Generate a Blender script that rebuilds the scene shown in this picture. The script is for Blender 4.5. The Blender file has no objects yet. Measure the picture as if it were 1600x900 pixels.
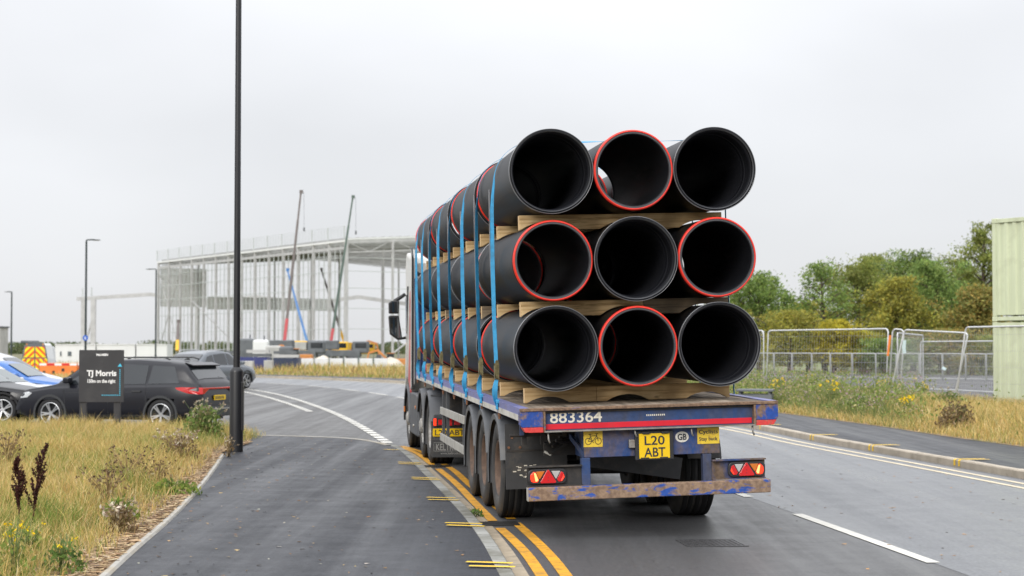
import bpy, bmesh, math, random
import numpy as np
from mathutils import Matrix, Vector, noise as mnoise

random.seed(7)
RNG = np.random.default_rng(7)
R = math.radians
scene = bpy.context.scene
COL = scene.collection

# ------------------------------------------------------------------ camera
FPX, HY, HC = 2670.0, 542.8, 1.797          # focal length in photo pixels, horizon row, eye height
PIT = math.atan((HY - 450) / FPX)
cam_d = bpy.data.cameras.new('camera')
cam = bpy.data.objects.new('camera', cam_d)
COL.objects.link(cam)
cam.location = (0, 0, HC)
cam.rotation_euler = (math.pi / 2 + PIT, 0, 0)
cam_d.sensor_width = 36
cam_d.lens = 36 * FPX / 1600
cam_d.clip_start = 0.1
cam_d.clip_end = 6000
cam_d.dof.use_dof = True
cam_d.dof.focus_distance = 16.8
cam_d.dof.aperture_fstop = 2.9
scene.camera = cam

# ------------------------------------------------------------------ sky, sun, exposure
SUN_EL, SUN_AZ = R(26), R(202)               # azimuth clockwise from +Y
world = bpy.data.worlds.new('World')
scene.world = world
world.use_nodes = True
wn, wl = world.node_tree.nodes, world.node_tree.links
wn.clear()
wout = wn.new('ShaderNodeOutputWorld')
sky = wn.new('ShaderNodeTexSky')
sky.sky_type = 'NISHITA'
sky.sun_disc = False
sky.sun_elevation = SUN_EL
sky.sun_rotation = SUN_AZ
bg1 = wn.new('ShaderNodeBackground')
bg1.inputs['Strength'].default_value = 0.1
wl.new(sky.outputs[0], bg1.inputs[0])
# overcast layer: brighter towards the zenith (standard overcast sky), soft cloud mottling
tc = wn.new('ShaderNodeTexCoord')
sep = wn.new('ShaderNodeSeparateXYZ')
wl.new(tc.outputs['Generated'], sep.inputs[0])
mx = wn.new('ShaderNodeMath'); mx.operation = 'MAXIMUM'; mx.inputs[1].default_value = 0.0
wl.new(sep.outputs[2], mx.inputs[0])
mr = wn.new('ShaderNodeMapRange')
mr.inputs[1].default_value = 0.0; mr.inputs[2].default_value = 1.0
mr.inputs[3].default_value = 0.66; mr.inputs[4].default_value = 2.45
pw = wn.new('ShaderNodeMath'); pw.operation = 'POWER'; pw.inputs[1].default_value = 1.5
wl.new(mx.outputs[0], pw.inputs[0]); wl.new(pw.outputs[0], mr.inputs[0])
mp = wn.new('ShaderNodeMapping'); mp.inputs['Scale'].default_value = (1.0, 1.0, 2.2)
wl.new(tc.outputs['Generated'], mp.inputs[0])
nz = wn.new('ShaderNodeTexNoise'); nz.inputs['Scale'].default_value = 3.1
nz.inputs['Detail'].default_value = 4; nz.inputs['Roughness'].default_value = 0.45
wl.new(mp.outputs[0], nz.inputs[0])
mr2 = wn.new('ShaderNodeMapRange')
mr2.inputs[1].default_value = 0.32; mr2.inputs[2].default_value = 0.66
mr2.inputs[3].default_value = 0.91; mr2.inputs[4].default_value = 1.05
wl.new(nz.outputs[0], mr2.inputs[0])
mul = wn.new('ShaderNodeMath'); mul.operation = 'MULTIPLY'
wl.new(mr.outputs[0], mul.inputs[0]); wl.new(mr2.outputs[0], mul.inputs[1])
bg2 = wn.new('ShaderNodeBackground')
bg2.inputs[0].default_value = (0.972, 0.985, 1.02, 1)
wl.new(mul.outputs[0], bg2.inputs[1])
mixw = wn.new('ShaderNodeMixShader'); mixw.inputs[0].default_value = 0.95
wl.new(bg1.outputs[0], mixw.inputs[1]); wl.new(bg2.outputs[0], mixw.inputs[2])
wl.new(mixw.outputs[0], wout.inputs[0])

sun_d = bpy.data.lights.new('sun', 'SUN')
sun_d.energy = 1.5
sun_d.angle = R(25)
sun_d.color = (1.0, 0.96, 0.9)
sun = bpy.data.objects.new('sun', sun_d)
COL.objects.link(sun)
sdir = Vector((math.sin(SUN_AZ) * math.cos(SUN_EL), math.cos(SUN_AZ) * math.cos(SUN_EL), math.sin(SUN_EL)))
sun.rotation_euler = sdir.to_track_quat('Z', 'Y').to_euler()

vs = scene.view_settings
vs.view_transform = 'Standard'
vs.look = 'None'
vs.exposure = 0.32
vs.gamma = 1.0
vs.use_curve_mapping = False
scene.render.engine = 'CYCLES'
scene.cycles.use_denoising = True
scene.cycles.max_bounces = 8
scene.cycles.transparent_max_bounces = 16
scene.cycles.caustics_reflective = False
scene.cycles.caustics_refractive = False

# ------------------------------------------------------------------ helpers: photo measurements to places
def ray(px, py):
    u, v = (px - 800) / FPX, (450 - py) / FPX
    c, s = math.cos(PIT), math.sin(PIT)
    return Vector((u, c - v * s, s + v * c))

def gp(px, py, z=0.0):
    d = ray(px, py)
    t = (z - HC) / d.z
    return Vector((d.x * t, d.y * t, z))

def at(px, py, Y):
    d = ray(px, py)
    t = Y / d.y
    return Vector((d.x * t, Y, HC + d.z * t))

# ------------------------------------------------------------------ helpers: materials
def _n(nt, t, **kw):
    n = nt.nodes.new(t)
    for k, v in kw.items():
        setattr(n, k, v)
    return n

def ramp(nt, fac, stops):
    r = _n(nt, 'ShaderNodeValToRGB')
    els = r.color_ramp.elements
    while len(els) < len(stops):
        els.new(0.5)
    for e, (p, c) in zip(els, stops):
        e.position = p
        e.color = (*c, 1) if len(c) == 3 else c
    nt.links.new(fac, r.inputs[0])
    return r.outputs[0]

def noise_fac(nt, scale, detail=4, rough=0.55, coord='Object', stretch=None, dist=0.0):
    t = _n(nt, 'ShaderNodeTexCoord')
    out = t.outputs[coord]
    if stretch:
        m = _n(nt, 'ShaderNodeMapping')
        m.inputs['Scale'].default_value = stretch
        nt.links.new(out, m.inputs[0])
        out = m.outputs[0]
    n = _n(nt, 'ShaderNodeTexNoise')
    n.inputs['Scale'].default_value = scale
    n.inputs['Detail'].default_value = detail
    n.inputs['Roughness'].default_value = rough
    n.inputs['Distortion'].default_value = dist
    nt.links.new(out, n.inputs[0])
    return n.outputs[0]

def mixc(nt, fac, a, b, mode='MIX'):
    m = _n(nt, 'ShaderNodeMix', data_type='RGBA', blend_type=mode)
    for sock, v in ((m.inputs[0], fac), (m.inputs[6], a), (m.inputs[7], b)):
        if isinstance(v, (int, float)):
            sock.default_value = v
        elif isinstance(v, (tuple, list)):
            sock.default_value = (*v, 1) if len(v) == 3 else v
        else:
            nt.links.new(v, sock)
    return m.outputs[2]

def mapr(nt, fac, a, b, c, d):
    m = _n(nt, 'ShaderNodeMapRange')
    for i, v in enumerate((a, b, c, d)):
        m.inputs[i + 1].default_value = v
    nt.links.new(fac, m.inputs[0])
    return m.outputs[0]

MATS = {}
def new_mat(name):
    m = bpy.data.materials.new(name)
    m.use_nodes = True
    nt = m.node_tree
    b = nt.nodes['Principled BSDF']
    MATS[name] = m
    return m, nt, b

def setc(nt, sock, v):
    if isinstance(v, (int, float)):
        sock.default_value = v
    elif isinstance(v, tuple):
        sock.default_value = (*v, 1) if len(v) == 3 else v
    else:
        nt.links.new(v, sock)

def bump(nt, b, fac, strength=0.2, dist=0.01):
    n = _n(nt, 'ShaderNodeBump')
    n.inputs['Strength'].default_value = strength
    n.inputs['Distance'].default_value = dist
    nt.links.new(fac, n.inputs['Height'])
    nt.links.new(n.outputs[0], b.inputs['Normal'])
    return n

def mat(name, col, rough=0.6, metal=0.0, var=0.12, vscale=6.0, bumps=0.0, bscale=60.0, spec=0.5, dirt=None, dscale=2.0,
        damt=(0.5, 0.75), emit=None, estr=0.0, coat=0.0, stretch=None):
    """plain material: base colour, slight mottling, optional dirt patches and fine relief"""
    m, nt, b = new_mat(name)
    c = tuple(col)
    if var > 0:
        f = noise_fac(nt, vscale, stretch=stretch)
        lo = tuple(max(0, x * (1 - var)) for x in c)
        hi = tuple(min(1, x * (1 + var)) for x in c)
        c = ramp(nt, f, [(0.3, lo), (0.7, hi)])
    if dirt:
        f2 = noise_fac(nt, dscale, detail=8, rough=0.65, dist=0.3)
        fm = mapr(nt, f2, damt[0], damt[1], 0, 1)
        c = mixc(nt, fm, c, dirt)
    setc(nt, b.inputs['Base Color'], c)
    b.inputs['Roughness'].default_value = rough
    b.inputs['Metallic'].default_value = metal
    b.inputs['Specular IOR Level'].default_value = spec
    b.inputs['Coat Weight'].default_value = coat
    if bumps > 0:
        bump(nt, b, noise_fac(nt, bscale, detail=5), bumps, 0.004)
    if emit:
        b.inputs['Emission Color'].default_value = (*emit, 1)
        b.inputs['Emission Strength'].default_value = estr
    return m

def asphalt(name, base, rough_lo, rough_hi, wet=0.5, big=0.35, tint=None, grain=1.0):
    """tarmac: stone grain, pale chips, tyre-polished streaks along the road, small worn patches"""
    m, nt, b = new_mat(name)
    t = _n(nt, 'ShaderNodeTexCoord')
    mp_ = _n(nt, 'ShaderNodeMapping'); mp_.inputs['Rotation'].default_value = (0, 0, R(-7)); mp_.inputs['Scale'].default_value = (1, 0.03, 1)
    nt.links.new(t.outputs['Object'], mp_.inputs[0])
    tr = _n(nt, 'ShaderNodeTexNoise'); tr.inputs['Scale'].default_value = 1.7; tr.inputs['Detail'].default_value = 5; tr.inputs['Roughness'].default_value = 0.6
    nt.links.new(mp_.outputs[0], tr.inputs[0])
    fine = noise_fac(nt, 30, detail=9, rough=0.9)
    chips = noise_fac(nt, 75, detail=2, rough=0.5)
    mid = noise_fac(nt, 2.3, detail=8, rough=0.68)
    bigf = noise_fac(nt, big, detail=5, rough=0.6, stretch=(1, 0.4, 1))
    sc_ = lambda k: tuple(min(1, x * k) for x in base)
    c = ramp(nt, fine, [(0.38, sc_(0.35)), (0.5, base), (0.62, sc_(2.0 * grain))])
    c = mixc(nt, mapr(nt, mid, 0.40, 0.66, 0, 0.45), c, tint or sc_(0.7))
    c = mixc(nt, mapr(nt, tr.outputs[0], 0.45, 0.65, 0, 0.28), c, sc_(1.4))
    c = mixc(nt, mapr(nt, bigf, 0.45, 0.65, 0, 0.25), c, sc_(0.7))
    c = mixc(nt, mapr(nt, chips, 0.68, 0.74, 0, 0.8), c, sc_(3.2))
    setc(nt, b.inputs['Base Color'], c)
    rr = mapr(nt, tr.outputs[0], 0.36, 0.64, rough_hi, rough_lo)
    rr2 = _n(nt, 'ShaderNodeMath', operation='MULTIPLY')
    nt.links.new(rr, rr2.inputs[0])
    nt.links.new(mapr(nt, mid, 0.3, 0.7, 0.86, 1.15), rr2.inputs[1])
    nt.links.new(rr2.outputs[0], b.inputs['Roughness'])
    b.inputs['Specular IOR Level'].default_value = wet
    bump(nt, b, fine, 0.55, 0.006)
    return m

def painted(name, paint, rust, lo, hi, scale=5.0, rough=0.5, stretch=None, rust2=None):
    """chipped paint over rusty steel"""
    m, nt, b = new_mat(name)
    f = noise_fac(nt, scale, detail=9, rough=0.68, dist=0.4, stretch=stretch)
    f2 = noise_fac(nt, scale * 6, detail=4)
    fac = mapr(nt, f, lo, hi, 0, 1)
    pc = ramp(nt, f2, [(0.3, tuple(x * 0.82 for x in paint)), (0.7, tuple(min(1, x * 1.15) for x in paint))])
    r2 = rust2 or tuple(x * 0.55 for x in rust)
    rc = ramp(nt, f2, [(0.35, r2), (0.65, rust)])
    setc(nt, b.inputs['Base Color'], mixc(nt, fac, pc, rc))
    nt.links.new(mapr(nt, fac, 0, 1, rough, 0.85), b.inputs['Roughness'])
    bump(nt, b, fac, -0.25, 0.003)
    return m

def attr_mat(name, rough=0.7, transl=0.25, spec=0.25):
    """foliage: colour stored per leaf or blade"""
    m, nt, b = new_mat(name)
    a = _n(nt, 'ShaderNodeAttribute', attribute_name='col')
    nt.links.new(a.outputs['Color'], b.inputs['Base Color'])
    b.inputs['Roughness'].default_value = rough
    b.inputs['Specular IOR Level'].default_value = spec
    if transl:
        t = _n(nt, 'ShaderNodeBsdfTranslucent')
        nt.links.new(a.outputs['Color'], t.inputs[0])
        mx_ = _n(nt, 'ShaderNodeMixShader')
        mx_.inputs[0].default_value = transl
        nt.links.new(b.outputs[0], mx_.inputs[1])
        nt.links.new(t.outputs[0], mx_.inputs[2])
        nt.links.new(mx_.outputs[0], nt.nodes['Material Output'].inputs[0])
    return m

# ------------------------------------------------------------------ helpers: geometry
class MB:
    """collects shapes, build() links them as ONE mesh object"""
    def __init__(self, M=None):
        self.v, self.f, self.mi, self.sm = [], [], [], []
        self.M = M or Matrix.Identity(4)
        self.cur = 0
    def mat(self, i):
        self.cur = i
        return self
    def add(self, vs_, fs_, smooth=False, M=None):
        o = len(self.v)
        MM = self.M @ M if M is not None else self.M
        self.v += [tuple(MM @ Vector(p)) for p in vs_]
        for f in fs_:
            self.f.append([o + i for i in f]); self.mi.append(self.cur); self.sm.append(smooth)
        return self
    def box(self, lo, hi, M=None):
        x0, y0, z0 = lo; x1, y1, z1 = hi
        vs_ = [(x0, y0, z0), (x1, y0, z0), (x1, y1, z0), (x0, y1, z0), (x0, y0, z1), (x1, y0, z1), (x1, y1, z1), (x0, y1, z1)]
        fs_ = [(0, 3, 2, 1), (4, 5, 6, 7), (0, 1, 5, 4), (1, 2, 6, 5), (2, 3, 7, 6), (3, 0, 4, 7)]
        return self.add(vs_, fs_, False, M)
    def cbox(self, c, s, M=None):
        return self.box([c[i] - s[i] / 2 for i in range(3)], [c[i] + s[i] / 2 for i in range(3)], M)
    def bar(self, a, b, w, h, up=(0, 0, 1)):
        """box along a-b, w sideways, h along up"""
        a, b = Vector(a), Vector(b)
        d = (b - a); L = d.length; d.normalize()
        s = d.cross(Vector(up))
        if s.length < 1e-5:
            s = d.cross(Vector((0, 1, 0)))
        s.normalize(); u = s.cross(d)
        M = Matrix((s, d, u)).transposed().to_4x4(); M.translation = a
        return self.box((-w / 2, 0, -h / 2), (w / 2, L, h / 2), M)
    def cyl(self, a, b, r0, r1=None, n=12, cap=True, smooth=True):
        r1 = r0 if r1 is None else r1
        a, b = Vector(a), Vector(b)
        d = (b - a).normalized()
        s = d.orthogonal().normalized(); t = d.cross(s)
        vs_, fs_ = [], []
        for i in range(n):
            an = 2 * math.pi * i / n
            e = s * math.cos(an) + t * math.sin(an)
            vs_ += [a + e * r0, b + e * r1]
        for i in range(n):
            j = (i + 1) % n
            fs_.append((2 * i, 2 * j, 2 * j + 1, 2 * i + 1))
        self.add(vs_, fs_, smooth)
        if cap:
            self.add(vs_[0::2], [tuple(reversed(range(n)))]); self.add(vs_[1::2], [tuple(range(n))])
        return self
    def tube(self, pts, r, n=8, closed=False, cap=True):
        pts = [Vector(p) for p in pts]
        rs = r if isinstance(r, (list, tuple)) else [r] * len(pts)
        vs_, fs_ = [], []
        k = len(pts)
        prev = None
        for i, p in enumerate(pts):
            if closed:
                d = (pts[(i + 1) % k] - pts[i - 1]).normalized()
            else:
                d = (pts[min(i + 1, k - 1)] - pts[max(i - 1, 0)]).normalized()
            if prev is None:
                s = d.orthogonal().normalized()
            else:
                s = (prev - d * prev.dot(d))
                s = s.normalized() if s.length > 1e-6 else d.orthogonal().normalized()
            prev = s
            t = d.cross(s)
            for q in range(n):
                an = 2 * math.pi * q / n
                vs_.append(p + (s * math.cos(an) + t * math.sin(an)) * rs[i])
        for i in range(k if closed else k - 1):
            for q in range(n):
                a = i * n + q; b = i * n + (q + 1) % n
                j = (i + 1) % k
                fs_.append((a, b, j * n + (q + 1) % n, j * n + q))
        if cap and not closed:
            fs_.append(tuple(reversed(range(n)))); fs_.append(tuple(range((k - 1) * n, k * n)))
        return self.add(vs_, fs_, True)
    def lathe(self, prof, n=32, M=None, closed=True):
        """profile of (radius, y) turned about the Y axis"""
        vs_, fs_ = [], []
        k = len(prof)
        for i in range(n):
            an = 2 * math.pi * i / n
            for r, y in prof:
                vs_.append((r * math.cos(an), y, r * math.sin(an)))
        for i in range(n):
            j = (i + 1) % n
            for q in range(k if closed else k - 1):
                q2 = (q + 1) % k
                fs_.append((i * k + q, i * k + q2, j * k + q2, j * k + q))
        return self.add(vs_, fs_, True, M)
    def prism(self, poly, a, b, axis='x'):
        """2-D outline pushed from a to b along an axis"""
        def P(p, t):
            return {'x': (t, p[0], p[1]), 'y': (p[0], t, p[1]), 'z': (p[0], p[1], t)}[axis]
        k = len(poly)
        vs_ = [P(p, a) for p in poly] + [P(p, b) for p in poly]
        fs_ = [tuple(range(k)), tuple(reversed(range(k, 2 * k)))]
        for i in range(k):
            j = (i + 1) % k
            fs_.append((i, i + k, j + k, j))
        return self.add(vs_, fs_)
    def grid(self, rows, smooth=True, flip=False):
        n, m = len(rows), len(rows[0])
        fs_ = []
        for i in range(n - 1):
            for j in range(m - 1):
                q = (i * m + j, i * m + j + 1, (i + 1) * m + j + 1, (i + 1) * m + j)
                fs_.append(tuple(reversed(q)) if flip else q)
        return self.add([p for r in rows for p in r], fs_, smooth)
    def mesh(self, name, mats):
        me = bpy.data.meshes.new(name)
        me.from_pydata(self.v, [], self.f)
        for m in (mats if isinstance(mats, (list, tuple)) else [mats]):
            me.materials.append(MATS[m] if isinstance(m, str) else m)
        me.polygons.foreach_set('material_index', self.mi)
        me.polygons.foreach_set('use_smooth', self.sm)
        me.update()
        return me
    def build(self, name, mats, parent=None, bevel=0.0, fix=True, sharp=None):
        me = self.mesh(name, mats)
        if fix:
            bm = bmesh.new(); bm.from_mesh(me)
            bmesh.ops.recalc_face_normals(bm, faces=bm.faces)
            bm.to_mesh(me); bm.free()
        if sharp:
            me.set_sharp_from_angle(angle=R(sharp))
        o = link(name, me, parent)
        if bevel:
            add_bevel(o, bevel)
        return o

def add_bevel(o, w, seg=2):
    md = o.modifiers.new('bevel', 'BEVEL')
    md.width = w; md.segments = seg; md.limit_method = 'ANGLE'; md.angle_limit = R(40)
    return o

def link(name, me, parent=None, M=None):
    o = bpy.data.objects.new(name, me)
    COL.objects.link(o)
    if parent is not None:
        o.parent = parent
    if M is not None:
        o.matrix_local = M
    return o

def tag(o, label=None, cat=None, group=None, kind=None):
    if label: o['label'] = label
    if cat: o['category'] = cat
    if group: o['group'] = group
    if kind: o['kind'] = kind
    return o

def empty(name, loc=(0, 0, 0), rz=0.0, label=None, cat=None, group=None):
    o = bpy.data.objects.new(name, None)
    COL.objects.link(o)
    o.location = loc
    o.rotation_euler = (0, 0, rz)
    return tag(o, label, cat, group)

def copy_tree(o, parent=None):
    c = o.copy(); COL.objects.link(c)
    if parent is not None:
        c.parent = parent
    for ch in list(o.children):
        copy_tree(ch, c)
    return c

def text_mesh(name, s, w, h, matn, parent, M, depth=0.002, bold=0.0, lead=1.0):
    """lettering scaled to w x h, lower left corner at the origin of M, facing local -Y"""
    cu = bpy.data.curves.new('lettering', 'FONT')
    cu.body = s; cu.size = 1.0; cu.extrude = 0.01; cu.offset = bold; cu.space_line = lead; cu.align_x = 'CENTER'
    cu.resolution_u = 3
    t = bpy.data.objects.new('lettering_source', cu)
    COL.objects.link(t)
    dg = bpy.context.evaluated_depsgraph_get()
    me = bpy.data.meshes.new_from_object(t.evaluated_get(dg))
    COL.objects.unlink(t); bpy.data.objects.remove(t)
    n = len(me.vertices)
    a = np.empty(n * 3); me.vertices.foreach_get('co', a); a = a.reshape(-1, 3)
    lo, hi = a.min(0), a.max(0)
    b = np.empty_like(a)
    b[:, 0] = (a[:, 0] - lo[0]) / (hi[0] - lo[0]) * w
    b[:, 2] = (a[:, 1] - lo[1]) / (hi[1] - lo[1]) * h
    b[:, 1] = -(a[:, 2] - lo[2]) / (hi[2] - lo[2]) * depth
    me.vertices.foreach_set('co', b.ravel())
    me.materials.clear(); me.materials.append(MATS[matn]); me.update()
    me.name = name
    return link(name, me, parent, M)

def soup(name, verts, faces_n, cols, matn, parent=None, smooth=False):
    """many equal n-gons from arrays: verts (N*n,3), cols (N,3)"""
    nv = len(verts); nf = nv // faces_n
    me = bpy.data.meshes.new(name)
    me.vertices.add(nv); me.loops.add(nv); me.polygons.add(nf)
    me.vertices.foreach_set('co', np.asarray(verts, dtype=np.float32).ravel())
    me.loops.foreach_set('vertex_index', np.arange(nv, dtype=np.int32))
    me.polygons.foreach_set('loop_start', np.arange(0, nv, faces_n, dtype=np.int32))
    me.polygons.foreach_set('loop_total', np.full(nf, faces_n, dtype=np.int32))
    at_ = me.color_attributes.new('col', 'FLOAT_COLOR', 'POINT')
    c4 = np.ones((nv, 4), dtype=np.float32); c4[:, :3] = np.repeat(cols, faces_n, axis=0)
    at_.data.foreach_set('color', c4.ravel())
    me.materials.append(MATS[matn])
    me.update(calc_edges=True)
    return link(name, me, parent)

def blades(P, Hh, W, lean, cols, seg_bend=0.35):
    """grass blades at points P (N,3): two crossed-free triangles bent over; returns verts (N*2*... as tris), cols"""
    n = len(P)
    an = RNG.uniform(0, 2 * np.pi, n)
    side = np.stack([np.cos(an), np.sin(an), np.zeros(n)], 1) * (W[:, None] / 2)
    ln = RNG.uniform(0, 2 * np.pi, n)
    ld = np.stack([np.cos(ln), np.sin(ln), np.zeros(n)], 1)
    m = P + ld * (Hh * lean * seg_bend)[:, None]; m[:, 2] += Hh * 0.55
    t = P + ld * (Hh * lean)[:, None]; t[:, 2] += Hh * (1 - 0.25 * lean)
    a, b = P - side, P + side
    c, d = m - side * 0.75, m + side * 0.75
    tri = np.stack([a, b, d, a, d, c, c, d, t], 1).reshape(-1, 3)
    return tri, np.repeat(cols, 3, axis=0)

def pick_cols(n, pal, jit=0.18):
    pal = np.array(pal)
    w = pal[:, 3] / pal[:, 3].sum()
    k = RNG.choice(len(pal), n, p=w)
    c = pal[k, :3] * RNG.uniform(1 - jit, 1 + jit, (n, 1)) * RNG.uniform(0.94, 1.06, (n, 3))
    return np.clip(c, 0.002, 1)

def strip(pts, w, z=None):
    """flat band of width w (or list of widths) along a polyline of points"""
    pts = [Vector(p) for p in pts]
    rows = []
    for i, p in enumerate(pts):
        d = pts[min(i + 1, len(pts) - 1)] - pts[max(i - 1, 0)]
        d.z = 0; d.normalize()
        s = Vector((d.y, -d.x, 0))
        ww = w[i] if isinstance(w, (list, tuple)) else w
        q = p.copy()
        if z is not None: q.z = z
        rows.append([tuple(q - s * ww / 2), tuple(q + s * ww / 2)])
    return rows

def resample(pts, step):
    pts = [Vector(p) for p in pts]
    out = [pts[0].copy()]
    acc = 0.0
    for a, b in zip(pts[:-1], pts[1:]):
        L = (b - a).length
        t = step - acc
        while t <= L:
            out.append(a.lerp(b, t / L)); t += step
        acc = (acc + L) % step if L else acc
    return out

def smooth_poly(pts, it=3):
    pts = [Vector(p) for p in pts]
    for _ in range(it):
        q = [pts[0]]
        for a, b in zip(pts[:-1], pts[1:]):
            q += [a.lerp(b, 0.25), a.lerp(b, 0.75)]
        q.append(pts[-1]); pts = q
    return pts

def offset_poly(pts, d):
    out = []
    for i, p in enumerate(pts):
        t = pts[min(i + 1, len(pts) - 1)] - pts[max(i - 1, 0)]
        t.z = 0; t.normalize()
        out.append(p + Vector((t.y, -t.x, 0)) * d)
    return out

def in_poly(x, y, poly):
    x = np.asarray(x); y = np.asarray(y)
    ins = np.zeros(x.shape, bool)
    n = len(poly)
    for i in range(n):
        x0, y0 = poly[i][0], poly[i][1]; x1, y1 = poly[(i + 1) % n][0], poly[(i + 1) % n][1]
        c = ((y0 > y) != (y1 > y)) & (x < (x1 - x0) * (y - y0) / (y1 - y0 + 1e-12) + x0)
        ins ^= c
    return ins
# ------------------------------------------------------------------ materials
asphalt('road_tarmac', (0.066, 0.066, 0.068), 0.30, 0.56, wet=0.5, tint=(0.046, 0.046, 0.047))
asphalt('lane_sheen_tarmac', (0.135, 0.140, 0.150), 0.28, 0.5, wet=0.55, tint=(0.105, 0.108, 0.115))  # separate lane surfacing, its wet sheen lightened into the base colour
asphalt('path_tarmac', (0.029, 0.031, 0.037), 0.36, 0.6, wet=0.28, big=0.6, tint=(0.021, 0.0225, 0.026))
asphalt('side_tarmac', (0.072, 0.070, 0.068), 0.36, 0.6, wet=0.35, big=0.4)
asphalt('yard_tarmac', (0.085, 0.085, 0.09), 0.6, 0.8, wet=0.3)
mat('earth', (0.20, 0.145, 0.085), 0.95, var=0.35, vscale=3, bumps=0.6, bscale=30, dirt=(0.10, 0.11, 0.035), dscale=0.7, damt=(0.5, 0.66))
mat('field', (0.15, 0.13, 0.075), 0.95, var=0.4, vscale=0.15, dirt=(0.08, 0.10, 0.035), dscale=0.03, damt=(0.45, 0.6))
mat('wood_chip', (0.30, 0.215, 0.13), 0.95, var=0.45, vscale=28, bumps=0.8, bscale=60)
mat('kerb_grey', (0.27, 0.27, 0.25), 0.8, var=0.16, vscale=4, bumps=0.2, bscale=90, dirt=(0.12, 0.115, 0.09), dscale=1.6, damt=(0.42, 0.62))
mat('kerb_buff', (0.40, 0.35, 0.28), 0.8, var=0.15, vscale=3, bumps=0.2, bscale=80, dirt=(0.22, 0.19, 0.14), dscale=2.2, damt=(0.52, 0.78))
mat('channel_buff', (0.33, 0.27, 0.19), 0.85, var=0.2, vscale=3, bumps=0.2, bscale=80, dirt=(0.11, 0.10, 0.08), dscale=3, damt=(0.5, 0.72))
mat('joint_dark', (0.13, 0.12, 0.10), 0.9, var=0.2)
mat('edging', (0.36, 0.345, 0.31), 0.85, var=0.15, vscale=5, bumps=0.2, dirt=(0.33, 0.28, 0.20), dscale=2, damt=(0.5, 0.7))
def line_paint(name, c, under, lo=0.56, hi=0.74, rough=0.55):
    m, nt, b = new_mat(name)
    f = noise_fac(nt, 7, detail=9, rough=0.75)
    f2 = noise_fac(nt, 2.0, detail=4)
    cc = ramp(nt, f2, [(0.3, tuple(x * 0.78 for x in c)), (0.65, c)])
    setc(nt, b.inputs['Base Color'], mixc(nt, mapr(nt, f, lo, hi, 0, 0.85), cc, under))
    b.inputs['Roughness'].default_value = rough
    bump(nt, b, noise_fac(nt, 120, 3), 0.25, 0.003)
line_paint('yellow_line', (0.72, 0.34, 0.012), (0.20, 0.115, 0.03), 0.48, 0.66)
line_paint('yellow_tick', (0.88, 0.56, 0.02), (0.40, 0.28, 0.08), 0.68, 0.85)
line_paint('yellow_glare_line', (0.62, 0.53, 0.37), (0.30, 0.27, 0.2), 0.62, 0.8)
line_paint('white_line', (0.62, 0.605, 0.55), (0.25, 0.25, 0.25), 0.56, 0.76)
mat('cover_iron', (0.055, 0.055, 0.057), 0.42, 0.1, var=0.3, vscale=20)
mat('iron', (0.035, 0.034, 0.033), 0.45, 0.6, var=0.3, vscale=30, bumps=0.4, bscale=80)
# trailer and load
mat('rubber', (0.026, 0.026, 0.027), 0.75, var=0.25, vscale=8, dirt=(0.085, 0.075, 0.062), dscale=3, damt=(0.42, 0.8), bumps=0.15)
mat('rubber_tread', (0.015, 0.015, 0.015), 0.9, var=0.2, spec=0.2)
mat('hub_rust', (0.13, 0.085, 0.062), 0.8, 0.2, var=0.3, vscale=10, dirt=(0.06, 0.05, 0.045), dscale=7)
mat('hub_grey', (0.36, 0.35, 0.33), 0.6, 0.4, var=0.2, vscale=10, dirt=(0.16, 0.13, 0.10), dscale=6)
mat('arch_plastic', (0.075, 0.08, 0.088), 0.5, var=0.15, dirt=(0.13, 0.12, 0.105), dscale=2.5, damt=(0.5, 0.8))
mat('chassis_black', (0.022, 0.021, 0.021), 0.65, var=0.3, dirt=(0.075, 0.062, 0.05), dscale=4, damt=(0.45, 0.75))
mat('flap_black', (0.04, 0.041, 0.043), 0.6, var=0.2, dirt=(0.10, 0.085, 0.07), dscale=5, damt=(0.52, 0.75), bumps=0.1)
painted('blue_rust', (0.012, 0.052, 0.19), (0.17, 0.115, 0.075), 0.38, 0.58, 3.2, 0.45, (1, 1, 0.5))
painted('blue_clean', (0.016, 0.052, 0.165), (0.095, 0.08, 0.068), 0.40, 0.74, 3.0, 0.45, (1, 1, 0.4))
painted('blue_corner', (0.014, 0.060, 0.29), (0.24, 0.15, 0.09), 0.47, 0.57, 5.5, 0.4)
painted('bumper_rust', (0.016, 0.07, 0.32), (0.30, 0.205, 0.135), 0.425, 0.475, 4.2, 0.5, (1, 1, 2.6), (0.17, 0.11, 0.075))
painted('lip_rust', (0.03, 0.07, 0.28), (0.25, 0.16, 0.10), 0.30, 0.40, 5.0, 0.5, (1, 1, 3), (0.12, 0.075, 0.05))
painted('red_chip', (0.60, 0.045, 0.04), (0.30, 0.19, 0.13), 0.55, 0.66, 9, 0.5)
mat('red_stripe', (0.62, 0.012, 0.028), 0.35, var=0.1, dirt=(0.30, 0.06, 0.04), dscale=4, damt=(0.6, 0.85))
mat('rail_blue', (0.16, 0.17, 0.36), 0.5, var=0.15, dirt=(0.16, 0.13, 0.11), dscale=6, damt=(0.55, 0.72))
mat('rail_white', (0.52, 0.51, 0.47), 0.55, var=0.12, dirt=(0.22, 0.18, 0.13), dscale=7, damt=(0.54, 0.7))
mat('rust_raw', (0.23, 0.11, 0.06), 0.85, var=0.4, vscale=12)
mat('steel_worn', (0.30, 0.29, 0.27), 0.5, 0.6, var=0.2, dirt=(0.18, 0.12, 0.08), dscale=8)
mat('alu', (0.52, 0.51, 0.47), 0.45, 0.55, var=0.1, dirt=(0.28, 0.25, 0.2), dscale=4, damt=(0.5, 0.8))
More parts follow.
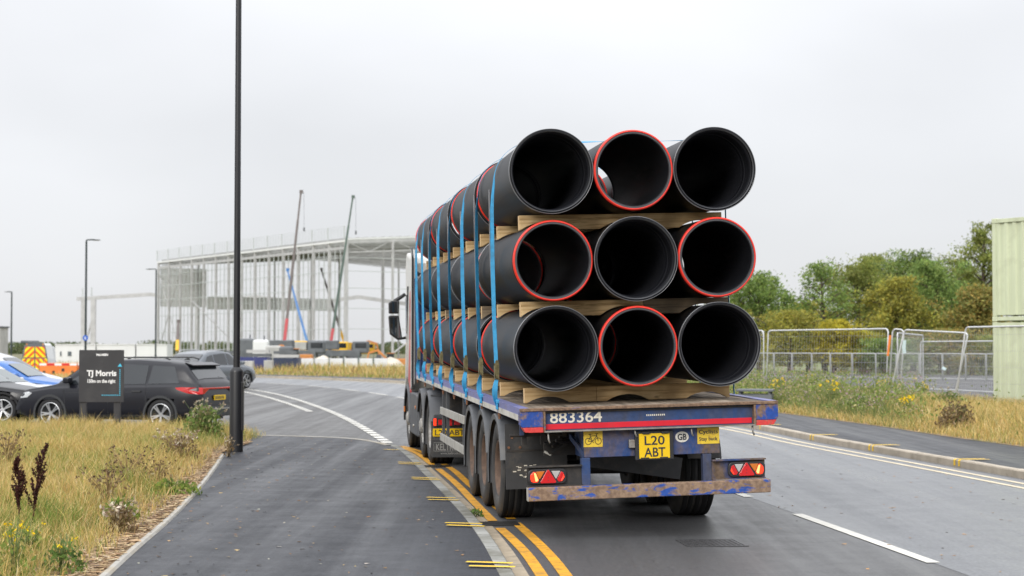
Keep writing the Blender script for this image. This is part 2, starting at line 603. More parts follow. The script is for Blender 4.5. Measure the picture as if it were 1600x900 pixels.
def wood(name, c1, c2, c3, ax, scale=9.0):
    m, nt, b = new_mat(name)
    st = {'x': (0.06, 1, 1), 'y': (1, 0.05, 1)}[ax]
    g = noise_fac(nt, scale * 3, detail=6, rough=0.6, stretch=st, dist=0.6)
    k = noise_fac(nt, 1.8, detail=5)
    oi = _n(nt, 'ShaderNodeObjectInfo')
    c = ramp(nt, g, [(0.40, c3), (0.49, c2), (0.60, c1)])
    c = mixc(nt, mapr(nt, k, 0.46, 0.62, 0, 0.7), c, tuple(x * 0.75 for x in c3))
    kn = noise_fac(nt, 9, detail=2, stretch=(0.5, 1, 1) if ax == 'x' else (1, 0.5, 1))
    c = mixc(nt, mapr(nt, kn, 0.68, 0.74, 0, 0.8), c, tuple(x * 0.4 for x in c3))
    c = mixc(nt, mapr(nt, oi.outputs['Random'], 0, 1, 0.05, 0.6), c, tuple(x * 0.8 for x in c3))
    setc(nt, b.inputs['Base Color'], c)
    b.inputs['Roughness'].default_value = 0.8
    b.inputs['Specular IOR Level'].default_value = 0.2
    bump(nt, b, g, 0.25, 0.004)
wood('timber', (0.84, 0.62, 0.34), (0.70, 0.48, 0.24), (0.42, 0.27, 0.125), 'x')
wood('timber_old', (0.42, 0.33, 0.22), (0.32, 0.245, 0.16), (0.17, 0.13, 0.09), 'x')
wood('deck_wood', (0.40, 0.325, 0.25), (0.28, 0.225, 0.17), (0.14, 0.115, 0.09), 'y', 7)
mat('timber_end', (0.66, 0.46, 0.24), 0.8, var=0.15, vscale=30)
m_, nt_, b_ = new_mat('pipe_black')
tcx = _n(nt_, 'ShaderNodeTexCoord'); wv = _n(nt_, 'ShaderNodeTexWave', wave_type='BANDS', bands_direction='Y')
wv.inputs['Scale'].default_value = 3.3; wv.inputs['Distortion'].default_value = 0.15
nt_.links.new(tcx.outputs['Object'], wv.inputs[0])
setc(nt_, b_.inputs['Base Color'], ramp(nt_, noise_fac(nt_, 3.0, 8, 0.7, stretch=(1, 3, 1)), [(0.3, (0.0042, 0.0048, 0.0068)), (0.58, (0.0070, 0.0076, 0.0100)), (0.70, (0.019, 0.020, 0.022)), (0.85, (0.042, 0.042, 0.042))]))
b_.inputs['Roughness'].default_value = 0.45
b_.inputs['Specular IOR Level'].default_value = 0.15
bump(nt_, b_, wv.outputs[1], 0.12, 0.01)
m_, nt_, b_ = new_mat('pipe_bore')
tcx = _n(nt_, 'ShaderNodeTexCoord'); wv = _n(nt_, 'ShaderNodeTexWave', wave_type='BANDS', bands_direction='Y')
wv.inputs['Scale'].default_value = 7.5
nt_.links.new(tcx.outputs['Object'], wv.inputs[0])
setc(nt_, b_.inputs['Base Color'], ramp(nt_, noise_fac(nt_, 4, 6, stretch=(1, 4, 1)), [(0.35, (0.0045, 0.005, 0.0075)), (0.7, (0.008, 0.0088, 0.0125))]))
b_.inputs['Roughness'].default_value = 0.55
b_.inputs['Specular IOR Level'].default_value = 0.35
bump(nt_, b_, wv.outputs[1], 0.6, 0.012)
mat('pipe_rim', (0.07, 0.072, 0.078), 0.3, var=0.2, vscale=5, spec=0.5)
mat('letter_grey', (0.26, 0.26, 0.25), 0.6, var=0.1)
mat('rim_glint', (0.20, 0.205, 0.215), 0.28, 0.3, var=0.25, vscale=6)  # black socket lip painted grey to carry a wet plastic glint
mat('seal_red', (0.74, 0.030, 0.014), 0.42, var=0.1, vscale=5, dirt=(0.45, 0.03, 0.02), dscale=4, damt=(0.5, 0.8))
mat('strap_blue', (0.04, 0.31, 0.58), 0.7, var=0.14, vscale=14, bumps=0.2, bscale=200, dirt=(0.03, 0.14, 0.26), dscale=5)
mat('ratchet', (0.26, 0.23, 0.12), 0.4, 0.7, var=0.3, vscale=30, dirt=(0.12, 0.09, 0.05), dscale=20)
mat('banding', (0.22, 0.22, 0.23), 0.5, 0.3, var=0.2)
mat('lettering_cream', (0.68, 0.64, 0.54), 0.6, var=0.1, vscale=20, dirt=(0.36, 0.30, 0.24), dscale=18, damt=(0.62, 0.8))
mat('plate_yellow', (0.80, 0.52, 0.006), 0.35, var=0.06)
mat('sign_yellow', (0.74, 0.52, 0.04), 0.5, var=0.1, dirt=(0.45, 0.26, 0.05), dscale=16, damt=(0.56, 0.72))
mat('letter_black', (0.018, 0.02, 0.03), 0.5, var=0)
mat('plastic_black', (0.02, 0.02, 0.022), 0.45, var=0.1, dirt=(0.07, 0.06, 0.05), dscale=6, damt=(0.55, 0.8))
mat('oval_white', (0.68, 0.66, 0.60), 0.5, var=0.08, dirt=(0.4, 0.35, 0.28), dscale=20)
mat('lamp_red', (0.55, 0.008, 0.010), 0.15, var=0.05, coat=0.5)
mat('lamp_red_lit', (0.7, 0.03, 0.01), 0.2, var=0, emit=(1.0, 0.05, 0.015), estr=0.9)
mat('lamp_hot', (0.9, 0.35, 0.12), 0.2, var=0, emit=(1.0, 0.32, 0.10), estr=1.5)
mat('lamp_amber', (0.55, 0.15, 0.01), 0.15, var=0.05, coat=0.5)
mat('lamp_clear', (0.52, 0.50, 0.48), 0.15, 0.3, var=0.1, coat=0.5)
mat('cab_white', (0.62, 0.61, 0.57), 0.32, var=0.06, dirt=(0.38, 0.35, 0.3), dscale=3, damt=(0.55, 0.85), coat=0.3)
mat('cab_red', (0.56, 0.025, 0.03), 0.32, var=0.08, coat=0.3, dirt=(0.35, 0.06, 0.05), dscale=3, damt=(0.55, 0.85))
mat('cab_dark', (0.022, 0.023, 0.026), 0.4, var=0.15)
mat('skirt_grey', (0.062, 0.066, 0.074), 0.5, var=0.12, dirt=(0.12, 0.11, 0.10), dscale=2, damt=(0.5, 0.8))
mat('mirror_black', (0.012, 0.012, 0.014), 0.35, var=0)
mat('mirror_glass', (0.16, 0.17, 0.18), 0.04, 0.9, var=0)
mat('glass_dark', (0.02, 0.024, 0.028), 0.05, var=0, spec=0.8)
mat('glass_pale', (0.10, 0.125, 0.125), 0.06, var=0, spec=0.9)
# street
mat('pole_black', (0.012, 0.0125, 0.015), 0.38, var=0.15, vscale=3, bumps=0.05)
mat('pole_dark', (0.03, 0.042, 0.042), 0.4, var=0.1)
mat('sign_black', (0.022, 0.022, 0.026), 0.5, var=0.12, vscale=3, dirt=(0.04, 0.04, 0.042), dscale=3)
mat('letter_white', (0.78, 0.78, 0.78), 0.5, var=0)
mat('letter_cyan', (0.06, 0.50, 0.72), 0.5, var=0)
mat('sign_blue', (0.015, 0.11, 0.50), 0.4, var=0.05)
mat('galv', (0.62, 0.63, 0.64), 0.45, 0.2, var=0.12, vscale=8)
mat('galv_wire', (0.44, 0.45, 0.45), 0.5, 0.2, var=0.1)
mat('roof_steel', (0.36, 0.36, 0.36), 0.7, var=0.15, vscale=0.8)
mat('frame_steel', (0.45, 0.45, 0.45), 0.6, 0.0, var=0.12, vscale=0.8)
mat('frame_net', (0.46, 0.49, 0.48), 0.7, 0.0, var=0.1)
mat('cladding', (0.70, 0.71, 0.705), 0.6, var=0.06, vscale=0.3)
mat('deck_teal', (0.20, 0.30, 0.29), 0.6, var=0.2, vscale=0.4)
mat('cabin_white', (0.68, 0.69, 0.68), 0.6, var=0.06, vscale=0.4)
mat('cabin_window', (0.10, 0.12, 0.13), 0.2, var=0)
mat('hoard_white', (0.66, 0.67, 0.68), 0.55, var=0.06, vscale=0.6, dirt=(0.48, 0.48, 0.48), dscale=0.4)
mat('hoard_blue', (0.035, 0.045, 0.17), 0.5, var=0.15, vscale=0.5)
mat('hoard_navy', (0.022, 0.035, 0.075), 0.5, var=0.15)
mat('concrete', (0.40, 0.40, 0.38), 0.85, var=0.15, vscale=1.5)
mat('stone_pale', (0.55, 0.50, 0.42), 0.95, var=0.2, vscale=2, bumps=0.7, bscale=4)
mat('machine_grey', (0.11, 0.12, 0.13), 0.6, var=0.25, vscale=1)
mat('machine_orange', (0.52, 0.20, 0.05), 0.5, var=0.15, vscale=1)
mat('machine_yellow', (0.72, 0.42, 0.02), 0.5, var=0.15, vscale=1)
mat('crane_red', (0.46, 0.06, 0.07), 0.45, var=0.1, vscale=0.5)
mat('crane_blue', (0.05, 0.17, 0.42), 0.45, var=0.1, vscale=0.5)
mat('crane_brown', (0.13, 0.11, 0.105), 0.5, var=0.15, vscale=0.5)
mat('crane_green', (0.07, 0.11, 0.09), 0.5, var=0.15, vscale=0.5)
mat('barrier_orange', (0.78, 0.20, 0.025), 0.5, var=0.12, vscale=2, dirt=(0.5, 0.2, 0.06), dscale=2)
mat('barrier_red', (0.60, 0.02, 0.02), 0.4, var=0.05)
mat('rough_grass', (0.13, 0.155, 0.05), 0.95, var=0.4, vscale=0.6, dirt=(0.20, 0.19, 0.07), dscale=0.2)
mat('container_green', (0.53, 0.575, 0.395), 0.5, var=0.09, vscale=1.2, dirt=(0.38, 0.40, 0.27), dscale=0.9, damt=(0.5, 0.8), stretch=(4, 4, 0.25))
mat('pallet_orange', (0.50, 0.24, 0.09), 0.8, var=0.2)
mat('tag_pale', (0.60, 0.74, 0.76), 0.5, var=0.05)
mat('bark', (0.085, 0.066, 0.05), 0.95, var=0.35, vscale=8, bumps=0.5, bscale=15)
attr_mat('leaf', 0.6, 0.4)
attr_mat('grass_mat', 0.75, 0.25)
attr_mat('petal', 0.6, 0.2)
mat('dock_brown', (0.055, 0.018, 0.013), 0.9, var=0.3, vscale=30)
mat('stem_dry', (0.26, 0.18, 0.08), 0.9, var=0.25, vscale=20)
mat('stem_green', (0.11, 0.15, 0.045), 0.8, var=0.2, vscale=20)
# ------------------------------------------------------------------ ground, road, pavements
def flat(name, outline, z, matn, parent=None, kind='structure'):
    me = bpy.data.meshes.new(name)
    pts = [(p[0], p[1], z) for p in outline]
    a = sum(pts[i][0] * pts[(i + 1) % len(pts)][1] - pts[(i + 1) % len(pts)][0] * pts[i][1] for i in range(len(pts)))
    if a < 0: pts.reverse()
    me.from_pydata(pts, [], [list(range(len(pts)))])
    me.materials.append(MATS[matn])
    o = link(name, me, parent)
    if parent is None: tag(o, kind=kind)
    return o

def extend(pts, y):
    """prolong the near end of a line straight back to the given Y"""
    d = pts[0] - pts[1]
    t = (y - pts[0].y) / d.y
    return [pts[0] + d * t] + pts

flat('ground', [(-3000, -60), (3000, -60), (3000, 4500), (-3000, 4500)], -0.25, 'field')

PATH_Z = 0.08
KL = [gp(x, y, PATH_Z) for x, y in ((781, 900), (758, 853.5), (738, 824), (721, 802), (687, 765.5), (665, 743.5), (643, 720), (626, 704), (606, 694))]
KL = smooth_poly(extend(KL, -8), 2)
GW = smooth_poly([gp(x, y) for x, y in ((610, 695), (580, 676), (560, 664), (535, 651), (512, 641), (470, 626), (430, 615), (385, 607.5), (330, 601), (240, 594))], 2)
RK = [gp(x, y) for x, y in ((1600, 749), (1446, 721), (1270, 690), (1196, 673))]
RK = extend(RK, -8) + [Vector((3.3, 52, 0)), Vector((0.6, 66, 0)), Vector((-3, 79, 0)), Vector((-7.2, 90.5, 0)), Vector((-17, 105, 0)), Vector((-34, 120, 0)), Vector((-70, 140, 0))]
RK = smooth_poly(RK, 2)
CL = smooth_poly([Vector(p) for p in ((5.3, -3, 0), (3.52, 14.3, 0), (2.76, 21.4, 0), (1.55, 32, 0), (-0.6, 46, 0), (-4.06, 61.6, 0), (-5.8, 68.7, 0), (-8.85, 78.8, 0), (-12.7, 87, 0), (-22, 99, 0), (-45, 115, 0))], 2)

road_out = [p + Vector((0.1, 0, 0)) for p in KL] + GW + [Vector((-75, 125, 0))] + list(reversed(RK))
road = flat('road', road_out, 0.0, 'road_tarmac')
flat('side_road', [(-1.5, 28), (-1.2, 36), (-6, 60), (-13, 80), (-22, 98), (-40, 118), (-120, 150), (-120, 20), (-10, 20)], -0.006, 'side_tarmac')

lane = flat('lane_surface', [p for p in CL] + list(reversed([p for p in RK if p.y < 128])), 0.002, 'lane_sheen_tarmac', road)

def marking(name, rows, matn, z=0.006, parent=road):
    mb = MB()
    mb.grid([[(a[0], a[1], z), (b[0], b[1], z)] for a, b in rows], False)
    return mb.build(name, matn, parent, fix=True)

def sub_line(pts, a, b):
    """part of a polyline between two lengths"""
    out, acc = [], 0.0
    for p, q in zip(pts[:-1], pts[1:]):
        L = (q - p).length
        if acc + L >= a and acc <= b:
            t0 = max(0, (a - acc) / L); t1 = min(1, (b - acc) / L)
            if not out: out.append(p.lerp(q, t0))
            out.append(p.lerp(q, t1))
        acc += L
    return out

def length(pts):
    return sum((b - a).length for a, b in zip(pts[:-1], pts[1:]))

# double yellow lines on the near side, broken by the drain gratings
YA = [[(862, 925), (847, 900), (824, 866), (799.5, 841), (781, 825)], [(770, 814), (741, 785), (716, 758), (699, 743.5), (684.6, 732.5)], [(675, 726), (658, 712), (645, 705), (628, 699)]]
YB = [[(905, 927), (885, 900), (863, 870.6), (834, 841), (806, 817)], [(799, 811), (760, 779), (728.6, 753), (711.5, 736), (693, 725)], [(684, 719), (658, 705.6), (645, 701.5), (628, 697)]]
for seg in YA + YB:
    pts = smooth_poly([gp(x, y, 0.004) for x, y in seg], 2)
    marking('yellow_line', strip(pts, 0.1), 'yellow_line')
# near end continues towards the viewer
for seg in ([(862, 925)], [(905, 927)]):
    p = gp(*seg[0], 0.004); q = Vector((p.x + (p.y + 2) * 0.105, -2, 0.004))
    marking('yellow_line', strip([q, p], 0.1), 'yellow_line')
# double yellow lines along the far kerb, wet glare bleached into their colour
for off in (-0.34, -0.64):
    pts = offset_poly(RK, off)
    pts = [p for p in pts if p.y < 100]
    marking('edge_line', strip(pts, 0.10), 'yellow_glare_line')
# centre dashes: 4 m line, 2 m gap
Lc = length(CL)
s0 = next(s for s in np.arange(0, Lc, 0.05) if sub_line(CL, s, s + 0.1)[0].y > 14.3)
s = s0 - 12.6
while s < Lc - 5:
    if s > 0:
        marking('centre_dash', strip(sub_line(CL, s, s + 4.2), 0.12), 'white_line')
    s += 6.3
# give-way dashes across the junction mouth
Lg = length(GW)
k = 0.5
while k < Lg - 1:
    marking('give_way_dash', strip(sub_line(GW, k, k + 0.62), 0.2), 'white_line', 0.005)
    k += 0.62 + 0.28
GW2 = smooth_poly([gp(x, y) for x, y in ((484, 643), (455, 632), (420, 621), (384, 612.5), (340, 606))], 2)
k = 0.0
while k < length(GW2) - 1:
    marking('give_way_dash', strip(sub_line(GW2, k, k + 0.62), 0.2), 'white_line', 0.005)
    k += 0.62 + 0.28

# manhole cover with raised studs, in its frame
mc = gp(1112, 849)
ang = math.atan2(-0.11, 1)
mb = MB(Matrix.Translation(mc) @ Matrix.Rotation(R(6), 4, 'Z'))
mb.box((-0.24, -0.24, 0.0), (0.24, 0.24, 0.006))
cover = mb.build('manhole_cover', 'cover_iron', road)
mb = MB(Matrix.Translation(mc) @ Matrix.Rotation(R(6), 4, 'Z'))
for i in range(10):
    for j in range(10):
        mb.cbox((-0.207 + i * 0.046, -0.207 + j * 0.046, 0.008), (0.022, 0.022, 0.006))
tag(mb.build('studs', 'cover_iron', cover), kind='stuff')
mb = MB(Matrix.Translation(mc) @ Matrix.Rotation(R(6), 4, 'Z'))
for a, b in (((-0.28, -0.28), (0.28, -0.25)), ((-0.28, 0.25), (0.28, 0.28)), ((-0.28, -0.249), (-0.25, 0.249)), ((0.25, -0.249), (0.28, 0.249))):
    mb.box((a[0], a[1], 0), (b[0], b[1], 0.008))
mb.build('cover_frame', 'cover_iron', cover)
# drain gratings in the channel
for px, py in ((775, 819), (680, 729)):
    g = gp(px, py)
    mb = MB(Matrix.Translation(g + Vector((0.03, 0, 0))) @ Matrix.Rotation(R(6.5), 4, 'Z'))
    for i in range(9):
        mb.box((-0.20, -0.2 + i * 0.046, 0), (0.20, -0.2 + i * 0.046 + 0.026, 0.009))
    for xx in (-0.2, 0.0, 0.185):
        mb.box((xx, -0.21, 0), (xx + 0.015, 0.21, 0.007))
    gr = mb.build('drain_grating', 'iron', road)

# kerbs stone by stone
def kerb(name, line, side, w, h, stone, matn, gap=0.008, z0=-0.02, y1=1e9, label=None, bed=True):
    """line = road side edge; stones go to the given side (+1 right)"""
    Lk = length(line)
    root = None
    if bed:
        mb = MB()
        rows = [[(a[0], a[1], h - 0.006 if False else h - 0.012), (b[0], b[1], h - 0.012)] for a, b in strip(offset_poly(line, side * w / 2), w - 0.01)]
        mb.grid(rows, False)
        root = mb.build(name, 'joint_dark')
    else:
        root = empty(name)
    tag(root, kind='structure')
    s = 0.0
    n = 0
    while s + stone < Lk:
        seg = sub_line(line, s, s + stone - gap)
        if seg[0].y > y1: break
        if seg[-1].y > 4:
            a, b = seg[0], seg[-1]
            d = (b - a); L = d.length
            M = Matrix.Translation((a.x, a.y, 0)) @ Matrix.Rotation(math.atan2(d.y, d.x), 4, 'Z')
            # local x along, local -y to the right
            y0, y1_ = (-w, 0) if side > 0 else (0, w)
            jz = random.uniform(-0.003, 0.003)
            ch = 0.018
            mb = MB(M)
            if side > 0:
                prof = [(y0, z0), (0, z0), (0, h - ch + jz), (-ch, h + jz), (y0, h + jz)]
            else:
                prof = [(0, z0), (w, z0), (w, h + jz), (ch, h + jz), (0, h - ch + jz)]
            mb.prism(prof, 0, L, 'x')
            mb.build('kerb_stone', matn, root)
            n += 1
        s += stone
    return root

KLr = offset_poly(KL, 0.125)
kerb('kerb_near', [p for p in KLr if p.y < 33.4], -1, 0.125, PATH_Z + 0.006, 0.914, 'kerb_grey')
kerb('kerb_far', [p for p in RK], 1, 0.14, 0.115, 0.914, 'kerb_buff', y1=75)
far_kerb = [p for p in RK if p.y > 74]
mb = MB(); rows = []
for a, b in strip(offset_poly(far_kerb, 0.07), 0.14):
    rows.append([(a[0], a[1], 0), (a[0], a[1], 0.11), (b[0], b[1], 0.112), (b[0], b[1], 0)])
mb.grid(rows, False)
tag(mb.build('kerb_bend', 'kerb_buff'), kind='structure')
# buff concrete channel beside the near kerb
ch_line = [p for p in offset_poly(KL, 0.125 + 0.075) if p.y < 33]
mb = MB(); mb.grid([[(a[0], a[1], 0.003), (b[0], b[1], 0.003)] for a, b in strip(ch_line, 0.14)], False)
mb.build('channel', 'channel_buff', road)

# near pavement
ED = [gp(x, y, PATH_Z) for x, y in ((172, 900), (212, 862), (267, 815), (305, 775), (332, 742), (352, 710))]
ED = smooth_poly(extend(ED, -8), 2)
K2 = [gp(x, y, PATH_Z) for x, y in ((607, 696), (590, 691.5), (565, 687), (530, 684), (455, 681.5), (380, 680), (200, 679), (0, 679), (-500, 680))]
K2 = smooth_poly(K2, 2)
FE = [gp(x, y, PATH_Z) for x, y in ((344, 697), (310, 691), (200, 688), (0, 687), (-500, 688))]
pave = flat('pavement_near', [p for p in KL if p.y < 33.0] + K2 + list(reversed(FE)) + list(reversed(ED)), PATH_Z, 'path_tarmac')
mb = MB(); mb.grid([[(a[0], a[1], PATH_Z + 0.002), (a[0], a[1], PATH_Z + 0.008), (b[0], b[1], PATH_Z + 0.008), (b[0], b[1], -0.02)] for a, b in strip(K2, 0.11)], False)
tag(mb.build('kerb_junction', 'edging'), kind='structure')
# concrete edging between pavement and verge
kerb('edging_near', [p + Vector((0, 0, 0)) for p in ED if p.y > 3], -1, 0.06, PATH_Z + 0.02, 0.9, 'edging', 0.006)
# yellow loading ticks on the near pavement
for x0, y0, x1, y1 in ((728.6, 880, 793, 882), (733, 886.5, 797, 888), (695.6, 818.6, 747, 820), (698, 822.2, 750.6, 824), (667, 778.5, 707, 779.7),
                       (669, 782, 711.5, 783), (643, 747, 680, 748.6), (644, 749.6, 682, 751), (622, 723.2, 653, 724.4), (623, 725.6, 655, 726.6), (600, 703.2, 621, 703.8)):
    a, b = gp(x0, y0, PATH_Z), gp(x1, y1, PATH_Z)
    marking('loading_tick', strip([a, b + (b - a) * 0.12], 0.068), 'yellow_tick', PATH_Z + 0.014, pave)

# far pavement
FP = [p for p in RK if p.y < 130]
mb = MB()
rows = []
for a, b in zip(offset_poly(FP, 0.13), offset_poly(FP, 2.45)):
    rows.append([(a.x, a.y, 0.10), (b.x, b.y, 0.10)])
mb.grid(rows, False)
pave2 = tag(mb.build('pavement_far', 'path_tarmac'), kind='structure')
# ticks on the far kerb: top and face
for px, py in ((1192, 672), (1268, 689), (1368, 706), (1491, 730)):
    g = gp(px, py)
    i = min(range(len(RK) - 1), key=lambda q: (RK[q].lerp(RK[q + 1], 0.5) - g).length)
    d = (RK[i + 1] - RK[i]).normalized()
    t = (g - RK[i]).dot(d)
    base = RK[i] + d * t
    s_ = Vector((d.y, -d.x, 0))
    for kk in (-0.09, 0.09):
        p = base + d * kk
        M = Matrix.Translation(p) @ Matrix((s_, d, Vector((0, 0, 1)))).transposed().to_4x4()
        mb = MB(M)
        w = 0.036
        pr = [(-0.004, 0.02), (-0.004, 0.102), (0.016, 0.1215), (0.48, 0.1215)]
        mb.grid([[(x, -w, z) for x, z in pr], [(x, w, z) for x, z in pr]], False)
        mb.build('loading_tick', 'yellow_tick', pave2)

# verges
def vz_left(d):
    return 0.085 + 0.10 * np.clip(np.asarray(d) / 3.0, 0, 1) ** 1.2
def vz_right(d):
    return 0.105 + 0.16 * np.clip(np.asarray(d) / 3.0, 0, 1)
mb = MB(); rows = []
for off in (0, 0.4, 1, 2, 3, 5, 9, 18, 34):
    rows.append([(p.x - 0.065 - off, p.y + 0.1 * off * 0, float(vz_left(off)) + (-0.012 if off == 0 else 0)) for p in ED if p.y > 3])
mb.grid(rows, True)
verge_l = tag(mb.build('verge_near', 'earth'), kind='structure')
mb = MB()
mb.grid([[(p.x - 0.066 - o, p.y, float(vz_left(o)) + 0.012) for p in ED if p.y > 3] for o in (0, 0.12, 0.25, 0.42)], True)
mb.build('wood_chip_margin', 'wood_chip', verge_l)
FV = offset_poly(FP, 2.45)
mb = MB(); rows = []
for off in (0, 0.5, 1.2, 2, 3, 4.6):
    rows.append([(p.x, p.y, float(vz_right(off))) for p in offset_poly(FP, 2.45 + off)])
mb.grid(rows, True)
verge_r = tag(mb.build('verge_far', 'earth'), kind='structure')
yard_in = offset_poly([p for p in FP if p.y < 88], 7.0)
flat('yard', yard_in + [Vector((20, 97, 0)), Vector((75, 92, 0)), Vector((75, -8, 0))], 0.255, 'yard_tarmac')
flat('embankment', [(-2, 96), (20, 97.2), (75, 92.2), (240, 90), (240, 300), (-2, 300)], 0.2, 'rough_grass')
# ------------------------------------------------------------------ flatbed trailer
TX, TY, TYAW = 1.3154, 16.2836, R(7.357)
DECK = 1.2478
MD = Matrix.Translation((0, 0, DECK)) @ Matrix.Rotation(R(-1.543), 4, 'Y') @ Matrix.Rotation(R(0.6675), 4, 'X')
trailer = empty('flatbed_trailer', (TX, TY, 0), TYAW, 'weathered blue flatbed trailer with wooden deck and number 883364 on its tail', 'trailer')
MW = Matrix.Translation((TX, TY, 0)) @ Matrix.Rotation(TYAW, 4, 'Z')

# deck planks
NPL = 12
for i in range(NPL):
    w = 2.32 / NPL
    mb = MB(MD)
    x0 = -1.16 + i * w
    mb.box((x0 + 0.004, 0.05, -0.03), (x0 + w - 0.004, 13.45, random.uniform(-0.004, 0.0)))
    mb.build('plank', 'deck_wood', trailer)
mb = MB(MD); mb.box((-1.165, 0.04, -0.05), (1.165, 13.46, -0.034)); mb.build('deck_underside', 'chassis_black', trailer)
# side rails with reflective strips
for sx in (-1, 1):
    mb = MB(MD)
    mb.prism([(sx * 1.163, -0.05), (sx * 1.163, 0.006), (sx * 1.25, 0.006), (sx * 1.25, -0.118), (sx * 1.225, -0.118), (sx * 1.225, -0.05)], 0.052, 13.6, 'y')
    rail = mb.build('side_rail', 'rail_blue', trailer)
    y = 0.14
    while y < 13.3:
        mb = MB(MD)
        mb.box((sx * 1.2505 if sx > 0 else -1.254, y, -0.114), (1.254 if sx > 0 else -1.2505, min(13.5, y + 1.60), -0.058))
        mb.build('reflective_strip', 'rail_white', rail)
        mb = MB(MD)
        mb.box((sx * 1.235 - 0.014, y + 1.605, -0.155), (sx * 1.235 + 0.014, y + 1.64, -0.121))
        mb.cyl((sx * 1.235, y + 1.62, -0.15), (sx * 1.235, y + 1.62, -0.185), 0.012, n=8)
        mb.build('lashing_ring', 'rust_raw', rail)
        y += 1.66
# tail frame
mb = MB(MD); mb.box((-1.25, -0.012, -0.024), (1.25, 0.050, 0.004)); mb.build('tail_lip', 'lip_rust', trailer, 0.004)
for sx in (-1, 1):
    mb = MB(MD)
    p = [(sx * 1.03, -0.025), (sx * 1.25, -0.025), (sx * 1.25, -0.150), (sx * 1.235, -0.175), (sx * 1.03, -0.175)]
    mb.prism(p, 0.0, 0.14, 'y')
    cp = mb.build('corner_post', 'blue_corner', trailer, 0.006)
    mb = MB(MD)
    p = [(sx * 1.032, -0.176), (sx * 1.234, -0.176), (sx * 1.205, -0.222), (sx * 1.15, -0.226), (sx * 1.032, -0.226)]
    mb.prism(p, 0.002, 0.138, 'y')
    mb.build('corner_foot', 'red_chip', cp, 0.004)
    mb = MB(MD); mb.box((sx * 1.02 - 0.009, -0.004, -0.226), (sx * 1.02 + 0.009, 0.10, -0.026)); mb.build('corner_web', 'lip_rust', trailer)
mb = MB(MD); mb.box((-1.01, 0.055, -0.212), (1.01, 0.075, -0.026)); tail = mb.build('tail_panel', 'blue_clean', trailer)
mb = MB(MD); mb.box((-1.0, 0.050, -0.203), (1.0, 0.0545, -0.152)); mb.build('red_stripe', 'red_stripe', tail)
mb = MB(MD); mb.box((-1.02, -0.008, -0.226), (1.02, 0.08, -0.213)); mb.build('bottom_flange', 'steel_worn', tail)
text_mesh('fleet_number', '883364', 0.50, 0.108, 'lettering_cream', tail, MD @ Matrix.Translation((-0.96, 0.0545, -0.145)), 0.003, 0.012)
text_mesh('worn_lettering', 'ıııııııııı', 0.18, 0.016, 'lettering_cream', tail, MD @ Matrix.Translation((-0.03, 0.0545, -0.105)), 0.002, 0.02)
# lower rear plate with signs
mb = MB(MD); mb.box((-0.63, 0.10, -0.485), (0.69, 0.13, -0.2265)); rp = mb.build('rear_plate', 'blue_rust', trailer, 0.004)
mb = MB(MD)
mb.bar((-0.70, 0.5, -0.3), (-0.62, 0.12, -0.47), 0.02, 0.05); mb.box((-0.635, 0.131, -0.49), (-0.60, 0.6, -0.23))
mb.build('plate_gusset', 'blue_clean', rp)
def sign_card(name, x0, x1, z0, z1, matn, y=0.0965, tilt=0.0):
    mb = MB(MD @ Matrix.Translation(((x0 + x1) / 2, y, (z0 + z1) / 2)) @ Matrix.Rotation(tilt, 4, 'Y'))
    w, h = (x1 - x0) / 2, (z1 - z0) / 2
    mb.box((-w, -0.0015, -h), (w, 0.0015, h))
    return mb.build(name, matn, rp)
bs = sign_card('bicycle_sign', -0.635, -0.452, -0.385, -0.229, 'sign_yellow', tilt=R(0.8))
mb = MB(MD @ Matrix.Translation((-0.545, 0.0925, -0.312)))
def ring(mb, cx, cz, r, t, n=20):
    mb.tube([(cx + r * math.cos(2 * math.pi * i / n), 0, cz + r * math.sin(2 * math.pi * i / n)) for i in range(n)], t, 5, True)
ring(mb, -0.046, -0.018, 0.030, 0.0028); ring(mb, 0.050, -0.018, 0.030, 0.0028)
for a, b in (((-0.046, -0.018), (-0.022, 0.030)), ((-0.022, 0.030), (0.036, 0.034)), ((-0.024, 0.026), (-0.004, -0.018)), ((-0.046, -0.018), (-0.004, -0.018)),
             ((-0.004, -0.018), (0.036, 0.030)), ((0.050, -0.018), (0.034, 0.050)), ((0.034, 0.050), (0.048, 0.052)), ((0.034, 0.050), (0.02, 0.053)), ((-0.022, 0.03), (-0.03, 0.048)), ((-0.042, 0.049), (-0.018, 0.049)), ((-0.004, -0.018), (0.004, -0.034))):
    mb.cyl((a[0], 0, a[1]), (b[0], 0, b[1]), 0.0028, n=5)
mb.build('bicycle_symbol', 'letter_black', bs)
cs = sign_card('cyclists_sign', 0.472, 0.688, -0.392, -0.236, 'sign_yellow')
text_mesh('lettering', 'Cyclists', 0.186, 0.052, 'letter_black', cs, MD @ Matrix.Translation((0.487, 0.0945, -0.308)), 0.002, 0.016)
text_mesh('lettering', 'Stay back', 0.182, 0.046, 'letter_black', cs, MD @ Matrix.Translation((0.489, 0.0945, -0.372)), 0.002, 0.014)
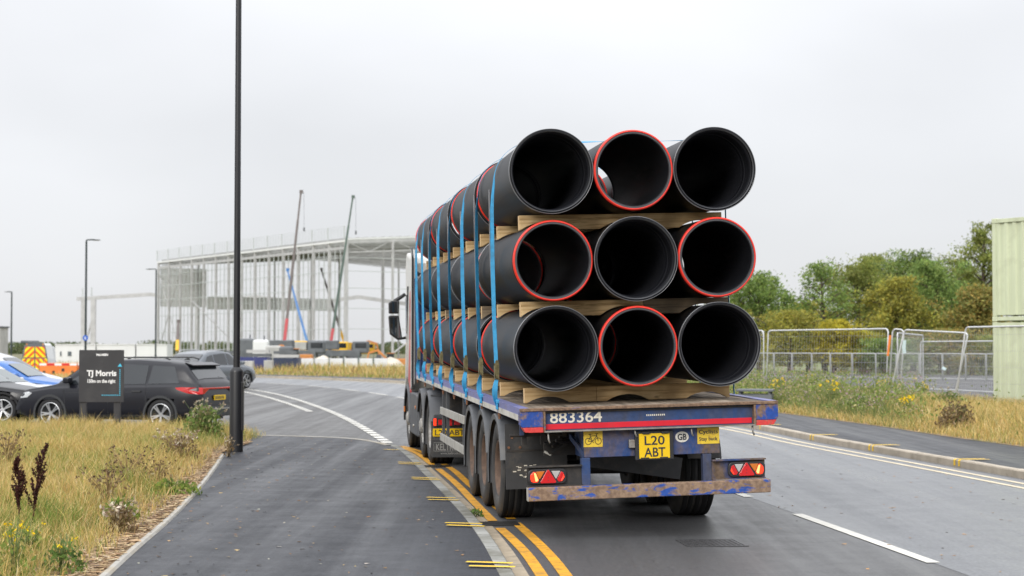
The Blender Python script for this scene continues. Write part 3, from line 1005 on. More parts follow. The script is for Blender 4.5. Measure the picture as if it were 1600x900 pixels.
# number plate
mb = MB(MD); mb.box((-0.145, 0.055, -0.525), (0.228, 0.099, -0.248)); ph = mb.build('plate_holder', 'plastic_black', trailer, 0.006)
mb = MB(MD); mb.box((-0.108, 0.049, -0.510), (0.190, 0.0545, -0.272)); npl = mb.build('number_plate', 'plate_yellow', trailer, 0.003)
text_mesh('lettering', 'L20', 0.195, 0.088, 'letter_black', npl, MD @ Matrix.Translation((-0.055, 0.0485, -0.382)), 0.002, 0.012)
text_mesh('lettering', 'ABT', 0.205, 0.088, 'letter_black', npl, MD @ Matrix.Translation((-0.060, 0.0485, -0.494)), 0.002, 0.012)
for xx in (-0.075, 0.11):
    mb = MB(MD); mb.box((xx, 0.03, -0.276), (xx + 0.07, 0.056, -0.252)); mb.build('plate_lamp', 'plastic_black', ph, 0.004)
    mb = MB(MD); mb.box((xx - 0.02, 0.045, -0.508), (xx + 0.06, 0.0485, -0.499)); mb.build('plate_clip', 'letter_black', ph)
mb = MB(MD @ Matrix.Translation((0.322, 0.0965, -0.318)))
n = 28
mb.prism([(0.066 * math.cos(2 * math.pi * i / n), 0.052 * math.sin(2 * math.pi * i / n)) for i in range(n)], -0.0015, 0.0015, 'y')
ov = mb.build('country_oval', 'oval_white', trailer)
text_mesh('lettering', 'GB', 0.088, 0.062, 'letter_black', ov, MD @ Matrix.Translation((0.278, 0.0945, -0.349)), 0.002, 0.03)
mb = MB(MD); mb.box((-0.205, 0.05, -0.405), (-0.147, 0.099, -0.325)); mb.build('junction_box', 'steel_worn', trailer, 0.006)
# hooks hanging from the flange
for xx, zz in ((-0.985, -0.33), (-0.15, -0.30), (0.40, -0.31), (1.0, -0.32)):
    mb = MB(MD); mb.tube([(xx, 0.03, -0.227), (xx + 0.004, 0.03, zz + 0.03), (xx + 0.016, 0.03, zz)], 0.009, 6)
    mb.build('rope_hook', 'steel_worn', trailer)
# bumper, legs and lamps
mb = MB(MD); mb.box((-1.195, -0.03, -0.868), (1.15, 0.07, -0.742)); mb.build('bumper_bar', 'bumper_rust', trailer, 0.008)
mb = MB(MD); mb.box((-1.2, -0.028, -0.866), (-1.1955, 0.068, -0.744)); mb.build('bumper_end_cap', 'alu', trailer)
for x0 in (-0.665, 0.515):
    mb = MB(MD); mb.box((x0, 0.075, -0.76), (x0 + 0.085, 0.16, -0.4865)); mb.build('bumper_leg', 'blue_clean', trailer, 0.005)
def lens(mb_parent, name, poly, matn, y0=0.02, y1=0.052):
    mb = MB(MD); mb.prism(poly, y0, y1, 'y'); return mb.build(name, matn, mb_parent, 0.003)
def rrect(x0, x1, z0, z1, r, n=5):
    out = []
    for cx, cz, a in ((x1 - r, z1 - r, 0), (x0 + r, z1 - r, 90), (x0 + r, z0 + r, 180), (x1 - r, z0 + r, 270)):
        for i in range(n + 1):
            t = R(a + 90 * i / n)
            out.append((cx + r * math.cos(t), cz + r * math.sin(t)))
    return out
for side, xl, zc in ((-1, -1.182, -0.645), (1, 0.755, -0.645)):
    W = 0.365
    mir = lambda pts: [((xl + p[0]) if side < 0 else (xl + W - p[0]), zc + p[1]) for p in pts]
    mb = MB(MD)
    bx0, bx1 = (-1.19, -0.665) if side < 0 else (0.60, 1.125)
    mb.box((bx0, 0.085, -0.735), (bx1, 0.10, -0.555)); mb.box((bx0, 0.03, -0.557), (bx1, 0.10, -0.545)); mb.box((bx0, 0.05, -0.738), (bx1, 0.10, -0.727))
    bk = mb.build('lamp_bracket', 'blue_rust' if side > 0 else 'chassis_black', trailer)
    mb = MB(MD); mb.prism(mir(rrect(0, W, -0.072, 0.072, 0.045)), 0.045, 0.083, 'y')
    hs = mb.build('rear_lamp', 'plastic_black', trailer, 0.008)
    e = [(0.02 + 0.0, -0.02), (0.022, 0.02), (0.05, 0.048), (0.066, 0.044), (0.098, -0.028), (0.09, -0.05), (0.05, -0.052), (0.03, -0.045)]
    lens(hs, 'brake_lens', mir(e), 'lamp_red_lit', 0.034, 0.052)
    lens(hs, 'brake_glow', mir([(0.052, 0.040), (0.070, 0.036), (0.094, -0.028), (0.082, -0.044), (0.066, -0.044)]), 'lamp_hot', 0.030, 0.04)
    lens(hs, 'indicator_lens', mir([(0.072, 0.050), (0.158, 0.052), (0.112, -0.020), (0.100, -0.018)]), 'lamp_amber', 0.034, 0.052)
    tr = lens(hs, 'reflector_triangle', mir([(0.118, -0.062), (0.258, -0.062), (0.265, -0.05), (0.196, 0.062), (0.180, 0.062), (0.112, -0.05)]), 'lamp_red', 0.032, 0.052)
    for dz in (0.036, -0.034, -0.005):
        mb = MB(MD); q = mir([(0.188, dz)])[0]; mb.cyl((q[0], 0.030, q[1]), (q[0], 0.033, q[1]), 0.004, n=8); mb.build('screw', 'plastic_black', tr)
    lens(hs, 'reverse_lens', mir([(0.218, 0.052), (0.306, 0.050), (0.268, -0.022), (0.258, -0.020)]), 'lamp_clear', 0.034, 0.052)
    lens(hs, 'fog_lens', mir([(0.312, 0.046), (0.335, 0.034), (0.345, -0.012), (0.318, -0.048), (0.290, -0.052), (0.272, -0.030)]), 'lamp_red', 0.034, 0.052)
    lens(hs, 'tail_glow', mir([(0.336, 0.022), (0.345, -0.010), (0.320, -0.045), (0.308, -0.046), (0.330, -0.005)]), 'lamp_red_lit', 0.031, 0.04)
# mud flaps, guards, axle gear
for sx in (-1, 1):
    mb = MB(MD)
    zl = -0.88 if sx < 0 else -0.56
    xa, xb = (-1.235, -0.60) if sx < 0 else (0.62, 0.80)
    mb.box((xa, 1.33, zl), (xb, 1.35, -0.215))
    fl = mb.build('mud_flap', 'flap_black', trailer)
    if sx < 0:
        mb = MB(MD); mb.box((xa + 0.01, 1.322, -0.50), (xb, 1.329, -0.48)); mb.build('flap_seam', 'chassis_black', fl)
        for q in range(26):
            mb = MB(MD); x = -1.17 + random.random() * 0.27; z = -0.78 + random.random() * 0.14
            mb.box((x, 1.3265, z), (x + random.uniform(0.006, 0.035), 1.329, z + random.uniform(0.004, 0.012))); mb.build('worn_decal', 'lettering_cream', fl)
        for xx, zz in ((-1.165, -0.355), (-1.20, -0.455), (-1.085, -0.455)):
            mb = MB(MD); mb.cyl((xx, 1.319, zz), (xx, 1.329, zz), 0.014, n=8); mb.build('bolt', 'rust_raw', fl)
# brackets and clutter on the near side behind the flap
mb = MB(MD)
mb.cyl((-1.24, 0.9, -0.305), (-0.72, 0.9, -0.30), 0.018, n=8)
for xx in (-1.10, -0.91):
    mb.box((xx - 0.025, 0.87, -0.40), (xx + 0.025, 0.93, -0.24))
mb.build('wing_stay', 'chassis_black', trailer)
mb = MB(MD); mb.box((-1.15, 0.80, -0.30), (-1.11, 0.84, -0.13)); mb.box((-1.15, 0.80, -0.155), (-1.06, 0.84, -0.13)); mb.build('blue_bracket', 'blue_clean', trailer)
mb = MB(MD)
mb.box((-0.93, 0.70, -0.50), (-0.60, 0.74, -0.37)); mb.box((-0.93, 0.60, -0.386), (-0.60, 0.74, -0.372))
for a, b in (((-0.87, 0.55, -0.40), (-0.62, 0.75, -0.30)), ((-0.80, 0.55, -0.31), (-0.60, 0.7, -0.37)), ((-0.84, 0.5, -0.34), (-0.66, 0.6, -0.39)), ((-0.9, 0.6, -0.47), (-0.6, 0.62, -0.33))):
    mb.bar(a, b, 0.02, 0.025)
mb.build('scissor_bracket', 'chassis_black', trailer)
mb = MB(MD); mb.bar((-0.93, 0.66, -0.455), (-0.87, 0.62, -0.49), 0.02, 0.02); mb.build('release_handle', 'alu', trailer)
# chassis
for sx in (-1, 1):
    mb = MB(MD)
    mb.prism([(0.13, -0.05), (12.6, -0.05), (12.6, -0.18), (9.2, -0.24), (8.2, -0.46), (0.6, -0.50), (0.13, -0.46)], sx * 0.52 - 0.012, sx * 0.52 + 0.012, 'x')
    mb.prism([(0.14, -0.47), (0.6, -0.512), (8.2, -0.472), (8.2, -0.458), (0.6, -0.498), (0.14, -0.456)], sx * 0.52 - 0.075, sx * 0.52 + 0.075, 'x')
    mb.build('chassis_beam', 'chassis_black', trailer)
for i, y in enumerate(np.linspace(0.6, 12.4, 14)):
    mb = MB(MD); mb.box((-1.15, y - 0.03, -0.13), (1.15, y + 0.03, -0.052)); mb.build('cross_member', 'chassis_black', trailer)
mb = MB(MD)
mb.box((-0.5, 1.3, -0.60), (0.45, 1.34, -0.40)); mb.bar((-0.48, 0.95, -0.53), (0.55, 1.2, -0.72), 0.04, 0.22)
mb.build('suspension_beam', 'flap_black', trailer)
mb = MB(MD); mb.cyl((-0.3, 5.4, -0.5), (0.35, 5.4, -0.5), 0.16, n=16); mb.build('air_tank', 'chassis_black', trailer)
AX = (2.1, 3.41, 4.72)
TR, TWID = 0.515, 0.385
def tyre_prof(r, w, rim):
    h = w / 2
    return [(rim, -h * 0.80), (rim + 0.02, -h * 0.92), (rim + (r - rim) * 0.5, -h), (r - 0.035, -h * 0.93), (r - 0.008, -h * 0.80), (r, -h * 0.55), (r, h * 0.55), (r - 0.008, h * 0.80), (r - 0.035, h * 0.93), (rim + (r - rim) * 0.5, h), (rim + 0.02, h * 0.92), (rim, h * 0.80)]
MROT = Matrix.Rotation(R(-90), 4, 'Z')       # lathe axis Y -> X ; +y of profile points to +x
def lorry_tyre_mesh():
    mb = MB(MROT)
    mb.lathe(tyre_prof(TR, TWID, 0.295), 48)
    me = mb.mesh('tyre', ['rubber'])
    return me
def tread_mesh():
    mb = MB(MROT)
    for yy in (-0.135, -0.075, 0.0, 0.075, 0.135):
        mb.lathe([(TR + 0.001, yy - 0.026), (TR + 0.006, yy - 0.022), (TR + 0.006, yy + 0.022), (TR + 0.001, yy + 0.026)], 48)
    return mb.mesh('tread', ['rubber_tread'])
def rim_mesh(outset, matn, hubr=0.14, hubx=0.06):
    mb = MB(MROT)
    h = TWID / 2
    # outer side is -y here
    mb.lathe([(0.297, -h * 0.86), (0.280, -h * 0.90), (0.272, -h * 0.78), (0.262, -h * 0.78 + outset), (0.18, -h * 0.78 + outset + 0.01), (hubr, -h * 0.78 + outset - 0.01),
              (hubr, -h * 0.78 + outset - hubx), (hubr * 0.6, -h * 0.78 + outset - hubx - 0.02), (0.0, -h * 0.78 + outset - hubx - 0.022)], 36, closed=False)
    mb.lathe([(0.297, h * 0.8), (0.2, h * 0.2), (0.0, h * 0.2)], 36, closed=False)
    for i in range(10):
        a = 2 * math.pi * i / 10
        c = Vector((0.165 * math.cos(a), -h * 0.78 + outset - 0.02, 0.165 * math.sin(a)))
        mb.cyl(c, c + Vector((0, 0.03, 0)), 0.016, n=6)
    return mb.mesh('rim', [matn])
TYRE, TREAD = lorry_tyre_mesh(), tread_mesh()
RIM_DEEP, RIM_STEER = rim_mesh(0.10, 'hub_rust', 0.13, 0.05), rim_mesh(0.02, 'hub_grey', 0.12, 0.08)
RIM_DRIVE = rim_mesh(0.12, 'hub_grey', 0.15, 0.10)
for me in (TYRE, TREAD, RIM_DEEP, RIM_STEER, RIM_DRIVE):
    bm = bmesh.new(); bm.from_mesh(me); bmesh.ops.recalc_face_normals(bm, faces=bm.faces); bm.to_mesh(me); bm.free()
def put_wheel(parent, x, y, rimm):
    w = bpy.data.objects.new('wheel', None); COL.objects.link(w); w.parent = parent
    w.location = (x, y, TR + 0.004)
    w.rotation_euler = (random.uniform(0, 6), 0, 0 if x < 0 else math.pi)
    link('tyre', TYRE, w); link('tread', TREAD, w); link('rim', rimm, w)
    return w
def mudguard(parent, x0, x1, y, r=0.60, a0=-8, a1=188, zc=TR, matn='arch_plastic', drop=0.0):
    mb = MB()
    prof = []
    n = 22
    for i in range(n + 1):
        a = R(a0 + (a1 - a0) * i / n)
        prof.append((math.cos(a), math.sin(a)))
    rows = []
    xo, xi = (x0, x1)
    lipin = 0.055
    for c, s_ in prof:
        rows.append([(xo, y + (r - lipin) * c, zc + (r - lipin) * s_), (xo - 0.006 * np.sign(xi - xo), y + r * c, zc + r * s_), (xo + 0.03 * np.sign(xi - xo), y + (r + 0.018) * c, zc + (r + 0.018) * s_),
                     (xi, y + (r + 0.018) * c, zc + (r + 0.018) * s_), (xi, y + r * c, zc + r * s_), (xo + 0.02 * np.sign(xi - xo), y + (r - 0.004) * c, zc + (r - 0.004) * s_)])
    mb.grid(rows, True)
    return mb.build('mudguard', matn, parent, sharp=40)
for y in AX:
    for sx in (-1, 1):
        xo_ = 1.225 if sx < 0 else 1.06
        put_wheel(trailer, sx * (xo_ - TWID / 2), y, RIM_DEEP)
        mudguard(trailer, sx * (xo_ + 0.02), sx * 0.72, y, 0.575, -20 if sx < 0 else 40, 168, matn='arch_plastic' if sx < 0 else 'chassis_black')
    mb = MB(); mb.cyl((-0.9, y, TR), (0.9, y, TR), 0.07, n=12); mb.build('axle', 'chassis_black', trailer)
# side guards
for sx in (-1, 1):
    sg = bpy.data.objects.new('side_guard', None); COL.objects.link(sg); sg.parent = trailer
    for z0 in (0.83, 0.45):
        mb = MB(); mb.box((sx * 1.225 - 0.014, 5.45, z0), (sx * 1.225 + 0.014, 8.85, z0 + 0.105)); mb.build('guard_rail', 'alu', sg, 0.004)
    for yy in (8.8, 8.1, 5.8):
        mb = MB(); mb.box((sx * 1.19 - 0.02, yy - 0.035, 0.45), (sx * 1.19 + 0.02, yy + 0.035, 1.16)); mb.build('guard_post', 'skirt_grey', sg)
    mb = MB(); mb.box((sx * 0.62 - 0.06, 9.35, 0.36), (sx * 0.62 + 0.06, 9.47, 1.2)); mb.box((sx * 0.62 - 0.12, 9.28, 0.34), (sx * 0.62 + 0.12, 9.54, 0.37)); mb.build('landing_leg', 'chassis_black', trailer)
mb = MB(MD); mb.box((-1.12, 9.1, -0.52), (-0.75, 9.9, -0.14)); mb.build('toolbox', 'flap_black', trailer, 0.01)
# headboard
hb = bpy.data.objects.new('headboard', None); COL.objects.link(hb); hb.parent = trailer
for xx in (-1.2, -0.4, 0.4, 1.2):
    mb = MB(MD); mb.box((xx - 0.04, 13.47, 0.008), (xx + 0.04, 13.57, 1.62)); mb.build('post', 'blue_clean', hb, 0.005)
for z0, z1 in ((0.02, 0.36), (0.9, 1.3), (1.52, 1.60)):
    mb = MB(MD); mb.box((-1.16, 13.50, z0), (1.16, 13.53, z1)); mb.build('panel', 'blue_clean', hb)
mb = MB(MD); mb.cyl((-1.12, 13.25, 0.07), (-0.75, 13.25, 0.07), 0.06, n=14); tag(mb.build('red_canister', 'cab_red'), 'red cylindrical canister lying at the front end of the trailer deck', 'canister').matrix_world = MW

# ------------------------------------------------------------------ load: pipes
PL = 3.1
def pipe_mesh():
    outer = [(0.396, 0.0), (0.411, 0.006), (0.412, 0.028), (0.404, 0.036), (0.404, 0.21), (0.391, 0.26), (0.391, PL - 0.12), (0.380, PL - 0.11), (0.380, PL - 0.006), (0.376, PL)]
    inner = [(0.360, PL), (0.352, PL - 0.008), (0.352, 0.30), (0.357, 0.29), (0.378, 0.25), (0.378, 0.11), (0.370, 0.10), (0.370, 0.075), (0.386, 0.06), (0.386, 0.012)]
    mb = MB()
    n = 96
    mb.mat(0); mb.lathe(outer, n, closed=False)
    mb.mat(1); mb.lathe(inner, n, closed=False)
    mb.mat(2); mb.lathe([inner[-1], outer[0]], n, closed=False); mb.lathe([outer[-1], inner[0]], n, closed=False)
    me = mb.mesh('pipe', ['pipe_black', 'pipe_bore', 'pipe_rim'])
    bm = bmesh.new(); bm.from_mesh(me); bmesh.ops.remove_doubles(bm, verts=bm.verts, dist=1e-5); bmesh.ops.recalc_face_normals(bm, faces=bm.faces); bm.to_mesh(me); bm.free()
    me.set_sharp_from_angle(angle=R(28))
    return me
PIPE = pipe_mesh()
mb = MB(); mb.lathe([(0.3795, PL - 0.045), (0.392, PL - 0.043), (0.398, PL - 0.022), (0.394, PL - 0.002), (0.384, PL + 0.007), (0.3765, PL + 0.005), (0.3765, PL + 0.0015), (0.3795, PL + 0.001)], 96)
SEAL = mb.mesh('seal_ring', ['seal_red'])
mb = MB(); mb.lathe([(0.4125, 0.003), (0.4170, 0.007), (0.4170, 0.030), (0.4045, 0.037)], 96)
RIMB = mb.mesh('rim_glint', ['rim_glint'])
for me in (SEAL, RIMB):
    bm = bmesh.new(); bm.from_mesh(me); bmesh.ops.recalc_face_normals(bm, faces=bm.faces); bm.to_mesh(me); bm.free()
COLX = (-0.822, -0.006, 0.81)
ROWZ = (0.555, 1.412, 2.284)
STARTS = (0.46, 3.84, 7.05, 10.2)
rown = ('bottom', 'middle', 'top'); coln = ('kerb-side', 'centre', 'road-side'); stn = ('rear', 'second', 'third', 'front')
for gi, s0_ in enumerate(STARTS):
    for ri, z in enumerate(ROWZ):
        for ci, x in enumerate(COLX):
            socket = (ri + ci) % 2 == 0
            j = random.uniform(-0.05, 0.05)
            if gi == 1: j = {(2, 1): 0.12, (1, 0): 0.0, (0, 0): -0.05}.get((ri, ci), -0.19)
            if gi == 0: j = {(2, 0): 0.0, (0, 0): -0.02}.get((ri, ci), random.uniform(-0.04, 0.05))
            M = MW @ MD @ Matrix.Translation((x, s0_ + j, z))
            if not socket:
                M = M @ Matrix.Translation((0, PL, 0)) @ Matrix.Rotation(math.pi, 4, 'Z')
            M = M @ Matrix.Rotation(random.uniform(0, 6.28), 4, 'Y')
            p = link('pipe', PIPE); p.matrix_world = M
            end = 'plain socket rim' if socket else 'red seal ring'
            tag(p, f'black plastic pipe, {end} facing back, {rown[ri]} row, {coln[ci]} column, {stn[gi]} stack', 'pipe', 'black pipes stacked on the trailer')
            sr = link('seal_ring', SEAL, p); link('rim_glint', RIMB, p)

# ------------------------------------------------------------------ load: timber bearers
BS = (1.1, 2.93, 4.58, 6.33, 8.06, 9.73, 11.33, 13.05)
TIERZ = (0.004, 0.872, 1.744)
def bearer_poly(x0, x1, h, notch_r=0.408, depth=0.062, hs=COLX):
    pts = [(x0, h), (x0, 0)]
    for cx in hs:
        half = math.sqrt(notch_r ** 2 - (notch_r - depth) ** 2)
        if cx - half > x0 + 0.02 and cx + half < x1 - 0.01:
            for i in range(9):
                a = -1 + 2 * i / 8
                xx = cx + half * a
                pts.append((xx, math.sqrt(max(0, notch_r ** 2 - (half * a) ** 2)) - (notch_r - depth)))
    pts += [(x1, 0), (x1, h)]
    return pts
ordn = ('first', 'second', 'third', 'fourth', 'fifth', 'sixth', 'seventh', 'eighth')
for ti, tz in enumerate(TIERZ):
    for bi, s_ in enumerate(BS):
        j = random.uniform(-0.02, 0.03)
        root = empty('timber_bearer', (0, 0, 0), 0, f'scalloped timber bearer under the {rown[ti]} pipe row, {ordn[bi]} from the tail', 'timber', 'timber bearers between the pipe rows')
        root.matrix_world = MW @ MD @ Matrix.Translation((0, s_ + j, tz))
        xl, xr = -1.075 + random.uniform(-0.02, 0.02), (1.03, 1.05, 1.02)[ti] + random.uniform(-0.03, 0.03)
        xm = 0.16 + random.uniform(-0.05, 0.05) if ti else (-0.33 if bi == 0 else 0.2)
        h = 0.15
        nd = 0.062
        if ti == 0:
            parts = [((xl, xm), (COLX[0],)), ((xm + 0.004, xr), (COLX[1], COLX[2]))]
        else:
            parts = [((xl, xm), ()), ((xm + 0.004, xr), ())]
        for q, ((a, b), hs) in enumerate(parts):
            mb = MB()
            if ti == 0:
                hs = tuple(c for c in hs)
                mb.prism(bearer_poly(a, b, h, hs=hs), -0.05, 0.05, 'y')
            else:
                # notched below to sit on the pipes
                pts = [(a, h), (a, 0)]
                for xx in np.linspace(a, b, 60):
                    z = 0.0
                    for cx in COLX:
                        d = abs(xx - cx)
                        if d < 0.408: z = max(z, math.sqrt(0.408 ** 2 - d * d) - (TIERZ[ti] - ROWZ[ti - 1]))
                    if xx > a + 0.005 and xx < b - 0.005: pts.append((float(xx), max(0.0, z)))
                pts += [(b, 0), (b, h)]
                mb.prism(pts, -0.05, 0.05, 'y')
            board = mb.build('board', 'timber' if (q == 0) ^ (random.random() < 0.15) else random.choice(['timber', 'timber_old']), root)
            if q == 0:
                mb = MB(); mb.box((a - 0.002, -0.049, 0.001), (a - 0.0005, 0.049, h - 0.001)); mb.build('cut_end', 'timber_end', board)

# ------------------------------------------------------------------ load: ratchet straps
SS = (1.7, 3.2, 4.87, 6.6, 8.3, 9.8, 11.3, 12.6)
def ribbon(path, w, twist, thick=0.003):
    """path in (x,z) of the cross section, band width along y, twist angle per point"""
    rows = []
    n = len(path)
    for i, ((x, z), tw) in enumerate(zip(path, twist)):
        a = path[max(i - 1, 0)]; b = path[min(i + 1, n - 1)]
        t = Vector((b[0] - a[0], 0, b[1] - a[1])).normalized()
        nrm = Vector((-t.z, 0, t.x))
        s = Vector((0, 1, 0)) * math.cos(tw) + nrm * math.sin(tw)
        m = nrm * math.cos(tw) - Vector((0, 1, 0)) * math.sin(tw)
        c = Vector((x, 0, z))
        rows.append([tuple(c - s * w / 2 + m * thick / 2), tuple(c + s * w / 2 + m * thick / 2), tuple(c + s * w / 2 - m * thick / 2), tuple(c - s * w / 2 - m * thick / 2), tuple(c - s * w / 2 + m * thick / 2)])
    return rows
for si, s_ in enumerate(SS):
    root = empty('ratchet_strap', (0, 0, 0), 0, f'blue ratchet strap over the pipe load, {ordn[si]} from the tail', 'strap', 'blue straps holding the pipes')
    root.matrix_world = MW @ MD @ Matrix.Translation((0, s_, 0)) @ Matrix.Rotation(R(random.uniform(-0.4, 0.4)), 4, 'X')
    rr = 0.4165
    cL, cR, zt = COLX[0], COLX[2], ROWZ[2]
    path = [(-1.262, 0.40), (-1.272, 0.8), (-1.274, 1.4), (-1.266, 2.0), (-1.255, 2.15)]
    for i in range(13):
        a = R(180 - 90 * i / 12); path.append((cL + rr * math.cos(a), zt + rr * math.sin(a)))
    iA = len(path)
    path += [(-0.62, zt + rr - 0.004), (-0.41, zt + rr - 0.008), (-0.2, zt + rr - 0.004), (0.0, zt + rr), (0.2, zt + rr - 0.003), (0.41, zt + rr - 0.005), (0.62, zt + rr - 0.003)]
    for i in range(13):
        a = R(90 - 90 * i / 12); path.append((cR + rr * math.cos(a), zt + rr * math.sin(a)))
    path += [(1.232, 1.4), (1.238, 0.6), (1.268, 0.0), (1.268, -0.06)]
    tws = (1.05, -0.95, 1.15, -0.8, 0.9, -1.0, 0.7, 0.9)[si]
    tw = [tws * 0.9, tws, tws * 1.1, tws * 0.8, tws * 0.55, tws * 0.3, tws * 0.12] + [0.0] * (len(path) - 7)
    if si in (0, 2):
        for q_, v_ in ((0, 0.25), (1, 0.55), (2, 0.3), (4, 0.1), (5, 0.2), (6, 0.1)): tw[iA + q_] = v_
    mb = MB(); mb.grid(ribbon(path, 0.045, tw), True); mb.build('webbing', 'strap_blue', root, sharp=50)
    # lower tail, slack and twisted
    zh = -0.035
    sway = random.uniform(-0.02, 0.03)
    tail_p, tail_t = [], []
    for i in range(15):
        u = i / 14
        z = 0.24 + (zh - 0.24) * u
        tail_p.append((-1.258 - 0.022 * math.sin(math.pi * u) - 0.010 * u, z))
        tail_t.append((1.0 if si % 2 else -0.9) * (0.5 + 2.4 * u))
    mb = MB(); mb.grid(ribbon(tail_p, 0.056, tail_t), True); mb.build('tail_webbing', 'strap_blue', root, sharp=50)
    mb = MB()
    mb.box((-1.276, -0.045, -0.085), (-1.256, 0.045, 0.010)); mb.box((-1.278, -0.055, -0.02), (-1.24, 0.055, 0.022))
    mb.build('knotted_end', 'strap_blue', root, 0.012)
    if si in (1, 2, 5):
        mb = MB(); mb.grid([[(-1.279, -0.025, -0.06), (-1.279, 0.025, -0.06)], [(-1.281, -0.028, -0.12), (-1.280, 0.022, -0.125)], [(-1.276, -0.01, -0.16), (-1.277, 0.012, -0.155)]], True); mb.build('loose_end', 'strap_blue', root)
    # ratchet
    mb = MB(Matrix.Translation((-1.255, 0, 0.33)) @ Matrix.Rotation(R(random.uniform(-6, 6)), 4, 'X'))
    for yy in (-0.033, 0.033):
        mb.prism([(-0.012, -0.10), (0.016, -0.10), (0.02, 0.06), (0.008, 0.105), (-0.018, 0.10), (-0.03, 0.03)], yy - 0.003, yy + 0.003, 'y')
    mb.cyl((-0.012, -0.04, 0.02), (-0.012, 0.04, 0.02), 0.016, n=10)
    mb.cyl((0.0, -0.036, 0.09), (0.0, 0.036, 0.09), 0.013, n=10)
    mb.box((-0.03, -0.028, -0.095), (-0.022, 0.028, 0.04)); mb.cyl((-0.006, -0.036, -0.09), (-0.006, 0.036, -0.09), 0.008, n=8)
    mb.build('ratchet', 'ratchet', root)
    # thin packing band hanging beside the strap
    if si < 7:
        pb = MB(); zt_ = (2.24, 2.30, 2.22, 2.26, 2.2, 2.25, 2.2)[si]
        yy = 0.36 + random.uniform(-0.05, 0.08)
        pb.tube([(-1.245, yy, zt_), (-1.250, yy, 1.9), (-1.252, yy + 0.004, 1.45), (-1.248, yy, random.choice([1.2, 0.9, 0.7]))], 0.006, 5)
        b_o = pb.build('packing_band', 'banding')
        b_o.matrix_world = MW @ MD @ Matrix.Translation((0, s_, 0))
        tag(b_o, f'thin grey packing band hanging ahead of the {ordn[si]} strap from the tail', 'band', 'thin bands hanging beside the straps')
# ------------------------------------------------------------------ tractor unit (y = metres ahead of the trailer tail)
_k = Matrix.Translation((TX, TY, 0)) @ Matrix.Rotation(TYAW, 4, 'Z') @ Matrix.Translation((-0.045, 11.2, 0)) @ Matrix.Rotation(R(0.35), 4, 'Z') @ Matrix.Translation((0, -11.2, 0))
tractor = empty('lorry_tractor', _k.translation, TYAW + R(0.35), 'white and red lorry tractor unit with grey skirts pulling the pipe trailer', 'lorry')
def tbox(name, lo, hi, matn, bev=0.0, parent=tractor):
    mb = MB(); mb.box(lo, hi); return mb.build(name, matn, parent, bev)
for yy, rm in ((10.62, RIM_DRIVE), (11.98, RIM_STEER), (14.95, RIM_STEER)):
    for sx in (-1, 1):
        put_wheel(tractor, sx * (1.22 - TWID / 2), yy, rm)
    mb = MB(); mb.cyl((-0.9, yy, TR), (0.9, yy, TR), 0.08, n=12); mb.build('axle', 'chassis_black', tractor)
for sx in (-1, 1):
    g = mudguard(tractor, sx * 1.25, sx * 0.72, 10.62, 0.60, -25, 165, matn='skirt_grey')
    g = mudguard(tractor, sx * 1.25, sx * 0.72, 11.98, 0.60, 20, 180, matn='skirt_grey')
    # rib strips over the rear guard
    for i in range(4):
        mb = MB()
        a = R(35 + i * 28)
        mb.box((sx * 1.2 - 0.02 if sx > 0 else -1.22, 10.62 + 0.622 * math.cos(a) - 0.02, TR + 0.622 * math.sin(a) - 0.012), (sx * 1.2 if sx > 0 else -0.75, 10.62 + 0.622 * math.cos(a) + 0.02, TR + 0.622 * math.sin(a) + 0.012))
        mb.build('guard_rib', 'skirt_grey', g)
    mb = MB(); mb.prism([(12.58, 0.30), (12.62, 0.98), (13.0, 1.02), (14.28, 1.02), (14.30, 0.62), (14.22, 0.30)], sx * 1.24, sx * 0.98, 'x')
    sk = mb.build('side_skirt', 'skirt_grey', tractor, 0.03)
    mb = MB(); mb.cyl((sx * 1.241, 13.0, 0.78), (sx * 1.252, 13.0, 0.78), 0.032, n=12); mb.build('side_marker', 'lamp_amber', sk)
    mb = MB(); mb.cyl((sx * 1.241, 13.35, 0.46), (sx * 1.26, 13.35, 0.46), 0.025, n=10); mb.build('fuel_cap', 'alu', sk)
    mudguard(tractor, sx * 1.255, sx * 0.8, 14.95, 0.60, -5, 185, matn='skirt_grey')
tbox('frame', (-0.45, 9.9, 0.72), (0.45, 14.2, 0.95), 'chassis_black')
tbox('fifth_wheel', (-0.5, 11.0, 0.96), (0.5, 11.9, 1.08), 'chassis_black', 0.02)
tbox('cross_tail', (-1.2, 9.98, 0.30), (1.2, 10.02, 0.78), 'skirt_grey', 0.01)
mf = tbox('mud_flap_board', (-1.235, 9.93, 0.13), (1.2, 9.96, 0.40), 'flap_black', 0.006)
text_mesh('lettering', 'KELTRUCK', 0.46, 0.105, 'letter_grey', mf, Matrix.Translation((-1.17, 9.929, 0.235)), 0.003, 0.02)
text_mesh('lettering', 'www.keltruck.com', 0.36, 0.035, 'letter_grey', mf, Matrix.Translation((-1.10, 9.929, 0.175)), 0.003, 0.01)
for z0, z1, x0, x1 in ((0.352, 0.358, -1.205, -0.66), (0.222, 0.228, -1.205, -0.66), (0.2285, 0.3515, -1.205, -1.199), (0.2285, 0.3515, -0.666, -0.66)):
    tbox('border_line', (x0, 9.925, z0), (x1, 9.929, z1), 'letter_grey', parent=mf)
np_ = tbox('number_plate', (-1.215, 9.955, 0.445), (-0.70, 9.965, 0.565), 'plate_yellow', 0.003)
text_mesh('lettering', 'L20 ABT', 0.45, 0.085, 'letter_black', np_, Matrix.Translation((-1.185, 9.9545, 0.4625)), 0.002, 0.012)
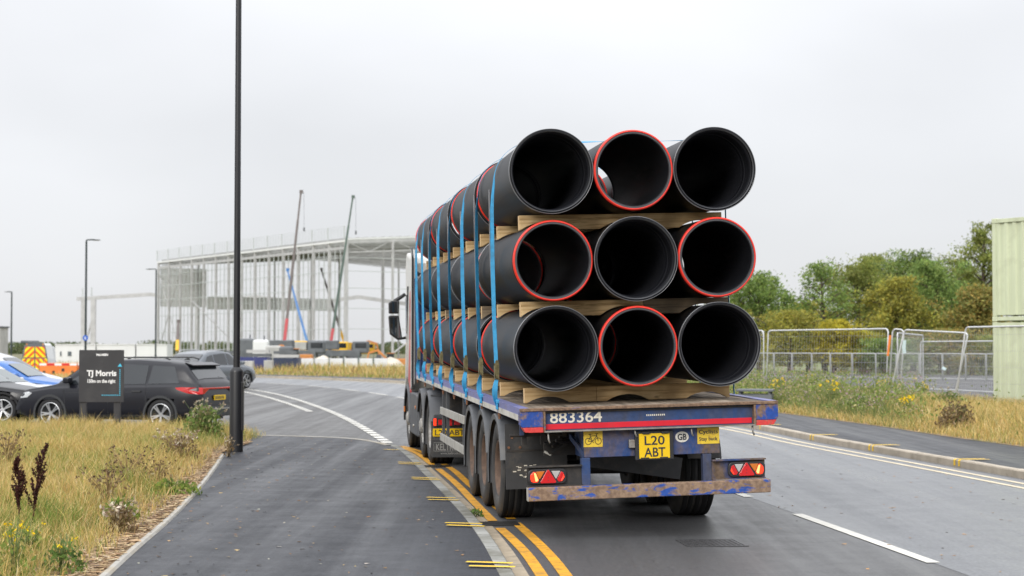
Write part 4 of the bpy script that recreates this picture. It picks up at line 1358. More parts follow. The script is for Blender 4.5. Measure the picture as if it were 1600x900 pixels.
for x0 in (-1.22, -0.98, 0.98):
    rl = tbox('rear_lamp', (x0, 9.93, 0.60), (x0 + 0.20, 9.97, 0.73), 'plastic_black', 0.01)
    tbox('lens', (x0 + 0.012, 9.922, 0.61), (x0 + 0.055, 9.9295, 0.72), 'lamp_red_lit' if x0 < -1 else 'lamp_red', 0.006, rl)
    tbox('lens', (x0 + 0.085, 9.922, 0.62), (x0 + 0.18, 9.9295, 0.70), 'lamp_red', 0.006, rl)
# cab: side outline extruded, sides tapered towards the front
cabo = [(14.05, 1.02), (14.05, 3.28), (14.12, 3.40), (15.2, 3.52), (15.75, 3.32), (16.05, 2.75), (16.28, 1.9), (16.32, 0.55), (15.62, 0.50), (15.58, 1.06), (15.3, 1.22), (14.55, 1.22), (14.33, 1.06)]
mb = MB()
k_ = len(cabo)
def cx_(y): return 1.245 - 0.10 * max(0, (y - 15.3)) ** 1.6
vsL = [(-cx_(y), y, z) for y, z in cabo]; vsR = [(cx_(y), y, z) for y, z in cabo]
mb.add(vsL + vsR, [tuple(range(k_)), tuple(range(2 * k_ - 1, k_ - 1, -1))] + [(i, (i + 1) % k_, k_ + (i + 1) % k_, k_ + i) for i in range(k_)])
cab = mb.build('cab', 'cab_white', tractor, 0.05)
def side_patch(name, poly, matn, parent, off=0.004, sx=-1):
    mb = MB()
    mb.add([(sx * (cx_(y) + off), y, z) for y, z in poly] + [(sx * (cx_(y) - 0.02), y, z) for y, z in poly],
           [tuple(range(len(poly))), tuple(range(2 * len(poly) - 1, len(poly) - 1, -1))] + [(i, (i + 1) % len(poly), len(poly) + (i + 1) % len(poly), len(poly) + i) for i in range(len(poly))])
    return mb.build(name, matn, parent)
for sx in (-1, 1):
    side_patch('red_flash', [(14.10, 1.0), (14.62, 1.24), (14.52, 1.5), (14.36, 1.9), (14.30, 2.35), (14.32, 2.75), (14.10, 2.80)], 'cab_red', cab, 0.004, sx)
    side_patch('side_window', [(15.0, 2.05), (15.0, 2.75), (15.75, 2.7), (15.95, 2.1)], 'glass_dark', cab, 0.006, sx)
    side_patch('door_line', [(14.86, 1.25), (14.86, 2.9), (14.88, 2.9), (14.88, 1.25)], 'cab_dark', cab, 0.005, sx)
    # air deflector behind the cab
    mb = MB(); mb.prism([(13.66, 1.15), (13.66, 3.35), (13.80, 3.50), (14.06, 3.52), (14.06, 1.05)], sx * 1.25, sx * 1.20, 'x')
    df = mb.build('air_deflector', 'cab_white', tractor, 0.01)
    mb = MB(); mb.prism([(13.63, 1.10), (13.63, 3.38), (13.79, 3.54), (14.06, 3.56), (14.06, 3.525), (13.80, 3.505), (13.656, 3.36), (13.656, 1.10)], sx * 1.262, sx * 1.232, 'x')
    mb.build('deflector_edge', 'cab_dark', df)
    mb = MB(); mb.bar((sx * 1.19, 13.72, 3.10), (sx * 0.9, 14.1, 2.98), 0.05, 0.05); mb.build('deflector_stay', 'cab_dark', df)
    mb = MB(); mb.bar((sx * 1.19, 13.75, 2.72), (sx * 0.5, 14.02, 2.60), 0.06, 0.08); mb.build('deflector_stay', 'hoard_navy', df)
    # mirrors
    mr_ = bpy.data.objects.new('mirror', None); COL.objects.link(mr_); mr_.parent = tractor
    xo = lambda v: sx * v
    mb = MB(); mb.tube([(xo(1.23), 15.7, 2.78), (xo(1.30), 15.68, 2.73), (xo(1.42), 15.66, 2.66), (xo(1.44), 15.66, 2.6)], 0.035, 8)
    mb.build('mirror_arm', 'mirror_black', mr_)
    mb = MB(); mb.tube([(xo(1.20), 15.7, 1.98), (xo(1.30), 15.68, 1.96), (xo(1.38), 15.66, 2.05)], 0.026, 8); mb.build('lower_arm', 'mirror_black', mr_)
    for nm, poly in (('upper_housing', [(1.35, 2.42), (1.53, 2.42), (1.535, 2.62), (1.49, 2.66), (1.34, 2.66)]), ('lower_housing', [(1.28, 1.94), (1.36, 1.93), (1.51, 2.04), (1.535, 2.36), (1.53, 2.385), (1.35, 2.385)])):
        mb = MB(); mb.prism([(xo(x), z) for x, z in poly], 15.58, 15.78, 'y'); hsg = mb.build(nm, 'mirror_black', mr_, 0.02)
        cx0 = sum(p[0] for p in poly) / len(poly); cz0 = sum(p[1] for p in poly) / len(poly)
        mb = MB(); mb.prism([(xo(cx0 + (x - cx0) * 0.82), cz0 + (z - cz0) * 0.82) for x, z in poly], 15.572, 15.5785, 'y'); mb.build('mirror_glass', 'mirror_glass', hsg)
    tbox('step_marker', (sx * 1.25 - 0.012, 15.45, 0.62), (sx * 1.25 + 0.012, 15.60, 0.72), 'lamp_amber', 0.004)
mb = MB(); mb.prism([(14.2, 3.42), (15.1, 3.56), (15.05, 3.72), (14.2, 3.66)], -0.95, 0.95, 'x'); mb.build('roof_deflector', 'cab_white', tractor, 0.05)
tbox('rear_wall_stack', (-0.95, 13.72, 1.2), (-0.45, 14.0, 2.9), 'cab_white', 0.04)
tbox('battery_box', (-0.9, 13.0, 0.5), (0.9, 13.9, 1.0), 'chassis_black')
# ------------------------------------------------------------------ cars
def car_paint(name, c, rough=0.22, metal=0.0):
    return mat(name, c, rough, metal, var=0.04, vscale=2, coat=0.1 if sum(c) < 0.3 else 0.4, spec=0.4)
car_paint('paint_black', (0.007, 0.0075, 0.012), 0.28); car_paint('paint_grey', (0.010, 0.0105, 0.013), 0.28); car_paint('paint_white', (0.66, 0.67, 0.68))
car_paint('paint_blue', (0.045, 0.145, 0.42)); car_paint('paint_slate', (0.12, 0.135, 0.155))
mat('car_rubber', (0.018, 0.018, 0.019), 0.8, var=0.1)
mat('car_trim', (0.030, 0.032, 0.034), 0.55, var=0.1)
mat('alloy', (0.52, 0.53, 0.54), 0.3, 0.8, var=0.05)
mat('chrome', (0.6, 0.6, 0.6), 0.2, 0.9, var=0)
mat('headlamp', (0.55, 0.57, 0.58), 0.08, 0.2, var=0.1, coat=1.0)
mat('car_tail_red', (0.50, 0.012, 0.012), 0.12, var=0.05, coat=0.8)

def car_wheel_meshes():
    mb = MB()
    r, w, rim = 0.345, 0.22, 0.245
    mb.lathe(tyre_prof(r, w, rim), 36)
    ty = mb.mesh('tyre', ['car_rubber'])
    mb = MB(); h = w / 2
    mb.mat(1); mb.lathe([(rim + 0.002, -h * 0.7), (rim - 0.02, -h * 0.75), (rim - 0.03, -h * 0.2), (0.0, -h * 0.2)], 32, closed=False)
    mb.mat(0); mb.lathe([(rim + 0.008, -h * 0.9), (rim - 0.016, -h * 0.94), (rim - 0.016, -h * 0.8), (rim + 0.008, -h * 0.78)], 32)
    for i in range(5):
        for dd in (-0.13, 0.13):
            a = 2 * math.pi * i / 5 + dd * 0.35; b = 2 * math.pi * i / 5 + dd
            mb.bar((0.03 * math.cos(a), -h * 0.62, 0.03 * math.sin(a)), ((rim - 0.012) * math.cos(b), -h * 0.86, (rim - 0.012) * math.sin(b)), 0.030, 0.03, up=(0, 1, 0))
    mb.cyl((0, -h * 0.5, 0), (0, -h * 0.78, 0), 0.055, 0.05, n=16)
    rm = mb.mesh('rim', ['alloy', 'car_trim'])
    for me in (ty, rm):
        bm = bmesh.new(); bm.from_mesh(me); bmesh.ops.recalc_face_normals(bm, faces=bm.faces); bm.to_mesh(me); bm.free()
    return ty, rm
CT, CR = car_wheel_meshes()

def interp(tab, x):
    return float(np.interp(x, [p[0] for p in tab], [p[1] for p in tab]))

def car(name, label, loc, rz, paint, L, W, top, belt, axles, roofy=0.78, arch='car_trim', scale=1.0, windows=(), screens=(), glass='glass_dark', rails=False, rear=None, front=None, wr=0.345, group=None, chrome_line=False):
    root = empty(name, loc, rz, label, 'car', group)
    root.scale = (scale,) * 3
    x0, x1 = -L / 2, L / 2
    def hw(x):
        u = abs(x) / (L / 2)
        return W / 2 * (1 - 0.16 * max(0, (u - 0.62) / 0.38) ** 2.2)
    def section(x):
        w = hw(x); T = interp(top, x); b = min(interp(belt, x), T - 0.03); e = T - b
        u = abs(x) / (L / 2)
        z0 = 0.24 + 0.12 * max(0, (u - 0.8) / 0.2) ** 1.5
        z8 = T - min(0.075, e * 0.4); y8 = w * (0.955 - (0.955 - roofy) * min(1, e / 0.5))
        y5 = 0.955 * w
        pts = [(0.90 * w, z0), (0.985 * w, z0 + 0.09), (w, z0 + 0.32 * (b - z0)), (0.998 * w, z0 + 0.62 * (b - z0)), (0.99 * w, b - 0.06 * min(1, (b - z0))), (0.975 * w, b - 0.015), (y5, b)]
        for t in (0.33, 0.66, 1.0):
            pts.append((y5 + (y8 - y5) * t, b + (z8 - b) * t))
        pts += [(y8 * 0.93, T - min(0.03, e * 0.2)), (y8 * 0.55, T - min(0.005, e * 0.05)), (0, T)]
        return pts
    def side_y(x, z):
        s = section(x); best = s[6][0]
        for (ya, za), (yb, zb) in zip(s[:-1], s[1:]):
            if min(za, zb) - 1e-6 <= z <= max(za, zb) + 1e-6 and abs(zb - za) > 1e-6:
                return ya + (yb - ya) * (z - za) / (zb - za)
        return best
    def top_z(x, f):
        """point on the upper surface at side fraction f of the pillar edge"""
        s = section(x)
        yy = s[9][0] * f
        a = sorted(s[9:], key=lambda p: p[0])
        return yy, float(np.interp(yy, [p[0] for p in a], [p[1] for p in a]))
    xs = np.unique(np.concatenate([np.linspace(x0, x0 + 0.3, 9), np.linspace(x0 + 0.3, x1 - 0.3, 64), np.linspace(x1 - 0.3, x1, 9)]))
    rows = []
    for x in xs:
        s = section(x)
        rows.append([(x, -y, z) for y, z in s] + [(x, y, z) for y, z in reversed(s[:-1])])
    m = len(rows[0])
    mb = MB()
    vs_ = [p for r_ in rows for p in r_]
    fs_ = []
    for i in range(len(rows) - 1):
        for j in range(m - 1):
            q = [i * m + j, i * m + j + 1, (i + 1) * m + j + 1, (i + 1) * m + j]
            c = [sum(vs_[k][d] for k in q) / 4 for d in range(3)]
            if any((c[0] - ax) ** 2 + (c[2] - wr) ** 2 < 0.395 ** 2 for ax in axles) and abs(c[1]) > 0.3:
                continue
            fs_.append(tuple(q))
    fs_.append(tuple(range(m))); fs_.append(tuple(reversed(range((len(rows) - 1) * m, len(rows) * m))))
    mb.add(vs_, fs_, True)
    body = mb.build('body', paint, root, sharp=38)
    mb = MB()
    mb.box((x0 + 0.25, -W * 0.36, 0.22), (x1 - 0.25, W * 0.36, 0.5)); mb.build('underbody', 'car_trim', root)
    for ax in axles:
        for sy in (-1, 1):
            mb = MB()
            n = 20; rr_ = []
            yo = sy * (hw(ax) + 0.012)
            for i in range(n + 1):
                a = R(-12 + 204 * i / n)
                c, s_ = math.cos(a), math.sin(a)
                rr_.append([(ax + 0.43 * c, yo - sy * 0.03, wr + 0.43 * s_), (ax + 0.425 * c, yo, wr + 0.425 * s_), (ax + 0.375 * c, yo, wr + 0.375 * s_), (ax + 0.375 * c, sy * 0.45, wr + 0.375 * s_)])
            mb.grid(rr_, True); mb.build('wheel_arch', arch, root, sharp=40)
            mb = MB(); mb.add([(ax + 0.38 * math.cos(R(a)), sy * 0.47, wr + 0.38 * math.sin(R(a))) for a in range(0, 360, 20)], [tuple(range(18))]); mb.build('wheel_well', 'car_trim', root)
            w = bpy.data.objects.new('wheel', None); COL.objects.link(w); w.parent = root
            w.location = (ax, sy * (W / 2 - 0.115), wr); w.rotation_euler = (0, random.uniform(0, 6), 0 if sy < 0 else math.pi)
            link('tyre', CT, w); link('rim', CR, w)
    for poly in windows:
        for sy in (-1, 1):
            mb = MB()
            # dense outline lifted on to the flank
            pts = []
            for a, b in zip(poly, poly[1:] + poly[:1]):
                for t in np.linspace(0, 1, 6, endpoint=False):
                    x = a[0] + (b[0] - a[0]) * t; z = a[1] + (b[1] - a[1]) * t
                    pts.append((x, sy * (side_y(x, z) + 0.006), z))
            cxm = sum(p[0] for p in poly) / len(poly); czm = sum(p[1] for p in poly) / len(poly)
            pts.append((cxm, sy * (side_y(cxm, czm) + 0.006), czm))
            k = len(pts) - 1
            mb.add(pts, [(i, (i + 1) % k, k) for i in range(k)], True)
            mb.build('side_window', glass, root)
    for xa, xb, fa, fb, nm in screens:
        mb = MB(); rr_ = []
        for t in np.linspace(0, 1, 9):
            x = xa + (xb - xa) * t; f = fa + (fb - fa) * t
            row = []
            for g in np.linspace(-f, f, 11):
                yy, z = top_z(x, g)
                row.append((x + (0.006 if xa > 0 else -0.006), yy, z + 0.008))
            rr_.append(row)
        mb.grid(rr_, True); mb.build(nm, glass, root)
    def box(nm, lo, hi, mt, bev=0.01, both=True):
        for sy in ((-1, 1) if both else (1,)):
            mb = MB()
            mb.box((lo[0], min(sy * lo[1], sy * hi[1]), lo[2]), (hi[0], max(sy * lo[1], sy * hi[1]), hi[2])); mb.build(nm, mt, root, bev)
    def side_strip(nm, poly, mt, off=0.008):
        for sy in (-1, 1):
            pl_ = [(a[0] + (b[0] - a[0]) * t, a[1] + (b[1] - a[1]) * t) for a, b in zip(poly, poly[1:] + poly[:1]) for t in np.linspace(0, 1, 7, endpoint=False)]
            mb = MB(); pts = [(x, sy * (side_y(x, z) + off), z) for x, z in pl_] + [(x, sy * (side_y(x, z) - 0.03), z) for x, z in pl_]
            k = len(pl_)
            cx0 = sum(p[0] for p in pl_) / k; cz0 = sum(p[1] for p in pl_) / k
            pts.append((cx0, sy * (side_y(cx0, cz0) + off), cz0))
            mb.add(pts, [(i, (i + 1) % k, 2 * k) for i in range(k)] + [(i, (i + 1) % k, k + (i + 1) % k, k + i) for i in range(k)]); mb.build(nm, mt, root)
    # mirrors
    mxp = [w_ for w_ in windows][-1]
    mx0 = max(p[0] for p in mxp) - 0.12; mz0 = min(p[1] for p in mxp) + 0.02
    for sy in (-1, 1):
        mb = MB(); yb = side_y(mx0, mz0)
        mb.box((mx0 - 0.08, min(sy * (yb + 0.02), sy * (yb + 0.22)), mz0), (mx0 + 0.08, max(sy * (yb + 0.02), sy * (yb + 0.22)), mz0 + 0.14)); mb.build('mirror', paint, root, 0.04)
    side_strip('sill', [(axles[0] + 0.42, 0.27), (axles[1] - 0.42, 0.27), (axles[1] - 0.42, 0.34), (axles[0] + 0.42, 0.34)], 'car_trim', 0.012)
    return root, box, side_strip, side_y, hw

# black seven-seat style SUV beside the sign
suv_top = [(-2.36, 0.60), (-2.335, 0.80), (-2.31, 1.0), (-2.26, 1.06), (-2.10, 1.24), (-1.93, 1.44), (-1.86, 1.49), (-1.4, 1.54), (-0.7, 1.575), (0.0, 1.56), (0.45, 1.51), (0.62, 1.47), (1.28, 1.03), (1.42, 0.99), (2.0, 0.91), (2.22, 0.82), (2.34, 0.66), (2.36, 0.55)]
suv_belt = [(-2.36, 0.55), (-2.28, 0.98), (-1.5, 0.985), (1.0, 0.94), (1.4, 0.92), (2.1, 0.82), (2.36, 0.5)]
suv, bx, ss, sy_, hw_ = car('parked_suv', 'black SUV with red light bar and yellow rear plate, parked behind the black sign', (-8.62, 38.2, 0.0), R(162), 'paint_black', 4.72, 1.84, suv_top, suv_belt, (-1.40, 1.38), scale=0.985,
    windows=[[(-1.82, 1.04), (-1.66, 1.40), (-1.12, 1.425), (-1.06, 1.02)], [(-1.0, 1.02), (-1.02, 1.43), (-0.15, 1.47), (-0.12, 1.0)], [(-0.05, 1.0), (-0.08, 1.47), (0.35, 1.44), (1.02, 1.0)]],
    screens=[(-2.19, -1.96, 0.90, 0.92, 'rear_window'), (1.22, 0.66, 0.95, 0.9, 'windscreen')])
ss('tail_lamp', [(-2.30, 0.80), (-2.05, 0.82), (-1.80, 0.90), (-1.76, 0.945), (-1.9, 0.955), (-2.30, 0.945)], 'car_tail_red', 0.012)
mb = MB(); mb.box((-2.372, -0.50, 0.905), (-2.30, 0.50, 0.942)); mb.build('light_bar', 'car_tail_red', suv, 0.008)
for sy in (-1, 1):
    mb = MB(); mb.prism([(sy * 0.501, 0.905), (sy * 0.501, 0.942), (sy * 0.79, 0.945), (sy * 0.80, 0.80), (sy * 0.72, 0.80), (sy * 0.60, 0.86)], -2.374, -2.22, 'x'); mb.build('tail_lamp', 'car_tail_red', suv, 0.01)
mb = MB(); mb.prism([(-2.06, 1.435), (-1.84, 1.497), (-1.84, 1.47), (-2.04, 1.405)], -0.62, 0.62, 'y'); mb.build('roof_spoiler', 'paint_black', suv, 0.008)
mb = MB(); mb.box((-2.385, -0.26, 0.66), (-2.36, 0.26, 0.77)); pl = mb.build('number_plate', 'plate_yellow', suv, 0.004)
for k_ in range(7):
    mb = MB(); mb.box((-2.387, 0.20 - k_ * 0.062, 0.68), (-2.3855, 0.235 - k_ * 0.062, 0.75)); mb.build('worn_character', 'letter_black', pl)
mb = MB(); mb.box((-2.40, -0.80, 0.30), (-2.30, 0.80, 0.52)); mb.build('rear_bumper', 'car_trim', suv, 0.02)
mb = MB(); mb.box((-2.41, -0.78, 0.46), (-2.399, 0.78, 0.485)); mb.build('chrome_strip', 'chrome', suv)
for sy in (-1, 1):
    mb = MB(); mb.box((-2.412, sy * 0.60 - 0.12, 0.375), (-2.398, sy * 0.60 + 0.12, 0.41)); mb.build('fog_reflector', 'car_tail_red', suv)
    mb = MB(); mb.tube([(-1.5, sy * 0.66, 1.555), (-1.35, sy * 0.66, 1.60), (0.2, sy * 0.66, 1.60), (0.35, sy * 0.66, 1.555)], 0.016, 6); mb.build('roof_rail', 'car_trim', suv)
mb = MB(); mb.prism([(-1.62, 1.535), (-1.48, 1.545), (-1.60, 1.61)], -0.015, 0.015, 'y'); mb.build('antenna_fin', 'car_trim', suv)
mb = MB(); mb.bar((-2.12, 0.0, 1.165), (-2.17, -0.33, 1.16), 0.02, 0.03); mb.build('rear_wiper', 'car_trim', suv)
ss('headlight', [(2.0, 0.70), (2.27, 0.68), (2.25, 0.78), (1.98, 0.83), (1.86, 0.80)], 'headlamp', 0.01)
ss('door_seam', [(-1.045, 0.42), (-1.035, 0.42), (-1.02, 1.0), (-1.03, 1.0)], 'car_trim', 0.003)
ss('door_seam', [(-0.10, 0.36), (-0.09, 0.36), (-0.08, 1.0), (-0.09, 1.0)], 'car_trim', 0.003)
ss('door_seam', [(0.98, 0.42), (0.99, 0.42), (1.05, 0.95), (1.04, 0.95)], 'car_trim', 0.003)
ss('door_handle', [(-0.92, 0.845), (-0.70, 0.845), (-0.70, 0.875), (-0.92, 0.875)], 'car_trim', 0.03)
ss('door_handle', [(0.0, 0.835), (0.22, 0.835), (0.22, 0.865), (0.0, 0.865)], 'car_trim', 0.03)
ss('belt_crease', [(-1.7, 0.855), (1.0, 0.81), (1.0, 0.817), (-1.7, 0.866)], 'car_trim', 0.002)

sal_top = [(-2.3, 0.60), (-2.26, 0.85), (-2.2, 0.97), (-1.75, 1.04), (-1.55, 1.10), (-0.85, 1.38), (-0.3, 1.44), (0.2, 1.41), (0.40, 1.36), (1.12, 0.96), (1.3, 0.92), (1.9, 0.84), (2.15, 0.75), (2.28, 0.60), (2.3, 0.52)]
sal_belt = [(-2.3, 0.5), (-2.2, 0.88), (-1.4, 0.91), (0.9, 0.87), (1.3, 0.84), (2.05, 0.74), (2.3, 0.46)]
sal_win = [[(-1.25, 0.96), (-0.85, 1.27), (-0.30, 1.335), (-0.25, 0.93)], [(-0.17, 0.93), (-0.20, 1.335), (0.18, 1.31), (0.88, 0.92)]]
sal_scr = [(-1.5, -0.92, 0.93, 0.9, 'rear_window'), (1.06, 0.44, 0.95, 0.9, 'windscreen')]
def parked(name, label, nose_px, Y, rz, paint, top, belt, win, scr, glass='glass_pale', L=4.6, W=1.80, scale=1.0, arch=None):
    X = (nose_px - 800) / FPX * Y
    half = L / 2 * scale
    loc = (X - half * math.cos(rz), Y - half * math.sin(rz), 0.0)
    r_, b_, s_, yy, hh = car(name, label, loc, rz, paint, L, W, top, belt, (-1.36, 1.36), windows=win, screens=scr, glass=glass, arch=arch or paint, scale=scale, group='cars parked in a row nose outward')
    s_('headlight', [(L / 2 - 0.42, 0.66), (L / 2 - 0.12, 0.58), (L / 2 - 0.14, 0.67), (L / 2 - 0.40, 0.75)], 'headlamp', 0.01)
    s_('tail_lamp', [(-L / 2 + 0.08, 0.72), (-L / 2 + 0.36, 0.74), (-L / 2 + 0.34, 0.84), (-L / 2 + 0.1, 0.83)], 'car_tail_red', 0.01)
    s_('door_seam', [(-0.23, 0.34), (-0.22, 0.34), (-0.205, 0.92), (-0.215, 0.92)], 'car_trim', 0.003)
    s_('door_seam', [(0.86, 0.4), (0.87, 0.4), (0.95, 0.88), (0.94, 0.88)], 'car_trim', 0.003)
    s_('door_handle', [(-0.14, 0.78), (0.06, 0.78), (0.06, 0.81), (-0.14, 0.81)], 'car_trim', 0.025)
    s_('window_trim', [(-1.3, 0.925), (0.95, 0.885), (0.95, 0.898), (-1.3, 0.94)], 'chrome' if paint != 'paint_white' else 'car_trim', 0.008)
    mb = MB(); mb.box((L / 2 - 0.06, -0.26, 0.38), (L / 2 + 0.01, 0.26, 0.49)); mb.build('number_plate', 'letter_white', r_, 0.004)
    mb = MB(); mb.box((L / 2 - 0.08, -0.42, 0.50), (L / 2 - 0.01, 0.42, 0.62)); mb.build('grille', 'car_trim', r_, 0.01)
    return r_
parked('parked_saloon', 'dark grey saloon parked behind the front of the black SUV', 84, 40.8, R(-3), 'paint_grey', sal_top, sal_belt, sal_win, sal_scr, scale=0.98)
parked('parked_coupe', 'white coupe between the dark grey saloon and the blue car', 100, 44.6, R(-4), 'paint_white', [(x, z - 0.07 * (z > 0.9)) for x, z in sal_top], sal_belt, [[(x, z - 0.05) for x, z in p] for p in sal_win], sal_scr, scale=0.97)
parked('parked_hatchback', 'bright blue car with white mirror behind the white coupe', 126, 48.5, R(-4), 'paint_blue', sal_top, sal_belt, sal_win, sal_scr)
mpv_top = [(-2.2, 0.6), (-2.18, 1.0), (-2.1, 1.25), (-1.95, 1.50), (-1.6, 1.60), (-0.6, 1.66), (0.1, 1.63), (0.5, 1.52), (1.35, 1.02), (1.5, 0.98), (1.95, 0.88), (2.12, 0.75), (2.2, 0.55)]
mpv_belt = [(-2.2, 0.55), (-2.1, 0.98), (1.0, 0.94), (1.5, 0.90), (2.0, 0.76), (2.2, 0.48)]
parked('parked_people_carrier', 'tall white car with black windows at the back of the parked row', 97, 52.5, R(-5), 'paint_white', mpv_top, mpv_belt,
       [[(-1.8, 1.04), (-1.7, 1.42), (-1.0, 1.48), (-0.95, 1.0)], [(-0.88, 1.0), (-0.92, 1.49), (-0.1, 1.5), (-0.02, 0.98)], [(0.05, 0.98), (0.0, 1.49), (0.35, 1.44), (1.1, 0.98)]], [(-2.08, -1.96, 0.9, 0.92, 'rear_window'), (1.28, 0.56, 0.95, 0.9, 'windscreen')], L=4.4, W=1.82, glass='glass_dark')
cr_top = [(-2.25, 0.6), (-2.22, 0.9), (-2.15, 1.03), (-1.95, 1.13), (-1.35, 1.46), (-0.9, 1.55), (-0.2, 1.58), (0.35, 1.52), (0.5, 1.47), (1.25, 1.02), (1.4, 0.98), (1.95, 0.9), (2.15, 0.8), (2.25, 0.6)]
cr_belt = [(-2.25, 0.55), (-2.15, 0.95), (1.0, 0.93), (1.4, 0.9), (2.05, 0.78), (2.25, 0.5)]
crs, bx, ss, sy_, hw_ = car('parked_crossover', 'slate grey crossover seen from behind, beyond the black SUV roof', (-13.0, 73.5, 0.0), R(66), 'paint_slate', 4.5, 1.86, cr_top, cr_belt, (-1.35, 1.35), arch='car_trim', scale=1.06,
    windows=[[(-1.55, 1.05), (-1.3, 1.33), (-0.95, 1.40), (-0.92, 1.01)], [(-0.85, 1.01), (-0.88, 1.41), (-0.05, 1.46), (0.0, 0.99)], [(0.07, 0.99), (0.02, 1.46), (0.3, 1.42), (1.02, 0.98)]],
    screens=[(-1.92, -1.42, 0.93, 0.9, 'rear_window'), (1.2, 0.54, 0.95, 0.9, 'windscreen')])
ss('tail_lamp', [(-2.2, 0.80), (-1.85, 0.86), (-1.8, 0.92), (-2.17, 0.92)], 'car_tail_red', 0.012)
mb = MB(); mb.box((-2.275, -0.26, 0.62), (-2.25, 0.26, 0.73)); mb.build('number_plate', 'plate_yellow', crs, 0.004)
for sy in (-1, 1):
    mb = MB(); mb.tube([(-1.2, sy * 0.66, 1.53), (-1.0, sy * 0.66, 1.585), (0.1, sy * 0.66, 1.60), (0.3, sy * 0.66, 1.55)], 0.016, 6); mb.build('roof_rail', 'alloy', crs)
# ------------------------------------------------------------------ street furniture
def lamp_post(loc, h, rb, rt, arm, label, matn='pole_dark', base_h=1.2, armlen=0.8):
    root = empty('lamp_post', loc, 0, label, 'lamp post', 'street lamp posts')
    mb = MB(); mb.lathe([(0.0, -0.2), (rb, -0.2), (rb, base_h - 0.03), (rb * 0.95, base_h), (rt * 1.15, base_h + 0.05), (0, base_h + 0.05)], 24, Matrix.Rotation(R(90), 4, 'X'), closed=False); mb.build('base_column', matn, root, sharp=40)
    mb = MB(); mb.cyl((0, 0, base_h + 0.03), (0, 0, h), rt, rt * 0.8, n=20); mb.build('shaft', matn, root)
    ax = 1 if arm > 0 else -1
    mb = MB(); mb.tube([(0, 0, h - 0.02), (0, 0, h + 0.06), (ax * 0.1, 0, h + 0.09), (ax * armlen * 0.5, 0, h + 0.09)], rt * 0.6, 8); mb.build('arm', matn, root)
    mb = MB(); mb.prism([(ax * armlen * 0.4, h + 0.05), (ax * armlen * 0.45, h + 0.13), (ax * armlen, h + 0.09), (ax * armlen, h + 0.06)], -0.13, 0.13, 'y'); hd = mb.build('lantern', matn, root, 0.01)
    mb = MB(); mb.box((min(ax * armlen * 0.5, ax * armlen * 0.9), -0.1, h + 0.035), (max(ax * armlen * 0.5, ax * armlen * 0.9), 0.1, h + 0.05)); mb.build('lens', 'lamp_clear', hd)
    return root
g = gp(369, 706, PATH_Z)
lp = lamp_post((g.x, g.y, PATH_Z), 9.6, 0.112, 0.056, 1, 'thick black lamp post standing at the pavement edge beside the verge', 'pole_black', 1.34, 1.0)
mb = MB(); mb.box((0.085, -0.07, 0.35), (0.118, 0.07, 1.15)); dr = mb.build('access_door', 'pole_black', lp, 0.01)
mb = MB(); mb.cyl((0.118, 0.0, 1.05), (0.124, 0.0, 1.05), 0.015, n=8); mb.build('lock', 'iron', dr)
for px, Yd, h, ax, lb in ((134, 99, 7.95, 1, 'dark lamp post with round blue sign, behind the black notice board'), (243.5, 135, 7.9, -1, 'dark lamp post in front of the left end of the steel frame'), (18, 190, 7.9, -1, 'most distant lamp post, beyond the striped service van')):
    lamp_post(((px - 800) / FPX * Yd, Yd, 0), h, 0.09, 0.07 if Yd < 180 else 0.1, ax, lb)
p = at(134, 528, 98.9)
mb = MB(Matrix.Translation((p.x, p.y - 0.09, p.z))); mb.cyl((0, 0, 0), (0, -0.02, 0), 0.16, n=24); rs = mb.build('round_sign', 'sign_blue')
tag(rs, 'small round blue path sign fixed to a lamp post', 'sign')
mb = MB(Matrix.Translation((p.x, p.y - 0.115, p.z)))
mb.cyl((-0.02, 0, 0.06), (-0.02, -0.004, 0.06), 0.02, n=10); mb.box((-0.04, -0.004, -0.09), (0.0, 0, 0.035)); mb.box((0.03, -0.004, -0.09), (0.055, 0, 0.0)); mb.cyl((0.042, 0, 0.02), (0.042, -0.004, 0.02), 0.015, n=10)
tag(mb.build('symbol', 'letter_white', rs), kind='stuff')

# black notice board
YS = 33.0
sc = YS / FPX
sg = empty('notice_board', (at(158, 660, YS).x, YS, 0.18), 0, 'black notice board lettered TJ Morris with a dotted blue arrow', 'sign')
MS = Matrix.Identity(4)
wS, hS = 70 * sc, 81.5 * sc
zb = at(158, 628.5, YS).z - 0.18
mb = MB(); mb.box((-wS / 2, -0.012, zb), (wS / 2, 0.012, zb + hS)); pn = mb.build('panel', 'sign_black', sg, 0.004)
for x0, x1 in ((123.5, 134), (177, 187)):
    xa, xb = (x0 - 158) * sc, (x1 - 158) * sc
    mb = MB(); mb.box((xa, 0.0125, -0.35), (xb, 0.10, zb + hS - 0.1)); mb.build('post', 'sign_black', sg, 0.006)
def st(s, x0, x1, y0, y1, m, b=0.0):
    text_mesh('lettering', s, (x1 - x0) * sc, (y1 - y0) * sc, m, pn, Matrix.Translation(((x0 - 158) * sc, -0.0125, zb + (628.5 - y1) * sc)), 0.003, b)
st('McLAREN', 150, 168.2, 552.6, 556.3, 'letter_white', 0.05)
st('TJ Morris', 135.3, 181.5, 578.6, 590.5, 'letter_white', 0.035)
st('150m on the right', 136.5, 180, 592.5, 600, 'letter_white', 0.03)
for i in range(14):
    x, y = 187, 617.5 - i * 3.05
    mb = MB(); q = ((x - 158) * sc, zb + (628.5 - y) * sc); mb.box((q[0] - 0.010, -0.0155, q[1] - 0.0085), (q[0] + 0.010, -0.0125, q[1] + 0.0085)); mb.build('arrow_dot', 'letter_cyan', pn)
